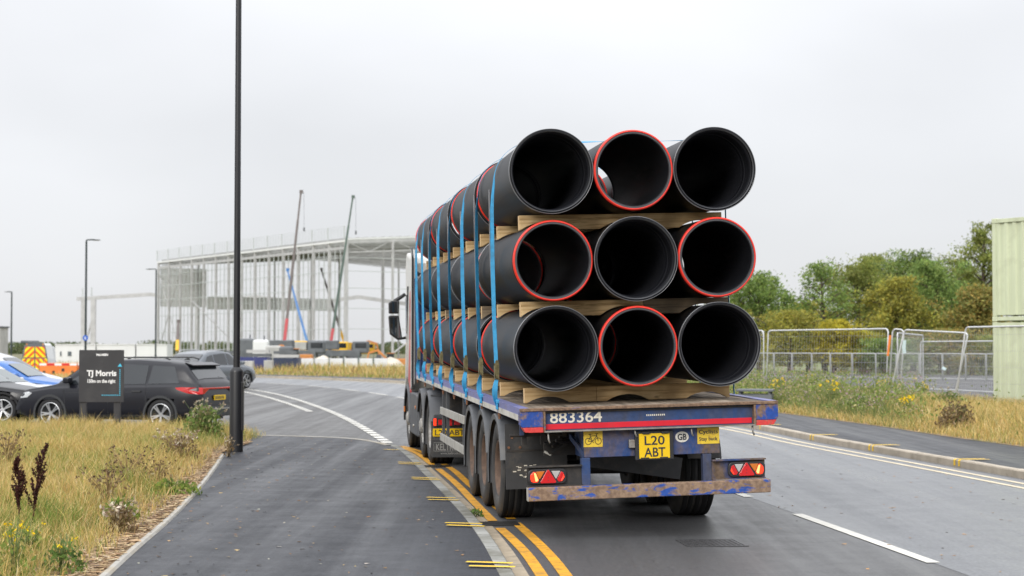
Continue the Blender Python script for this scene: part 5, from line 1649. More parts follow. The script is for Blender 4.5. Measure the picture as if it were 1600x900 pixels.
for i in range(9):
    x = 184 - i * 3.05
    mb = MB(); q = ((x - 158) * sc, zb + (628.5 - 617.5) * sc); mb.box((q[0] - 0.0085, -0.0155, q[1] - 0.010), (q[0] + 0.0085, -0.0125, q[1] + 0.010)); mb.build('arrow_dot', 'letter_cyan', pn)
q = ((187 - 158) * sc, zb + (628.5 - 573) * sc)
mb = MB(); mb.prism([(q[0] - 0.042, q[1]), (q[0] + 0.042, q[1]), (q[0], q[1] + 0.062)], -0.0155, -0.0125, 'y'); mb.build('arrow_head', 'letter_cyan', pn)

# ------------------------------------------------------------------ temporary fence panels
def fence_panel(a, b, h, label, group, tilt=0.0, r=0.021, nw=46, nh=5, name='mesh_fence', base=0.0, cr=0.13, fm='galv'):
    a, b = Vector(a), Vector(b)
    d = b - a; L = d.length
    root = empty(name, a, math.atan2(d.y, d.x), label, 'fence', group)
    if tilt: root.rotation_euler = (R(tilt), 0, math.atan2(d.y, d.x))
    arc = [(0, base)] + [(cr - cr * math.cos(t), h - cr + cr * math.sin(t)) for t in np.linspace(0, math.pi / 2, 6)] + [(L - cr + cr * math.sin(t), h - cr + cr * math.cos(t)) for t in np.linspace(0, math.pi / 2, 6)] + [(L, base)]
    mb = MB(); mb.tube([(x, 0, z) for x, z in arc], r, 8); mb.build('frame', fm, root)
    mb = MB(); mb.cyl((0, 0, base + 0.14), (L, 0, base + 0.14), r * 0.8, n=6); mb.build('bottom_rail', fm, root)
    mb = MB()
    for i in range(1, nw):
        x = L * i / nw
        mb.cyl((x, 0, base + 0.14), (x, 0, h), 0.0028 * (r / 0.021), n=3, cap=False)
    for j in range(nh):
        z = base + 0.14 + (h - base - 0.14) * (j + 0.5) / nh
        mb.cyl((0, 0, z), (L, 0, z), 0.0035 * (r / 0.021), n=3, cap=False)
    tag(mb.build('mesh_infill', 'galv_wire', root, fix=False), kind='stuff')
    return root
def fp(px, Y, z=0.22): return Vector(((px - 800) / FPX * Y, Y, z))
G1 = 'tall temporary fence panels along the verge'
H1 = 2.02
fence_panel(fp(1196, 55.0), fp(1383, 49.5), 2.12, 'long mesh fence panel directly behind the truck tail, over pink flowers', G1, tilt=-3)
fence_panel(fp(1020, 61.0), fp(1193, 55.1), 2.12, 'mesh fence panel hidden mostly behind the pipe load', G1)
lean = fence_panel(fp(1387, 49.3), fp(1398, 48.9), 2.12, 'mesh panel folded edge-on with a red and yellow tape', G1, nw=10)
lean.rotation_euler = (0, R(5), math.atan2(-0.4, 0.3))
ln2 = fence_panel(fp(1386, 45.5), fp(1484, 42.5), 2.10, 'mesh fence panel leaning to its right, hung with a pale tag', G1)
ln2.rotation_euler = (R(-13), R(2), ln2.rotation_euler[2])
fence_panel(fp(1490, 42.3), fp(1640, 38.0), 2.10, 'mesh fence panel standing in front of the green containers', G1, tilt=-9)
fence_panel(fp(1402, 50.0), fp(1442, 60.0), 2.0, 'mesh fence panel running away from the road behind the leaning one', G1)
fence_panel(fp(1438, 60.2), fp(1556, 55.0), 1.78, 'lower mesh fence panel set back behind the leaning one', G1)
mb = MB(); mb.grid([[(0, 0, 0), (0.09, 0, 0.01)], [(-0.03, -0.01, -0.2), (0.07, 0, -0.18)], [(0.0, -0.005, -0.36), (0.09, 0, -0.33)]], True)
tg = mb.build('hanging_tag', 'tag_pale'); tg.location = at(1410, 532, 45.6) - Vector((0, 0.06, 0)); tag(tg, 'pale blue plastic tag hanging on the leaning fence panel', 'tag')
mb = MB(); mb.box((-0.07, -0.01, -0.05), (0.07, 0.01, 0.05)); tg = mb.build('fence_clip_card', 'tag_pale', None, 0.006); tg.location = at(1475, 576, 57.9); tg.rotation_euler[1] = R(35); tag(tg, 'small pale card on the set back fence panel', 'card')
mb = MB(); mb.box((-0.03, -0.012, -0.3), (0.03, 0.012, 0.3)); tg = mb.build('warning_tape', 'barrier_orange', None, 0.004); tg.location = at(1389, 540, 48.9); tg.rotation_euler[1] = R(7); tag(tg, 'strip of orange tape on the edge-on fence panel', 'tape')
# far row of low panels
G2 = 'far fence panels along the yard edge'
ordw = ('first', 'second', 'third', 'fourth', 'fifth', 'sixth', 'seventh', 'eighth', 'ninth', 'tenth', 'eleventh', 'twelfth', 'thirteenth', 'fourteenth', 'fifteenth')
edges = [1120, 1150, 1180, 1209, 1237, 1268, 1297, 1331, 1368, 1400, 1436, 1472, 1508, 1540, 1575, 1612]
for i, (a, b) in enumerate(zip(edges[:-1], edges[1:])):
    Ya, Yb = 90 - i * 0.9, 90 - (i + 1) * 0.9
    fence_panel(fp(a + 0.5, Ya, 0.2), fp(b - 0.5, Yb, 0.2), 1.30, f'far grey mesh fence panel at the back of the yard, {ordw[i]} from the pipe load', G2, r=0.026, nw=16, nh=4, cr=0.04, fm='galv_wire')
# timber pallets under the fence
for i, (px, Y) in enumerate(((1462, 44.6), (1492, 43.6))):
    root = empty('pallet', fp(px, Y, 0.26), R(-25), ('orange timber pallet against the leaning fence panel', 'orange timber pallet next to the container side of the leaning panel')[i], 'pallet', 'pallets by the fence')
    for k in range(5):
        mb = MB(); mb.box((-0.5, -0.4 + k * 0.18, 0.10), (0.5, -0.30 + k * 0.18, 0.122)); mb.build('slat', 'pallet_orange', root)
    for k in (-0.45, 0, 0.45):
        mb = MB(); mb.box((k - 0.05, -0.4, 0.0), (k + 0.05, 0.42, 0.099)); mb.build('block', 'pallet_orange', root)
# dark stillage by the truck tail
root = empty('steel_stillage', fp(1180, 47, 0.22), R(-12), 'low dark steel stillage behind the truck tail', 'stillage')
for xx in (-0.4, 0.4):
    for yy in (-0.4, 0.4):
        mb = MB(); mb.box((xx - 0.03, yy - 0.03, 0), (xx + 0.03, yy + 0.03, 0.379)); mb.build('post', 'machine_grey', root)
mb = MB(); mb.box((-0.46, -0.46, 0.06), (0.46, 0.46, 0.30)); mb.build('crate_body', 'machine_grey', root)
mb = MB(); mb.box((-0.5, -0.5, 0.38), (0.5, 0.5, 0.43)); mb.build('lid', 'machine_grey', root)

# ------------------------------------------------------------------ stacked green containers
def container(z, label):
    A = fp(1551, 43.0, 0)
    ang = R(-58)
    root = empty('shipping_container', (A.x, A.y, z), ang, label, 'container', 'stacked green containers')
    L, Wd, Hh = 6.06, 2.44, 2.59
    # front long side lies on local y = 0, x 0..L ; body behind (+y)
    def corr(n, L_, f):
        pts = []
        pitch = L_ / n
        for i in range(n):
            x = i * pitch
            pts += [(x, 0), (x + pitch * 0.28, 0), (x + pitch * 0.42, f), (x + pitch * 0.86, f)]
        pts.append((L_, 0))
        return pts
    c = corr(22, L - 0.24, 0.04)
    mb = MB(); mb.grid([[(0.12 + x, 0.02 + y, 0.16) for x, y in c], [(0.12 + x, 0.02 + y, Hh - 0.12) for x, y in c]], False); mb.build('side_wall', 'container_green', root)
    c2 = corr(9, Wd - 0.24, 0.04)
    mb = MB(); mb.grid([[(0.02 + y, 0.12 + x, 0.16) for x, y in c2], [(0.02 + y, 0.12 + x, Hh - 0.12) for x, y in c2]], False); mb.build('end_wall', 'container_green', root)
    mb = MB(); mb.box((0.05, Wd - 0.05, 0.1), (L - 0.05, Wd - 0.02, Hh - 0.06)); mb.box((L - 0.06, 0.05, 0.1), (L - 0.03, Wd - 0.06, Hh - 0.06)); mb.build('far_walls', 'container_green', root)
    for x in (0.0, L - 0.12):
        for y in (0.0, Wd - 0.12):
            mb = MB(); mb.box((x, y, 0.122), (x + 0.12, y + 0.12, Hh - 0.122)); mb.build('corner_post', 'container_green', root, 0.01)
            for zz in (0.0, Hh - 0.12):
                mb = MB(); mb.box((x - 0.008, y - 0.008, zz), (x + 0.15, y + 0.13, zz + 0.12)); mb.build('corner_casting', 'container_green', root, 0.012)
    for zz in (0.02, Hh - 0.115):
        mb = MB(); mb.box((0.152, 0.0, zz), (L - 0.152, 0.05, zz + 0.10)); mb.build('side_rail', 'container_green', root, 0.006)
        mb = MB(); mb.box((0.0, 0.132, zz), (0.05, Wd - 0.132, zz + 0.10)); mb.build('end_rail', 'container_green', root, 0.006)
    mb = MB(); mb.box((0.05, 0.05, Hh - 0.05), (L - 0.06, Wd - 0.05, Hh - 0.02)); mb.build('roof', 'container_green', root)
container(-0.16, 'lower pale green shipping container behind the fence'); container(2.445, 'upper pale green shipping container stacked on another')
# ------------------------------------------------------------------ building site beyond the road
def ibeam(mb, a, b, w, h, up=(0, 0, 1)):
    mb.bar(a, b, w, h, up)
SITE_Z = -0.24
Ac, Bc = Vector((-24.3, 250, 0)), Vector((-65.0, 314, 0))
dAB = (Bc - Ac).normalized(); LAB = (Bc - Ac).length
dAC = Vector((dAB.y, -dAB.x, 0)); dAC = -dAC if dAC.x < 0 else dAC
EAVE, RISE, WID = 17.3, 1.9, 62.0
bld = empty('warehouse_frame', Ac, 0, 'large galvanised steel warehouse frame under construction with open roof', 'building')
def W2(u, v, z):
    """u along the long side, v across, relative to the near corner"""
    p = dAB * u + dAC * v
    return Vector((p.x, p.y, z))
NB = 14
COLM = None
for v, wid in ((0, 0.5), (WID, 0.5)):
    for i in range(NB + 1):
        u = LAB * i / NB
        mb = MB(); mb.bar(W2(u, v, -0.3), W2(u, v, EAVE), 0.5 if i == 0 else 0.34, 0.4, up=tuple(dAB)); mb.build('column', 'frame_steel', bld)
for u in (0, LAB):
    for j in range(1, 8):
        v = WID * j / 8
        zt = EAVE + RISE * (1 - abs(v - WID / 2) / (WID / 2))
        mb = MB(); mb.bar(W2(u, v, -0.3), W2(u, v, zt), 0.28, 0.3, up=tuple(dAB)); mb.build('column', 'frame_steel', bld)
for i in range(NB + 1):
    u = LAB * i / NB
    for a, b in ((0, WID / 2), (WID / 2, WID)):
        za = EAVE if a == 0 else EAVE + RISE; zb_ = EAVE + RISE if a == 0 else EAVE
        mb = MB(); mb.bar(W2(u, a, za), W2(u, b, zb_), 0.22, 0.5); mb.build('rafter', 'frame_steel', bld)
mb = MB()
for j in range(44):
    v = WID * (j + 0.5) / 44
    zt = EAVE + RISE * (1 - abs(v - WID / 2) / (WID / 2)) + 0.45
    mb.bar(W2(0, v, zt), W2(LAB, v, zt), 0.18, 0.25)
for j in range(60):
    u = LAB * (j + 0.5) / 60
    for a in (0, WID / 2):
        v0_, v1_ = a, a + WID / 2
        f_ = lambda v: EAVE + RISE * (1 - abs(v - WID / 2) / (WID / 2)) + (0.2 if j % 2 else -0.5)
        mb.bar(W2(u, v0_, f_(v0_)), W2(u + (2.0 if j % 3 else -1.5), v1_, f_(v1_)), 0.10, 0.14)
tag(mb.build('purlins', 'roof_steel', bld), kind='stuff')
mb = MB(); mb.bar(W2(-0.3, -0.1, EAVE + 0.1), W2(LAB, -0.1, EAVE + 0.1), 0.4, 0.3); mb.build('eaves_beam', 'cladding', bld)
mb = MB(); mb.bar(W2(0, -0.0, EAVE - 0.9), W2(LAB, -0.0, EAVE - 0.9), 0.14, 0.4); mb.build('sheeting_rail', 'frame_steel', bld)
mb = MB(); mb.bar(W2(0, 0, EAVE + 0.35), W2(0, WID / 2, EAVE + RISE + 0.35), 0.3, 0.25); mb.bar(W2(0, WID / 2, EAVE + RISE + 0.35), W2(0, WID, EAVE + 0.35), 0.3, 0.25); tag(mb.build('verge_beam', 'cladding', bld), kind='stuff')
# roof decking already laid over the middle bays
for u0, u1, v0, v1 in ((LAB * 0.45, LAB * 0.98, 3, 22),):
    mb = MB()
    zf = lambda v: EAVE + RISE * (1 - abs(v - WID / 2) / (WID / 2)) + 0.62
    vm = WID / 2
    vv = [v0] + ([vm] if v0 < vm < v1 else []) + [v1]
    mb.grid([[tuple(W2(u0, v, zf(v))) for v in vv], [tuple(W2(u1, v, zf(v))) for v in vv]], False); mb.build('roof_deck', 'deck_teal', bld)
# slender side posts, sheeting rails and gable bracing
for i in range(NB):
    for q in (1 / 3, 2 / 3):
        u = LAB * (i + q) / NB
        mb = MB(); mb.bar(W2(u, 0, 0), W2(u, 0, EAVE - 0.4), 0.10, 0.10, up=tuple(dAB)); mb.build('side_post', 'frame_net', bld)
for z in (4.5, 7.5, 10.5, 13.0, 15.0):
    mb = MB(); mb.bar(W2(0, -0.1, z), W2(LAB, -0.1, z), 0.08, 0.09); mb.build('sheeting_rail', 'frame_net', bld)
    mb = MB(); mb.bar(W2(0, 0, z), W2(0, WID, z), 0.08, 0.09); mb.build('sheeting_rail', 'frame_net', bld)
for j in range(16):
    v0_, v1_ = WID * j / 16, WID * (j + 1) / 16
    zf_ = lambda v: EAVE + RISE * (1 - abs(v - WID / 2) / (WID / 2))
    mb = MB(); mb.bar(W2(0.05, v0_, zf_(v0_) - (1.6 if j % 2 else 0)), W2(0.05, v1_, zf_(v1_) - (0 if j % 2 else 1.6)), 0.10, 0.10); mb.build('truss_web', 'frame_steel', bld)
mb = MB(); mb.bar(W2(0.05, 0, EAVE - 1.6), W2(0.05, WID / 2, EAVE + RISE - 1.6), 0.14, 0.16); mb.build('truss_chord', 'frame_steel', bld)
mb = MB(); mb.bar(W2(0.05, WID / 2, EAVE + RISE - 1.6), W2(0.05, WID, EAVE - 1.6), 0.14, 0.16); mb.build('truss_chord', 'frame_steel', bld)
# interior columns
for v in (WID / 3, 2 * WID / 3):
    for i in range(2, NB, 3):
        u = LAB * i / NB
        mb = MB(); mb.bar(W2(u, v, -0.3), W2(u, v, EAVE + 1.2), 0.26, 0.26, up=tuple(dAB)); mb.build('column', 'frame_steel', bld)
# edge protection along the eaves
for i in range(NB + 1):
    u = LAB * i / NB
    mb = MB(); mb.cyl(W2(u, -0.3, EAVE + 0.3), W2(u, -0.3, EAVE + 2.3), 0.10, n=5); mb.build('guard_post', 'frame_net', bld)
mb = MB()
for k in range(1, 8):
    mb.cyl(W2(0, -0.3, EAVE + 0.3 + k * 0.28), W2(LAB, -0.3, EAVE + 0.3 + k * 0.28), 0.022, n=4, cap=False)
for i in range(NB * 5 + 1):
    u = LAB * i / (NB * 5)
    mb.cyl(W2(u, -0.3, EAVE + 0.3), W2(u, -0.3, EAVE + 2.1), 0.02, n=4, cap=False)
tag(mb.build('guard_netting', 'frame_net', bld), kind='stuff')
# netting hung on the long side
mb = MB()
for k in range(12):
    z = 1.5 + k * 1.25
    mb.cyl(W2(0, -0.32, z), W2(LAB, -0.32, z), 0.022, n=4, cap=False)
for i in range(NB * 4 + 1):
    u = LAB * i / (NB * 4)
    mb.cyl(W2(u, -0.32, 0.5), W2(u, -0.32, EAVE - 0.5), 0.016, n=4, cap=False)
tag(mb.build('side_netting', 'frame_net', bld), kind='stuff')
# wall cladding fixed at the far end
for v0, v1, z0, z1 in ((0.5, 9.5, 9.3, 16.8), (9.6, 36, 8.9, 12.4)):
    n = int((v1 - v0) / 3)
    for k in range(n):
        a, b = v0 + (v1 - v0) * k / n, v0 + (v1 - v0) * (k + 1) / n - 0.05
        for q in range(int((z1 - z0) / 1.2)):
            za = z0 + q * 1.2
            mb = MB(); mb.bar(W2(LAB + 0.3, a, za + 0.58), W2(LAB + 0.3, b, za + 0.58), 0.12, 1.17); mb.build('cladding_panel', 'cladding', bld)
# diagonal bracing
for u0, u1, z0, z1, v in ((LAB, LAB * 12 / 14, 0.5, 16, 0), (LAB, LAB * 12 / 14, 16, 0.5, 0), (LAB * 11 / 14, LAB * 8 / 14, 10, 3.5, 0)):
    mb = MB(); mb.cyl(W2(u0, v, z0), W2(u1, v, z1), 0.09, n=6); mb.build('brace', 'frame_steel', bld)
mb = MB(); mb.cyl(W2(0, 8, 1.0), W2(0, 18, 8.0), 0.13, n=6); mb.build('brace', 'frame_steel', bld)

# second, lower portal frame behind
YL = 352.0
low = empty('portal_frame', (0, YL, 0), 0, 'low row of pale steel portal frames with zigzag roof behind the warehouse frame', 'building')
zig = [(120, 467), (138, 466), (235, 460), (308, 474.5), (400, 464), (484, 474.5), (560, 464), (650, 477), (740, 466), (830, 476)]
pz = [at(x, y, YL) for x, y in zig]
for a, b in zip(pz[:-1], pz[1:]):
    mb = MB(); mb.bar((a.x, 0, a.z), (b.x, 0, b.z), 0.4, 0.75); mb.build('rafter', 'frame_steel', low)
for x in (131, 146, 308, 484, 650):
    q = at(x, 466 if x < 200 else 473, YL)
    mb = MB(); mb.bar((q.x, 0, -0.3), (q.x, 0, q.z + 0.2), 1.0 if x in (131, 146) else 0.9, 0.6, up=(0, 1, 0)); mb.build('column', 'frame_steel', low)
mb = MB(); a, b = at(133, 540, YL), at(146, 490, YL); mb.cyl((a.x, 0, a.z), (b.x, 0, b.z), 0.2, n=6); mb.build('brace', 'frame_steel', low)
for x, y0, y1 in ((129, 450, 467), (143, 449, 466)):
    a, b = at(x, y0, YL), at(x, y1, YL)
    mb = MB(); mb.cyl((a.x, 0, a.z), (b.x, 0, b.z), 0.12, n=5); mb.build('guard_post', 'frame_net', low)

# cranes
def crane(base, tip, Y, split, mlow, mup, label, w0=0.36, w1=0.2, hook=True, carrier=True, carrier_mat='machine_grey'):
    a, b = at(*base, Y), at(*tip, Y)
    root = empty('mobile_crane', (a.x, Y, SITE_Z), 0, label, 'crane', 'telescopic cranes at the steel frame')
    A = Vector((0, 0, a.z - SITE_Z)); B = Vector((b.x - a.x, 2, b.z - SITE_Z))
    cuts = [0, split, 0.62, 0.82, 1.0]
    for k in range(4):
        p, q = A.lerp(B, cuts[k]), A.lerp(B, cuts[k + 1])
        w = w0 + (w1 - w0) * k / 3
        mb = MB(); mb.bar(p, q, w, w, up=(0, 1, 0)); mb.build('boom_section', mlow if k == 0 else mup, root)
    mb = MB(); mb.cbox(tuple(B + Vector((0.05, 0, 0.05))), (0.4, 0.4, 0.4)); mb.build('boom_head', mup, root)
    if hook:
        mb = MB(); mb.cyl(B + Vector((0.35, 0, 0)), B + Vector((0.4, 0, -4.2)), 0.018, n=5); mb.build('hoist_rope', 'machine_grey', root)
        mb = MB(); mb.cbox(tuple(B + Vector((0.4, 0, -4.5))), (0.2, 0.2, 0.5)); mb.build('hook_block', 'machine_grey', root, 0.05)
    if carrier:
        mb = MB(); mb.box((-5, -1.3, 0.9), (4, 1.3, 1.7)); mb.build('carrier', carrier_mat, root, 0.05)
        mb = MB(); mb.box((-2.6, -1.2, 1.75), (1.2, 1.2, 2.9)); mb.build('upper_works', carrier_mat, root, 0.1)
        mb = MB(); mb.box((3.0, -1.2, 1.3), (5.0, 1.2, 2.8)); cb = mb.build('cab', carrier_mat, root, 0.2)
        mb = MB(); mb.box((3.4, -1.215, 1.95), (4.8, -1.205, 2.6)); mb.build('window', 'glass_dark', cb)
        mb = MB(); mb.box((-4.4, -1.25, 1.75), (-2.7, 1.25, 2.7)); mb.build('counterweight', 'concrete', root, 0.05)
        for xx in (-4, -2.6, 0.5, 2.0):
            mb = MB(Matrix.Translation((xx, -1.1, 0.6)) ); mb.lathe(tyre_prof(0.6, 0.4, 0.32), 20); mb.build('wheel', 'rubber', root)
    return root
crane((443, 548), (467, 298), 205, 0.2, 'crane_red', 'crane_brown', 'tall brown telescopic crane boom with red base section')
crane((514, 556), (549, 306), 215, 0.17, 'crane_red', 'crane_green', 'green telescopic crane boom with red base rising above the roofline')
crane((486, 556), (446, 421), 228, 0.25, 'crane_blue', 'crane_blue', 'bright blue crane boom leaning left inside the steel frame', hook=False, carrier_mat='machine_yellow')
crane((541, 545), (500, 420), 300, 0.22, 'machine_yellow', 'crane_brown', 'dark crane boom with yellow base leaning left inside the frame', 0.45, 0.3, hook=False, carrier_mat='machine_yellow')
crane((277, 548), (274, 502), 230, 0.35, 'machine_yellow', 'crane_brown', 'short yellow access boom beneath the left part of the frame', 0.42, 0.25, hook=False, carrier=False)

# white barrier boards, blue skips, blocks
for i in range(6):
    x0, x1 = 467 + i * 23.2, 467 + (i + 1) * 23.2 - 0.8
    a, b = at(x0, 560, 116), at(x1, 560, 116)
    root = empty('barrier_board', (a.x, 116, SITE_Z), 0, ('white site barrier board beside the navy skip', 'second white site barrier board from the navy skip', 'third white site barrier board from the navy skip', 'fourth white site barrier board from the navy skip', 'fifth white site barrier board from the navy skip', 'white site barrier board beside the truck cab')[i], 'barrier', 'white barrier boards across the road')
    zt = a.z - SITE_Z
    mb = MB(); mb.box((0, -0.06, 0.1), (b.x - a.x, 0.06, zt)); mb.build('panel', 'hoard_white', root, 0.02)
    for xx in (0.08, b.x - a.x - 0.08):
        mb = MB(); mb.box((xx - 0.04, 0.065, 0), (xx + 0.04, 0.5, 0.12)); mb.build('foot', 'concrete', root)
    mb = MB(); mb.cyl((0.04, -0.12, 0), (0.04, -0.12, zt + 0.25), 0.025, n=6); mb.build('post', 'crane_green', root)
def skip(x0, x1, yt, Y, matn, label):
    a, b = at(x0, yt, Y), at(x1, yt, Y)
    w = b.x - a.x; zt = a.z - SITE_Z
    root = empty('site_skip', (a.x, Y, SITE_Z), 0, label, 'skip', 'skips at the site edge')
    mb = MB(); mb.prism([(0.12, 0.08), (w - 0.12, 0.08), (w, zt * 0.55), (w, zt), (w - 0.06, zt), (w - 0.07, zt * 0.6), (w * 0.9, 0.2), (w * 0.1, 0.2), (0.07, zt * 0.6), (0.06, zt), (0, zt), (0, zt * 0.55)], 0, 1.6, 'y'); mb.build('tub', matn, root)
    for k in range(1, 5):
        mb = MB(); mb.box((w * k / 5 - 0.03, -0.03, 0.1), (w * k / 5 + 0.03, -0.001, zt)); mb.build('rib', matn, root)
    mb = MB(); mb.box((0.02, -0.001, 0.1), (w - 0.02, 0.04, zt - 0.03)); mb.build('side_plate', matn, root)
skip(398, 417, 558, 114, 'hoard_blue', 'narrow bright blue skip between two concrete blocks')
skip(427, 466, 559, 113, 'hoard_navy', 'navy blue skip at the end of the white barrier boards')
skip(372, 397, 557.5, 116.5, 'hoard_blue', 'bright blue skip behind the lamp post')
for x0, x1, yt, lb in ((375, 396, 564, 'concrete block in front of the bright blue skip'), (413, 427, 563, 'concrete block between the blue skip and the navy skip')):
    a, b = at(x0, yt, 111.5), at(x1, yt, 111.5)
    mb = MB(Matrix.Translation((a.x, 111.5, SITE_Z))); mb.box((0, -0.3, 0), (b.x - a.x, 0.3, a.z - SITE_Z)); o = mb.build('concrete_block', 'concrete', None, 0.04); tag(o, lb, 'block', 'concrete blocks at the site edge')
# heaps of stone
def heap(px, Y, w, h, label):
    c = at(px, 560, Y)
    mb = MB(); rows = []
    for i in range(13):
        r_ = i / 12
        row = []
        for j in range(28):
            an = 2 * math.pi * j / 28
            rr_ = w * r_ * (1 + 0.12 * mnoise.noise(Vector((math.cos(an) * 2, math.sin(an) * 2, px))))
            row.append((c.x + rr_ * math.cos(an), Y + rr_ * 0.7 * math.sin(an), SITE_Z + h * (1 - r_ ** 1.4) + 0.18 * mnoise.noise(Vector((rr_ * math.cos(an) * 1.5, rr_ * math.sin(an) * 1.5, px)))))
        row.append(row[0]); rows.append(row)
    mb.grid(rows, True); o = mb.build('stone_heap', 'stone_pale'); tag(o, label, 'heap', 'heaps of pale stone on the site')
heap(503, 140, 1.9, 1.35, 'pale stone heap behind the white barrier boards'); heap(612, 138, 1.6, 1.25, 'pale stone heap beside the truck cab')
# excavator
def excavator(px, Y, label, flip=1, matn='machine_orange', s=1.0):
    p = at(px, 560, Y)
    root = empty('excavator', (p.x, Y, SITE_Z), 0, label, 'excavator', 'excavators on the site'); root.scale = (flip * s, s, s)
    for yy in (-1.0, 1.0):
        mb = MB(); mb.prism([(-1.6, 0.35), (-1.3, 0.0), (1.3, 0.0), (1.6, 0.35), (1.3, 0.75), (-1.3, 0.75)], yy - 0.25, yy + 0.25, 'y'); mb.build('track', 'machine_grey', root, 0.05)
    mb = MB(); mb.prism([(-1.7, 0.85), (1.2, 0.85), (1.2, 1.3), (0.2, 1.75), (-1.6, 1.75)], -1.1, 1.1, 'y'); mb.build('house', matn, root, 0.08)
    mb = MB(); mb.prism([(0.15, 0.9), (1.25, 0.9), (1.15, 2.5), (0.2, 2.5)], -1.1, -0.1, 'y'); cb = mb.build('cab', 'glass_dark', root, 0.06)
    mb = MB(); mb.prism([(0.1, 2.5), (1.25, 2.5), (1.2, 2.6), (0.12, 2.6)], -1.15, -0.05, 'y'); mb.build('cab_roof', matn, cb)
    mb = MB(); mb.bar((1.0, 0.2, 1.4), (2.6, 0.2, 3.0), 0.3, 0.4, up=(0, 1, 0)); mb.bar((2.6, 0.2, 3.0), (3.9, 0.2, 2.6), 0.3, 0.35, up=(0, 1, 0)); mb.build('boom', matn, root)
    mb = MB(); mb.bar((3.9, 0.2, 2.7), (4.3, 0.2, 0.9), 0.22, 0.3, up=(0, 1, 0)); mb.build('stick', matn, root)
    mb = MB(); mb.prism([(4.0, 1.0), (4.5, 0.9), (4.6, 0.3), (4.2, 0.1), (3.8, 0.4)], -0.3, 0.7, 'y'); mb.build('bucket', 'machine_grey', root)
excavator(470, 178, 'orange excavator with arm reaching left near the blue crane boom', -1, s=0.75)
excavator(618, 150, 'orange excavator beside the truck cab mirror', -1, s=0.6)
excavator(548, 260, 'orange excavator far inside the steel frame', 1)
# bundles of steel in front of the frame
for i, (x0, x1, y0, Y) in enumerate(((293, 350, 548, 150), (352, 378, 549, 152), (385, 425, 547, 160), (426, 468, 549, 158))):
    a, b = at(x0, y0, Y), at(x1, y0, Y)
    root = empty('steel_bundle', (a.x, Y, SITE_Z), 0, ('long dark stack of steel behind the slate crossover', 'short dark stack of steel right behind the lamp post', 'grey stack of steel with machinery behind the blue skip', 'grey stack of steel behind the navy skip')[i], 'steel stack', 'stacks of steel on the site')
    w = b.x - a.x; zt = a.z - SITE_Z
    for k in range(5):
        mb = MB(); mb.box((random.uniform(0, 0.3), -0.5, 0.1 + k * zt / 5), (w - random.uniform(0, 0.3), 0.5, 0.1 + (k + 0.8) * zt / 5)); mb.build('beam_layer', ('machine_grey', 'frame_steel', 'machine_grey', 'crane_brown', 'machine_grey')[(k + i) % 5], root)
for i, (px, yt, Y, mt) in enumerate(((408, 531, 165, 'cabin_white'), (386, 529, 168, 'machine_grey'), (428, 540, 163, 'concrete'), (446, 541, 163, 'machine_grey'))):
    p = at(px, yt, Y)
    root = empty('generator', (p.x, Y, SITE_Z), 0, ('white rounded plant tank above the blue skip', 'grey plant unit next to the white tank', 'pale generator behind the navy skip', 'dark generator behind the end of the navy skip')[i], 'generator', 'plant units on the site')
    zt = p.z - SITE_Z
    mb = MB(); mb.box((-0.75, -0.5, 0.2), (0.75, 0.5, zt)); mb.build('housing', mt, root, 0.2)
    mb = MB(); mb.box((-0.8, -0.55, 0), (0.8, 0.55, 0.18)); mb.build('skid', 'machine_grey', root)
    mb = MB(); mb.cyl((0.3, 0, zt), (0.3, 0, zt + 0.4), 0.07, n=8); mb.build('exhaust', 'machine_grey', root)
# site cabins
for i, (x0, x1) in enumerate(((86, 150), (151, 212), (213, 262))):
    a, b = at(x0, 539, 140), at(x1, 539, 140)
    root = empty('site_cabin', (a.x, 140, SITE_Z), 0, ('white site cabin with two small windows beside the striped van', 'white site cabin behind the black notice board', 'white site cabin at the foot of the steel frame')[i], 'cabin', 'white site cabins')
    w = b.x - a.x - 0.04; zt = a.z - SITE_Z
    mb = MB(); mb.box((0, 0, 0.1), (w, 2.4, zt)); mb.build('shell', 'cabin_white', root, 0.03)
    mb = MB(); mb.box((-0.03, -0.05, zt), (w + 0.0, 2.45, zt + 0.08)); mb.build('roof', 'cabin_white', root)
    for k in range(1, int(w / 0.6)):
        mb = MB(); mb.box((k * 0.6 - 0.012, -0.012, 0.1), (k * 0.6 + 0.012, -0.001, zt)); mb.build('panel_rib', 'cabin_white', root)
    if i < 2:
        for xx, ww in ((0.42, 0.12), (1.05, 0.3)):
            if i == 0:
                mb = MB(); mb.box((xx, -0.03, 1.35), (xx + ww, -0.013, 1.7)); wd = mb.build('window', 'cabin_window', root)
                mb = MB(); mb.box((xx - 0.03, -0.035, 1.31), (xx + ww + 0.03, -0.0305, 1.345)); mb.build('sill', 'concrete', wd)
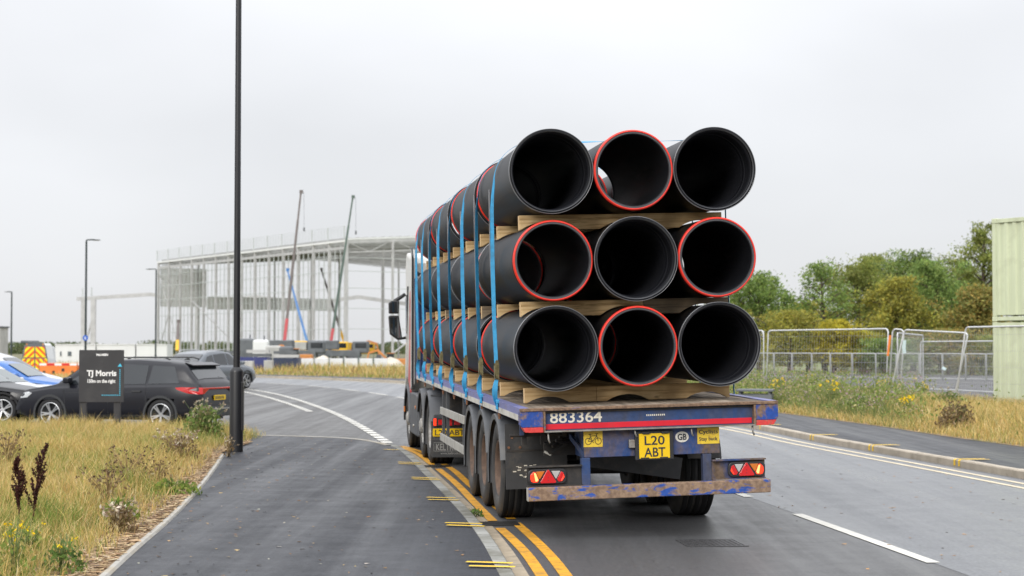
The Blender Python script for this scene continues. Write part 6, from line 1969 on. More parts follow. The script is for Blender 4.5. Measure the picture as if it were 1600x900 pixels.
# orange water-filled barriers
def barrier(x0, x1, Y, label):
    a, b = at(x0, 566, Y), at(x1, 566, Y)
    w = b.x - a.x
    root = empty('road_barrier', (a.x, Y, -0.02), 0, label, 'barrier', 'orange plastic road barriers')
    h = 1.0
    mb = MB(); mb.prism([(-0.25, 0), (0.25, 0), (0.25, 0.18), (0.10, 0.4), (0.09, h - 0.14), (-0.09, h - 0.14), (-0.10, 0.4), (-0.25, 0.18)], 0.01, w - 0.01, 'x'); mb.build('body', 'barrier_orange', root, 0.02)
    mb = MB(); mb.box((0.01, -0.08, h - 0.138), (w - 0.01, 0.08, h)); bd = mb.build('top_band', 'barrier_orange', root, 0.01)
    n = 5
    for k in range(n):
        mb = MB(); mb.box((w * (k + 0.05) / n, -0.088, h - 0.125), (w * (k + 0.95) / n, -0.0805, h - 0.012)); mb.build('reflector', 'barrier_red' if k % 2 else 'letter_white', bd)
    for xx in np.linspace(0.2, w - 0.3, 4):
        mb = MB(); mb.box((xx, -0.118, 0.45 + 0.12 * (int(xx * 10) % 2)), (xx + 0.13, -0.092, 0.6 + 0.12 * (int(xx * 10) % 2))); mb.build('fork_slot', 'iron', root)
for i, (x0, x1) in enumerate(((62, 121), (122, 181), (182, 241), (242, 300))):
    barrier(x0, x1, 89 + 0.3 * i, ('orange plastic barrier in front of the striped van', 'orange plastic barrier partly hidden by the black notice board', 'orange plastic barrier above the black SUV roof', 'orange plastic barrier behind the slate crossover')[i])
# striped service van
m_, nt_, b_ = new_mat('chevrons')
tcx = _n(nt_, 'ShaderNodeTexCoord'); sp = _n(nt_, 'ShaderNodeSeparateXYZ'); nt_.links.new(tcx.outputs['Object'], sp.inputs[0])
ab = _n(nt_, 'ShaderNodeMath', operation='ABSOLUTE'); nt_.links.new(sp.outputs[0], ab.inputs[0])
ad = _n(nt_, 'ShaderNodeMath', operation='ADD'); nt_.links.new(ab.outputs[0], ad.inputs[0]); nt_.links.new(sp.outputs[2], ad.inputs[1])
ml = _n(nt_, 'ShaderNodeMath', operation='MULTIPLY'); nt_.links.new(ad.outputs[0], ml.inputs[0]); ml.inputs[1].default_value = 2.4
fr = _n(nt_, 'ShaderNodeMath', operation='FRACT'); nt_.links.new(ml.outputs[0], fr.inputs[0])
gt = _n(nt_, 'ShaderNodeMath', operation='GREATER_THAN'); nt_.links.new(fr.outputs[0], gt.inputs[0]); gt.inputs[1].default_value = 0.52
setc(nt_, b_.inputs['Base Color'], mixc(nt_, gt.outputs[0], (0.86, 0.72, 0.01), (0.78, 0.10, 0.01)))
b_.inputs['Roughness'].default_value = 0.4
YV = 103.0
p = at(63.5, 560, YV)
van = empty('service_van', (p.x, YV, -0.2), R(0), 'service van with red and yellow chevrons on its rear doors', 'van')
van.rotation_euler[2] = R(8); van.scale = (0.9, 0.9, 0.9); van.location.x -= 0.35
hwid = 0.86
outl = [(-hwid, 0.45), (hwid, 0.45), (hwid, 1.45), (hwid * 0.80, 2.35), (hwid * 0.66, 2.50), (-hwid * 0.66, 2.50), (-hwid * 0.80, 2.35), (-hwid, 1.45)]
mb = MB(); mb.prism(outl, 0.0, 3.4, 'y'); mb.build('body', 'cabin_white', van, 0.04)
mb = MB(); mb.prism([(x * 0.985, z if z > 0.5 else 0.5) for x, z in outl], -0.02, -0.002, 'y'); mb.build('rear_frame', 'machine_grey', van)
for sx in (-1, 1):
    for poly in ([(0.04, 1.55), (0.76, 1.55), (0.70, 1.62), (0.62, 2.26), (0.04, 2.26)], [(0.04, 0.72), (0.27, 0.72), (0.25, 1.48), (0.04, 1.48)], [(0.31, 0.72), (0.58, 0.72), (0.52, 1.48), (0.29, 1.48)], [(0.62, 0.72), (0.82, 0.72), (0.82, 1.40), (0.74, 1.48), (0.57, 1.48)]):
        mb = MB(); mb.prism([(sx * x, z) for x, z in poly], -0.035, -0.0205, 'y'); mb.build('chevron_panel', 'chevrons', van)
    mb = MB(); mb.cyl((sx * 0.52, -0.03, 2.42), (sx * 0.52, 0.03, 2.42), 0.06, n=10); mb.build('beacon_lamp', 'machine_orange', van)
    mb = MB(Matrix.Translation((sx * 0.72, 0.6, 0.38)) @ Matrix.Rotation(R(90), 4, 'Z')); mb.lathe(tyre_prof(0.38, 0.24, 0.24), 20); mb.build('wheel', 'rubber', van)
mb = MB(); mb.box((-0.86, -0.06, 0.36), (0.86, 0.1, 0.5)); mb.build('rear_bumper', 'machine_grey', van, 0.02)
mb = MB(); mb.box((-1.0, 0.5, 2.52), (-0.1, 2.9, 2.68)); mb.build('roof_light_bar', 'machine_grey', van, 0.04)
mb = MB(); mb.prism([(3.4, 0.45), (4.9, 0.45), (4.95, 1.0), (4.5, 1.25), (3.9, 2.2), (3.4, 2.3)], -0.84, 0.84, 'x'); cbn = mb.build('cab', 'cabin_white', van, 0.06)
mb = MB(); mb.prism([(3.5, 1.4), (4.3, 1.4), (3.95, 2.05), (3.5, 2.05)], -0.85, -0.845, 'x'); mb.build('window', 'glass_dark', cbn)
# dark low building and fence at the far left
p = at(2, 512, 150)
hut = empty('grey_hut', (p.x - 3.0, 150, -0.2), 0, 'grey hut with railing at the very left edge', 'hut')
mb = MB(); mb.box((0, 0, 0), (2.9, 2.4, p.z + 0.2)); mb.build('wall', 'concrete', hut)
mb = MB(); mb.box((-0.1, -0.1, p.z + 0.205), (3.0, 2.5, p.z + 0.33)); mb.build('roof', 'machine_grey', hut)
# ------------------------------------------------------------------ vegetation
def n2(x, y, s, seed=0.0):
    return np.array([mnoise.noise(Vector((a * s, b * s, seed))) for a, b in zip(x, y)])
edx = np.array([p.x for p in ED]); edy = np.array([p.y for p in ED])
o_ = np.argsort(edy); edx, edy = edx[o_], edy[o_]
DRY = [(0.55, 0.395, 0.135, 3), (0.62, 0.475, 0.20, 3), (0.44, 0.305, 0.10, 2), (0.68, 0.55, 0.29, 1), (0.34, 0.295, 0.09, 1.1), (0.27, 0.295, 0.075, 1.1)]
GREEN = [(0.19, 0.26, 0.05, 3), (0.25, 0.31, 0.065, 2), (0.13, 0.19, 0.04, 2), (0.38, 0.34, 0.11, 1)]
def verge_points(n, x0, x1, y0, y1):
    y = RNG.uniform(y0, y1, n); ex = np.interp(y, edy, edx)
    d = RNG.uniform(0.02, 1, n) ** 1.15 * 9.0
    x = ex - 0.07 - d
    keep = (x > -y * 0.345 - 1.8)
    return x[keep], y[keep], d[keep]
x, y, d = verge_points(400000, 0, 0, 11.0, 33.6)
k = min(len(x), 210000); x, y, d = x[:k], y[:k], d[:k]
gx, gy = np.meshgrid(np.arange(-16, -1, 0.25), np.arange(10, 35, 0.25), indexing='ij')
gn = n2(gx.ravel(), gy.ravel(), 0.55, 3.0).reshape(gx.shape); gn2 = n2(gx.ravel(), gy.ravel(), 1.7, 9.0).reshape(gx.shape)
def lut(t, x, y):
    i = np.clip(((x + 16) / 0.25).astype(int), 0, t.shape[0] - 1); j = np.clip(((y - 10) / 0.25).astype(int), 0, t.shape[1] - 1)
    return t[i, j]
nn, nm = lut(gn, x, y), lut(gn2, x, y)
# thin near the edging, patchy elsewhere
keep = RNG.uniform(0, 1, len(x)) < np.clip((d - 0.06) / 0.75, 0.04, 1) * np.clip(0.75 + nm * 0.9, 0.25, 1)
x, y, d, nn, nm = x[keep], y[keep], d[keep], nn[keep], nm[keep]
P = np.stack([x, y, vz_left(d) - 0.01], 1)
Hh = RNG.uniform(0.14, 0.40, len(x)) * (0.85 + 0.5 * nm) * np.clip(0.45 + d / 1.6, 0.4, 1.0)
tall = RNG.uniform(0, 1, len(x)) < 0.035
Hh[tall] *= 1.35
W_ = RNG.uniform(0.004, 0.009, len(x))
cols = pick_cols(len(x), DRY)
gr_m = (RNG.uniform(0, 1, len(x)) < np.clip(0.09 + 1.1 * (nn - 0.12) + 0.45 * np.exp(-((d - 0.9) / 0.6) ** 2) * (nm > -0.05), 0.04, 0.85))
cols[gr_m] = pick_cols(int(gr_m.sum()), GREEN)
tri, cc = blades(P, Hh, W_, RNG.uniform(0.15, 0.85, len(x)), cols)
tag(soup('dry_grass', tri, 3, cc, 'grass_mat'), 'long straw-coloured grass growing on the near verge', 'grass', kind='stuff')
# straw and chippings lying on the margin
n = 5000
y = RNG.uniform(12, 31, n); ex = np.interp(y, edy, edx); dd = np.abs(RNG.normal(0, 0.22, n)); x = ex - 0.08 - dd
an = RNG.uniform(0, np.pi, n); ln = RNG.uniform(0.015, 0.07, n); ww = RNG.uniform(0.004, 0.016, n)
c_, s_ = np.cos(an), np.sin(an)
z = vz_left(dd) + 0.016 + RNG.uniform(0, 0.012, n)
def q4(ax, ay): return np.stack([x + ax * c_ - ay * s_, y + ax * s_ + ay * c_, z + RNG.uniform(-0.004, 0.006, n)], 1)
quad = np.stack([q4(-ln, -ww), q4(ln, -ww), q4(ln, ww), q4(-ln, ww)], 1).reshape(-1, 3)
tag(soup('straw_litter', quad, 4, pick_cols(n, [(0.50, 0.36, 0.20, 2), (0.34, 0.22, 0.12, 2), (0.60, 0.47, 0.30, 1), (0.16, 0.11, 0.07, 1)]), 'grass_mat'), 'dry straw and bark chips along the pavement edging', 'litter', kind='stuff')

n = 420
y = 12.5 + 20 * RNG.uniform(0, 1, n) ** 1.3; u = RNG.uniform(0, 1, n)
kx = np.interp(y, [p.y for p in KL], [p.x for p in KL]); ex = np.interp(y, edy, edx); x = ex + 0.1 + (kx - ex - 0.2) * u ** 1.6
z = np.full(n, PATH_Z + 0.006); an = RNG.uniform(0, np.pi, n); ln = RNG.uniform(0.006, 0.022, n); ww = ln * RNG.uniform(0.3, 0.8, n); c_, s_ = np.cos(an), np.sin(an)
quad = np.stack([q4(-ln, -ww), q4(ln, -ww), q4(ln, ww), q4(-ln, ww)], 1).reshape(-1, 3)
tag(soup('leaf_litter', quad, 4, pick_cols(n, [(0.42, 0.30, 0.16, 2), (0.30, 0.17, 0.08, 2), (0.55, 0.50, 0.42, 1), (0.05, 0.045, 0.04, 2)]), 'grass_mat'), 'scattered dry leaves and grit on the near pavement', 'litter', kind='stuff')
n = 260
y = 12.5 + 24 * RNG.uniform(0, 1, n) ** 1.3; x = np.interp(y, [p.y for p in RK], [p.x for p in RK]) - 0.3 - RNG.uniform(0, 1, n) * 5.0
z = np.full(n, 0.007); an = RNG.uniform(0, np.pi, n); ln = RNG.uniform(0.008, 0.026, n); ww = ln * RNG.uniform(0.3, 0.8, n); c_, s_ = np.cos(an), np.sin(an)
quad = np.stack([q4(-ln, -ww), q4(ln, -ww), q4(ln, ww), q4(-ln, ww)], 1).reshape(-1, 3)
tag(soup('road_litter', quad, 4, pick_cols(n, [(0.46, 0.27, 0.12, 3), (0.30, 0.17, 0.08, 2), (0.10, 0.09, 0.08, 2)]), 'grass_mat'), 'scattered orange leaves on the road', 'litter', kind='stuff')

# individual weeds
def leaf_cloud(n, c, r, size, pal, flat_=0.0):
    ph = RNG.uniform(0, 2 * np.pi, n); ct = RNG.uniform(-0.2, 1, n); st_ = np.sqrt(1 - ct ** 2); rr_ = RNG.uniform(0.35, 1, n) ** 0.6
    C = np.stack([c[0] + r[0] * rr_ * st_ * np.cos(ph), c[1] + r[1] * rr_ * st_ * np.sin(ph), c[2] + r[2] * rr_ * ct], 1)
    return leaf_quads(C, size, n, 1.2), pick_cols(n, pal)
def leaf_quads(C, size, n, up=0.0):
    a = RNG.normal(0, 1, (n, 3)); a[:, 2] += up; a /= np.linalg.norm(a, axis=1, keepdims=True)
    b = np.cross(a, RNG.normal(0, 1, (n, 3))); b /= np.linalg.norm(b, axis=1, keepdims=True) + 1e-9
    L = (size * RNG.uniform(0.6, 1.3, n))[:, None]; Wd = L * 0.5
    return np.stack([C - a * L * 0.5, C + b * Wd * 0.5, C + a * L * 0.5, C - b * Wd * 0.5], 1).reshape(-1, 3)
def verge_at(px, py):
    p = gp(px, py, 0.15)
    dd = max(0.0, float(np.interp(p.y, edy, edx)) - p.x)
    return Vector((p.x, p.y, float(vz_left(dd))))
def weed(name, label, px, py, h, r, pal, nleaf, stems=14, head=None, nhead=0, headpal=None, headsize=0.02, leafsize=0.05, stem='stem_green', cat='plant', group='weeds on the near verge', pos=None):
    b = pos or verge_at(px, py)
    root = empty(name, b, 0, label, cat, group)
    mb = MB(); tips = []
    for i in range(stems):
        an = random.uniform(0, 6.28); sp = r * random.uniform(0.2, 1.0); hh = h * random.uniform(0.6, 1.0)
        t = (sp * math.cos(an), sp * math.sin(an), hh)
        m = (t[0] * 0.35, t[1] * 0.35, hh * 0.55)
        mb.tube([(0.02 * math.cos(an), 0.02 * math.sin(an), 0), m, t], [0.005, 0.004, 0.0025], 4)
        tips.append((m, t))
        if random.random() < 0.7:
            t2 = (t[0] + random.uniform(-0.06, 0.06), t[1] + random.uniform(-0.06, 0.06), hh * random.uniform(0.75, 0.98)); mb.tube([m, t2], 0.0025, 4); tips.append((m, t2))
    mb.build('stems', stem, root, fix=False)
    if nleaf:
        v, c = leaf_cloud(nleaf, (0, 0, h * 0.12), (r, r, h * 0.72), leafsize, pal)
        tag(soup('leaves', v, 4, c, 'leaf', root), kind='stuff')
    if nhead:
        C = []
        for i in range(nhead):
            m, t = tips[i % len(tips)]
            C.append([t[k_] + random.uniform(-0.02, 0.02) for k_ in range(3)])
        C = np.repeat(np.array(C), 7, axis=0) + RNG.normal(0, headsize * 0.35, (nhead * 7, 3))
        tag(soup(head or 'flowers', leaf_quads(C, headsize, len(C)), 4, pick_cols(len(C), headpal), 'petal', root), kind='stuff')
    return root
LG = [(0.12, 0.20, 0.045, 3), (0.17, 0.26, 0.06, 2), (0.08, 0.13, 0.035, 2)]
LD = [(0.24, 0.17, 0.085, 3), (0.16, 0.11, 0.06, 2), (0.34, 0.26, 0.15, 1)]
YEL = [(0.85, 0.62, 0.01, 3), (0.78, 0.50, 0.01, 1)]
BRN = [(0.10, 0.055, 0.035, 3), (0.055, 0.03, 0.02, 2), (0.22, 0.15, 0.09, 1)]
PALE = [(0.60, 0.53, 0.42, 2), (0.42, 0.34, 0.24, 2), (0.26, 0.19, 0.12, 2)]
PUR = [(0.36, 0.16, 0.42, 3), (0.50, 0.32, 0.52, 2)]
# dock seed spikes
for i, (px, py, h, lean, lb) in enumerate(((50, 832, 0.80, 0.12, 'taller dark brown dock seed spike'), (30, 826, 0.66, -0.02, 'shorter dark brown dock seed spike beside the taller one'))):
    b = verge_at(px, py)
    root = empty('dock_plant', b, 0, lb, 'plant', 'dock plants on the near verge')
    mb = MB(); mb.tube([(0, 0, 0), (lean * 0.2, 0, h * 0.5), (lean, 0, h)], [0.008, 0.007, 0.004], 5); mb.build('stem', 'dock_brown', root)
    C, branch = [], MB()
    for k in range(20):
        t = 0.30 + 0.70 * k / 19
        base = np.array([lean * t ** 1.6, 0, h * t]); an = random.uniform(0, 6.28); L = 0.24 * (1 - t) ** 0.8 + 0.025
        tip = base + np.array([math.cos(an) * L * 0.42, math.sin(an) * L * 0.42, L * 0.95])
        branch.tube([tuple(base), tuple(tip)], 0.003, 4)
        for q in range(int(70 * (1 - t) + 30)):
            u = random.random(); C.append(base + (tip - base) * u)
    tag(branch.build('branches', 'dock_brown', root, fix=False), kind='stuff')
    C = np.array(C) + RNG.normal(0, 0.006, (len(C), 3))
    C = np.repeat(C, 2, axis=0) + RNG.normal(0, 0.004, (len(C) * 2, 3))
    soup('seeds', leaf_quads(C, 0.021, len(C)), 4, pick_cols(len(C), [(0.060, 0.018, 0.014, 3), (0.035, 0.012, 0.010, 2), (0.10, 0.035, 0.022, 1)]), 'petal', root)
weed('ragwort', 'yellow flowering weed at the near left corner of the verge', 22, 900, 0.48, 0.16, GREEN, 160, 12, 'flowers', 12, YEL, 0.024)
weed('ragwort', 'yellow flowering weed between the corner clump and the dock spikes', 42, 868, 0.34, 0.14, GREEN, 120, 10, 'flowers', 5, YEL, 0.022)
weed('ragwort', 'small yellow flowered weed in grass near the pavement edging', 98, 885, 0.30, 0.18, LG, 240, 10, 'flowers', 4, YEL, 0.02)
weed('dead_thistle', 'grey brown clump of dead thistle heads beside the pavement edging', 190, 824, 0.32, 0.16, LD, 260, 16, 'seed_heads', 20, PALE, 0.05, stem='stem_dry')
weed('green_weed', 'broad green weed behind the dead thistle clump', 188, 806, 0.30, 0.2, GREEN, 260, 10, leafsize=0.07)
weed('green_weed', 'bright green leafy weed by the edging below the lamp post', 270, 764, 0.22, 0.34, GREEN, 300, 14, leafsize=0.06)
weed('knapweed', 'clump of dark knapweed seed heads above the dead thistle', 168, 790, 0.46, 0.30, LD, 120, 22, 'seed_heads', 40, BRN, 0.026, stem='stem_dry')
weed('knapweed', 'dark knapweed seed heads in the middle of the verge', 200, 755, 0.50, 0.34, LD, 80, 22, 'seed_heads', 40, BRN, 0.026, stem='stem_dry')
weed('knapweed', 'loose knapweed seed heads near the bright green weed', 245, 752, 0.36, 0.25, LD, 60, 14, 'seed_heads', 22, BRN, 0.024, stem='stem_dry')
weed('dead_thistle', 'seeding thistle with purple flower in front of the SUV wheel', 279, 715, 0.48, 0.34, LD, 500, 22, 'seed_heads', 40, PALE, 0.045, stem='stem_dry')
weed('thistle_flower', 'single purple thistle flower over the seeding thistle', 280, 712, 0.30, 0.08, LG, 30, 4, 'flowers', 2, PUR, 0.05)
weed('verge_bush', 'tall green and buff bush at the rear corner of the SUV', 318, 686, 0.80, 0.38, [(0.15, 0.22, 0.055, 3), (0.20, 0.27, 0.07, 2), (0.30, 0.26, 0.12, 2)], 1100, 46, 'seed_heads', 80, PALE, 0.03, leafsize=0.075)
weed('dry_weed', 'dry brown weed stalks at the left edge of the verge', 8, 742, 0.6, 0.35, LD, 200, 24, 'seed_heads', 40, BRN, 0.024, stem='stem_dry')
weed('dry_weed', 'dry stems growing against the foot of the lamp post', 357, 707, 0.34, 0.10, LD, 60, 10, 'seed_heads', 14, PALE, 0.03, stem='stem_dry')
weed('kerb_weed', 'small green tuft growing in the near kerb channel', 742, 806, 0.09, 0.10, LG, 120, 8, leafsize=0.035, pos=gp(742, 806, 0.01), group=None)

# flowering verge across the road
fvx = np.array([p.x for p in FV]); fvy = np.array([p.y for p in FV])
o_ = np.argsort(fvy); fvx, fvy = fvx[o_], fvy[o_]
def far_pts(n, y0, y1, dmax):
    y = RNG.uniform(y0, y1, n); d = RNG.uniform(0.0, dmax, n)
    x = np.interp(y, fvy, fvx) + 0.05 + d
    return x, y, d
x, y, d = far_pts(130000, 24, 62, 4.8)
nn = np.array([mnoise.noise(Vector((a * 0.5, b * 0.5, 5))) for a, b in zip(x[::10], y[::10])]); nn = np.repeat(nn, 10)[:len(x)]
P = np.stack([x, y, vz_right(d) - 0.01], 1)
flow = np.clip((0.246 - x / y) / 0.03, 0, 1)              # lush and flowering further along, dry grass nearer
Hh = RNG.uniform(0.14, 0.42, len(x)) * np.clip(0.35 + d / 1.6, 0.3, 1.1) * (1 + 0.15 * flow)
cols = pick_cols(len(x), DRY)
gm = RNG.uniform(0, 1, len(x)) < (0.10 + 0.72 * flow * np.clip(d / 0.7, 0.15, 1))
cols[gm] = pick_cols(int(gm.sum()), [(0.14, 0.19, 0.05, 3), (0.19, 0.23, 0.075, 3), (0.10, 0.14, 0.04, 2), (0.28, 0.27, 0.12, 1.5)])
tri, cc = blades(P, Hh, RNG.uniform(0.007, 0.018, len(x)), RNG.uniform(0.15, 0.7, len(x)), cols)
tag(soup('verge_grass', tri, 3, cc, 'grass_mat'), 'green and straw-coloured growth on the verge across the road', 'grass', kind='stuff')
n = 16000
x, y, d = far_pts(n, 34, 60, 4.4)
cl = np.array([mnoise.noise(Vector((a * 0.9, b * 0.5, 2))) for a, b in zip(x, y)])
keep = (cl > -0.02) & (d > 0.5) & (x / y < 0.24) & (RNG.uniform(0, 1, len(x)) < 0.6); x, y, d = x[keep], y[keep], d[keep]
C = np.stack([x, y, vz_right(d) + RNG.uniform(0.55, 1.08, len(x)) * np.clip(0.24 + d * 0.15 + cl[keep] * 0.45, 0.15, 0.85)], 1)
v1 = leaf_quads(C, 0.04, len(C)); c1 = pick_cols(len(C), [(0.46, 0.27, 0.40, 4), (0.52, 0.36, 0.42, 3), (0.36, 0.24, 0.24, 3), (0.26, 0.27, 0.11, 3), (0.60, 0.52, 0.38, 1)])
tag(soup('verge_flowers', v1, 4, c1, 'petal'), 'pale pink and buff flower heads massed on the far verge', 'flowers', kind='stuff')
n = 34000
x, y, d = far_pts(n, 35, 61, 4.7)
cl = np.array([mnoise.noise(Vector((a * 0.8, b * 0.45, 8))) for a, b in zip(x, y)])
keep = (cl > -0.12) & (d > 0.45) & (RNG.uniform(0, 1, n) < np.clip((0.25 - x / y) / 0.03, 0.03, 1)); x, y, d, cl = x[keep], y[keep], d[keep], cl[keep]
hgt = np.clip(0.22 + d * 0.14 + cl * 0.45, 0.12, 0.8)
C = np.stack([x, y, vz_right(d) + RNG.uniform(0.02, 1.0, len(x)) * hgt], 1)
tag(soup('verge_foliage', leaf_quads(C, 0.085, len(C), 1.0), 4, pick_cols(len(C), [(0.19, 0.25, 0.06, 3), (0.25, 0.30, 0.085, 3), (0.14, 0.19, 0.05, 2), (0.42, 0.38, 0.17, 1.5)], 0.25), 'leaf'), 'leafy green growth among the flowers of the far verge', 'plants', kind='stuff')
fl_spots = [(1217, 628, 'first'), (1265, 622, 'second'), (1300, 640, 'third'), (1381, 628, 'fourth'), (1440, 634, 'fifth'), (1418, 652, 'sixth')]
for i, (px, py, lb) in enumerate(fl_spots):
    b = gp(px, py, 0.2); 
    weed('ragwort', f'yellow ragwort on the far verge, {lb} counting from the truck', 0, 0, 0.75 if i < 5 else 0.5, 0.3, [(0.14, 0.19, 0.05, 3), (0.22, 0.24, 0.08, 2)], 300, 16, 'flowers', 18, YEL, 0.05, pos=Vector((b.x, b.y, 0.2)), group='ragwort on the far verge', leafsize=0.07)
for i, (px, py, h_, lb) in enumerate(((1345, 648, 0.6, 'green leafy clump on the far verge below the long fence panel'), (1484, 650, 0.7, 'green leafy weed at the foot of the leaning fence post'), (1495, 672, 0.6, 'brown seeding weed on the dry part of the far verge'))):
    b = gp(px, py, 0.15)
    weed('verge_weed', lb, 0, 0, h_, 0.42, LG if i < 2 else LD, 700, 22, 'seed_heads', 30, PALE if i < 2 else BRN, 0.04, pos=Vector((b.x, b.y, 0.16)), leafsize=0.08, group='weeds on the far verge')

# grass strip beyond the bend
pts_ = [p for p in FP if p.y > 70]
n = 42000
i_ = RNG.integers(0, len(pts_) - 1, n); t_ = RNG.uniform(0, 1, n)
bx_ = np.array([[p.x, p.y] for p in pts_]); of = np.array([[p.x, p.y] for p in offset_poly(pts_, 6.5)])
A_ = bx_[i_] * (1 - t_[:, None]) + bx_[i_ + 1] * t_[:, None]; B_ = of[i_] * (1 - t_[:, None]) + of[i_ + 1] * t_[:, None]
u = RNG.uniform(0.37, 1.7, n)[:, None]
xy = A_ * (1 - u) + B_ * u
P = np.concatenate([xy, np.full((n, 1), 0.1)], 1)
cols = pick_cols(n, DRY); gm = RNG.uniform(0, 1, n) < np.where(u[:, 0] < 0.55, 0.5, 0.18); cols[gm] = pick_cols(int(gm.sum()), GREEN)
gm = RNG.uniform(0, 1, n) < 0.15; cols[gm] = pick_cols(int(gm.sum()), [(0.22, 0.13, 0.07, 1), (0.16, 0.10, 0.06, 1)])
Hs = RNG.uniform(0.15, 0.75, n) * np.clip(u[:, 0] * 1.3 - 0.2, 0.2, 1.2)
tri, cc = blades(P, Hs, RNG.uniform(0.02, 0.05, n), RNG.uniform(0.1, 0.6, n), cols)
tag(soup('bend_grass', tri, 3, cc, 'grass_mat'), 'dry grass and weeds along the outside of the bend', 'grass', kind='stuff')
# rough grass behind the orange barriers
n = 9000
P = np.stack([RNG.uniform(-34, -16, n), RNG.uniform(80, 88.6, n), np.full(n, 0.0)], 1)
tri, cc = blades(P, RNG.uniform(0.2, 0.7, n), RNG.uniform(0.02, 0.05, n), RNG.uniform(0.1, 0.6, n), pick_cols(n, DRY))
tag(soup('barrier_grass', tri, 3, cc, 'grass_mat'), 'rough grass in front of the orange barriers', 'grass', kind='stuff')
# far treeline across the site
n = 26000
x = RNG.uniform(-190, 40, n); y = RNG.uniform(520, 560, n)
hh = 3.0 + 1.4 * np.array([mnoise.noise(Vector((a * 0.06, 0, 1))) for a in x]) + 1.2 * np.array([mnoise.noise(Vector((a * 0.2, 0, 4))) for a in x])
z = RNG.uniform(-0.3, 1, n) * np.maximum(hh, 0.8)
tag(soup('far_treeline', leaf_quads(np.stack([x, y, z], 1), 1.1, n), 4, pick_cols(n, [(0.10, 0.13, 0.055, 3), (0.15, 0.16, 0.07, 2), (0.07, 0.10, 0.05, 2)]), 'leaf'), 'low distant line of bushes behind the building site', 'bushes', kind='stuff')

# trees
def tree(name, label, px, Y, ytop, wpx, pal, seed, nleaf=9000, sparse=0.0, base_frac=0.12, leaf=0.24, base_z=0.0, group='trees beyond the yard', shape=1.0):
    random.seed(seed)
    global RNG
    RNG = np.random.default_rng(seed)
    top = at(px, ytop, Y); H = top.z - base_z; rad = wpx / 2 * Y / FPX
    root = empty(name, (top.x, Y, base_z), 0, label, 'tree', group)
    mb = MB()
    rt = 0.022 * H + 0.05
    lean = random.uniform(-0.4, 0.4)
    mb.tube([(0, 0, -0.4), (lean * 0.3, 0, H * 0.3), (lean * 0.6, 0.1, H * 0.6), (lean, 0, H * 0.9)], [rt, rt * 0.8, rt * 0.5, rt * 0.12], 8)
    cl = []
    nb = 26
    for i in range(nb):
        t = 0.15 + 0.78 * i / nb
        an = i * 2.4 + random.uniform(-0.4, 0.4)
        prof = math.sin(math.pi * min(1, (t * 0.92 + 0.06)) ** (0.75 * shape)) ** 0.7
        L = rad * prof * random.uniform(0.65, 1.1)
        b = Vector((lean * t, 0, H * t * 0.9))
        e = b + Vector((math.cos(an) * L, math.sin(an) * L * 0.9, L * random.uniform(0.15, 0.7)))
        e.z = min(e.z, H * 0.98)
        m = b.lerp(e, 0.5) + Vector((0, 0, 0.05 * H * random.random()))
        mb.tube([b, m, e], [rt * 0.32 * (1 - t * 0.5), rt * 0.2, 0.02], 5)
        for q in (0.45, 0.7, 0.9, 1.02):
            cl.append((b.lerp(e, q) + Vector((random.gauss(0, 0.12 * rad), random.gauss(0, 0.12 * rad), random.gauss(0, 0.05 * H))), random.uniform(0.5, 1.0)))
    for k in range(10):
        cl.append((Vector((lean + random.gauss(0, rad * 0.18), random.gauss(0, rad * 0.18), H * random.uniform(0.86, 0.98))), 0.45))
    mb.build('trunk', 'bark', root, fix=False)
    C, cols = [], []
    per = int(nleaf * 1.5 / len(cl)); leaf = leaf * 0.8
    for c, sz in cl:
        if random.random() < sparse + 0.1: continue
        r_ = rad * 0.25 * sz * random.choice((0.6, 0.9, 1.25)) + 0.12
        pts = RNG.normal(0, 1, (per, 3)) * np.array([r_, r_, r_ * 0.75]) * 0.62 + np.array(c)
        tone = random.uniform(0.72, 1.25)
        cc_ = pick_cols(per, pal, 0.22) * tone
        C.append(pts); cols.append(cc_)
    C = np.concatenate(C); cols = np.clip(np.concatenate(cols), 0.005, 0.9)
    ok = (C[:, 2] > H * base_frac) & (C[:, 2] < H * 1.02); C, cols = C[ok], cols[ok]
    soup('crown', leaf_quads(C, leaf, len(C)), 4, cols, 'leaf', root)
    return root
OL = [(0.228, 0.26, 0.062, 3), (0.295, 0.319, 0.08, 2), (0.161, 0.195, 0.049, 2)]
YG = [(0.312, 0.297, 0.055, 3), (0.383, 0.338, 0.061, 2), (0.227, 0.23, 0.055, 2)]
DG = [(0.173, 0.238, 0.066, 3), (0.231, 0.294, 0.08, 2), (0.115, 0.175, 0.053, 2)]
MG = [(0.198, 0.282, 0.073, 3), (0.27, 0.352, 0.097, 2), (0.132, 0.205, 0.055, 2)]
RU = [(0.272, 0.24, 0.063, 3), (0.346, 0.252, 0.068, 2), (0.185, 0.21, 0.057, 2)]
GO = [(0.472, 0.4, 0.039, 3), (0.394, 0.35, 0.045, 2), (0.263, 0.25, 0.045, 1)]
T = tree
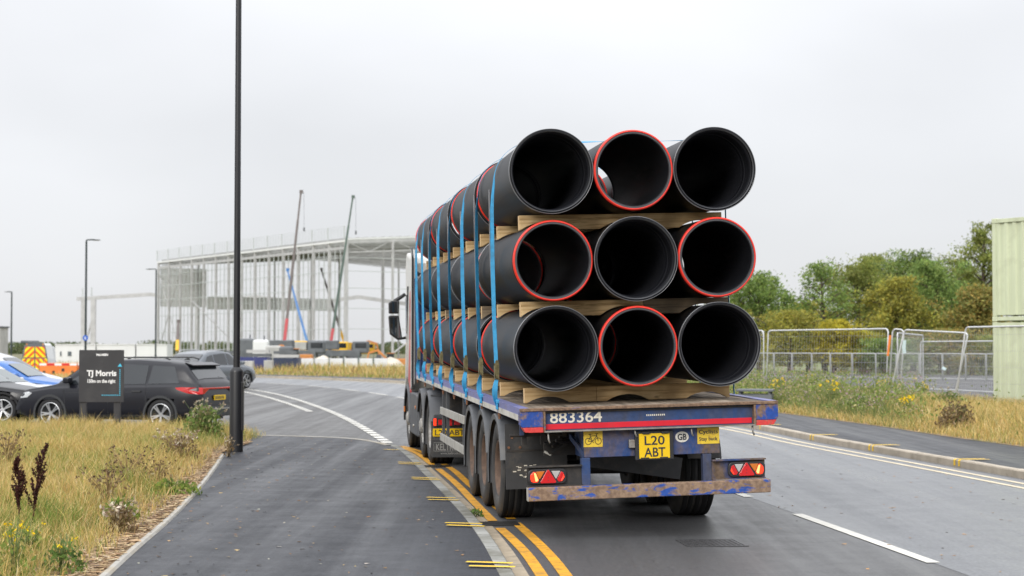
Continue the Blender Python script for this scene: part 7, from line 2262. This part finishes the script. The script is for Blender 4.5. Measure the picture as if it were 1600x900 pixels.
T('tree', 'pale green tree just beside the pipe load', 1186, 106, 425, 150, MG, 11, 11000, 0.08)
T('tree', 'thin pale tree partly hidden behind the pipe ends', 1150, 112, 470, 120, YG, 12, 5000)
T('tree', 'open airy tree with sky gaps left of the dense group', 1288, 104, 404, 100, MG, 13, 5200, 0.22, leaf=0.22)
T('tree', 'dark dense tree at the left of the tree group', 1345, 112, 404, 150, OL, 14, 13000)
T('tree', 'tall dark green tree at the middle of the tree group', 1425, 116, 392, 165, DG, 15, 13000)
T('tree', 'olive tree behind the yellowish one', 1380, 120, 398, 160, OL, 16, 11000)
T('tree', 'yellowish rounded tree in front of the dense group', 1402, 101, 434, 116, YG, 17, 9000)
T('tree', 'mid green tree right of the yellowish rounded tree', 1470, 108, 408, 140, MG, 18, 11000)
T('tree', 'tall slender tree beside the containers', 1534, 112, 345, 100, OL, 19, 9500, 0.1, shape=1.25)
T('tree', 'rusty orange leaved tree next to the containers', 1516, 100, 446, 110, RU, 20, 9000)
T('tree', 'dark tree continuing behind the containers', 1590, 114, 388, 130, DG, 21, 7000)
T('tree', 'olive tree filling the gap beside the slender one', 1500, 118, 400, 120, OL, 28, 9000)
T('tree', 'yellow green tree low behind the airy tree', 1262, 110, 470, 110, YG, 29, 7000)
T('golden_bush', 'bright golden bush behind the long fence panel', 1300, 97, 500, 90, GO, 22, 6000, base_frac=0.02, leaf=0.2)
T('golden_bush', 'smaller golden green bush behind the far fence', 1345, 98, 520, 80, YG, 23, 5000, base_frac=0.02, leaf=0.2)
T('bush', 'dull green bush behind the far fence near the truck', 1232, 98, 486, 140, YG, 24, 7000, base_frac=0.02, leaf=0.2)
T('bush', 'dark green bush under the middle trees', 1405, 96, 530, 130, MG, 25, 7000, base_frac=0.02, leaf=0.2)
T('bush', 'rusty green bush behind the set back fence panel', 1480, 95, 515, 120, RU, 26, 8000, base_frac=0.02, leaf=0.2)
T('bush', 'olive bush at the foot of the containers', 1545, 95, 525, 110, OL, 27, 7000, base_frac=0.02, leaf=0.2)
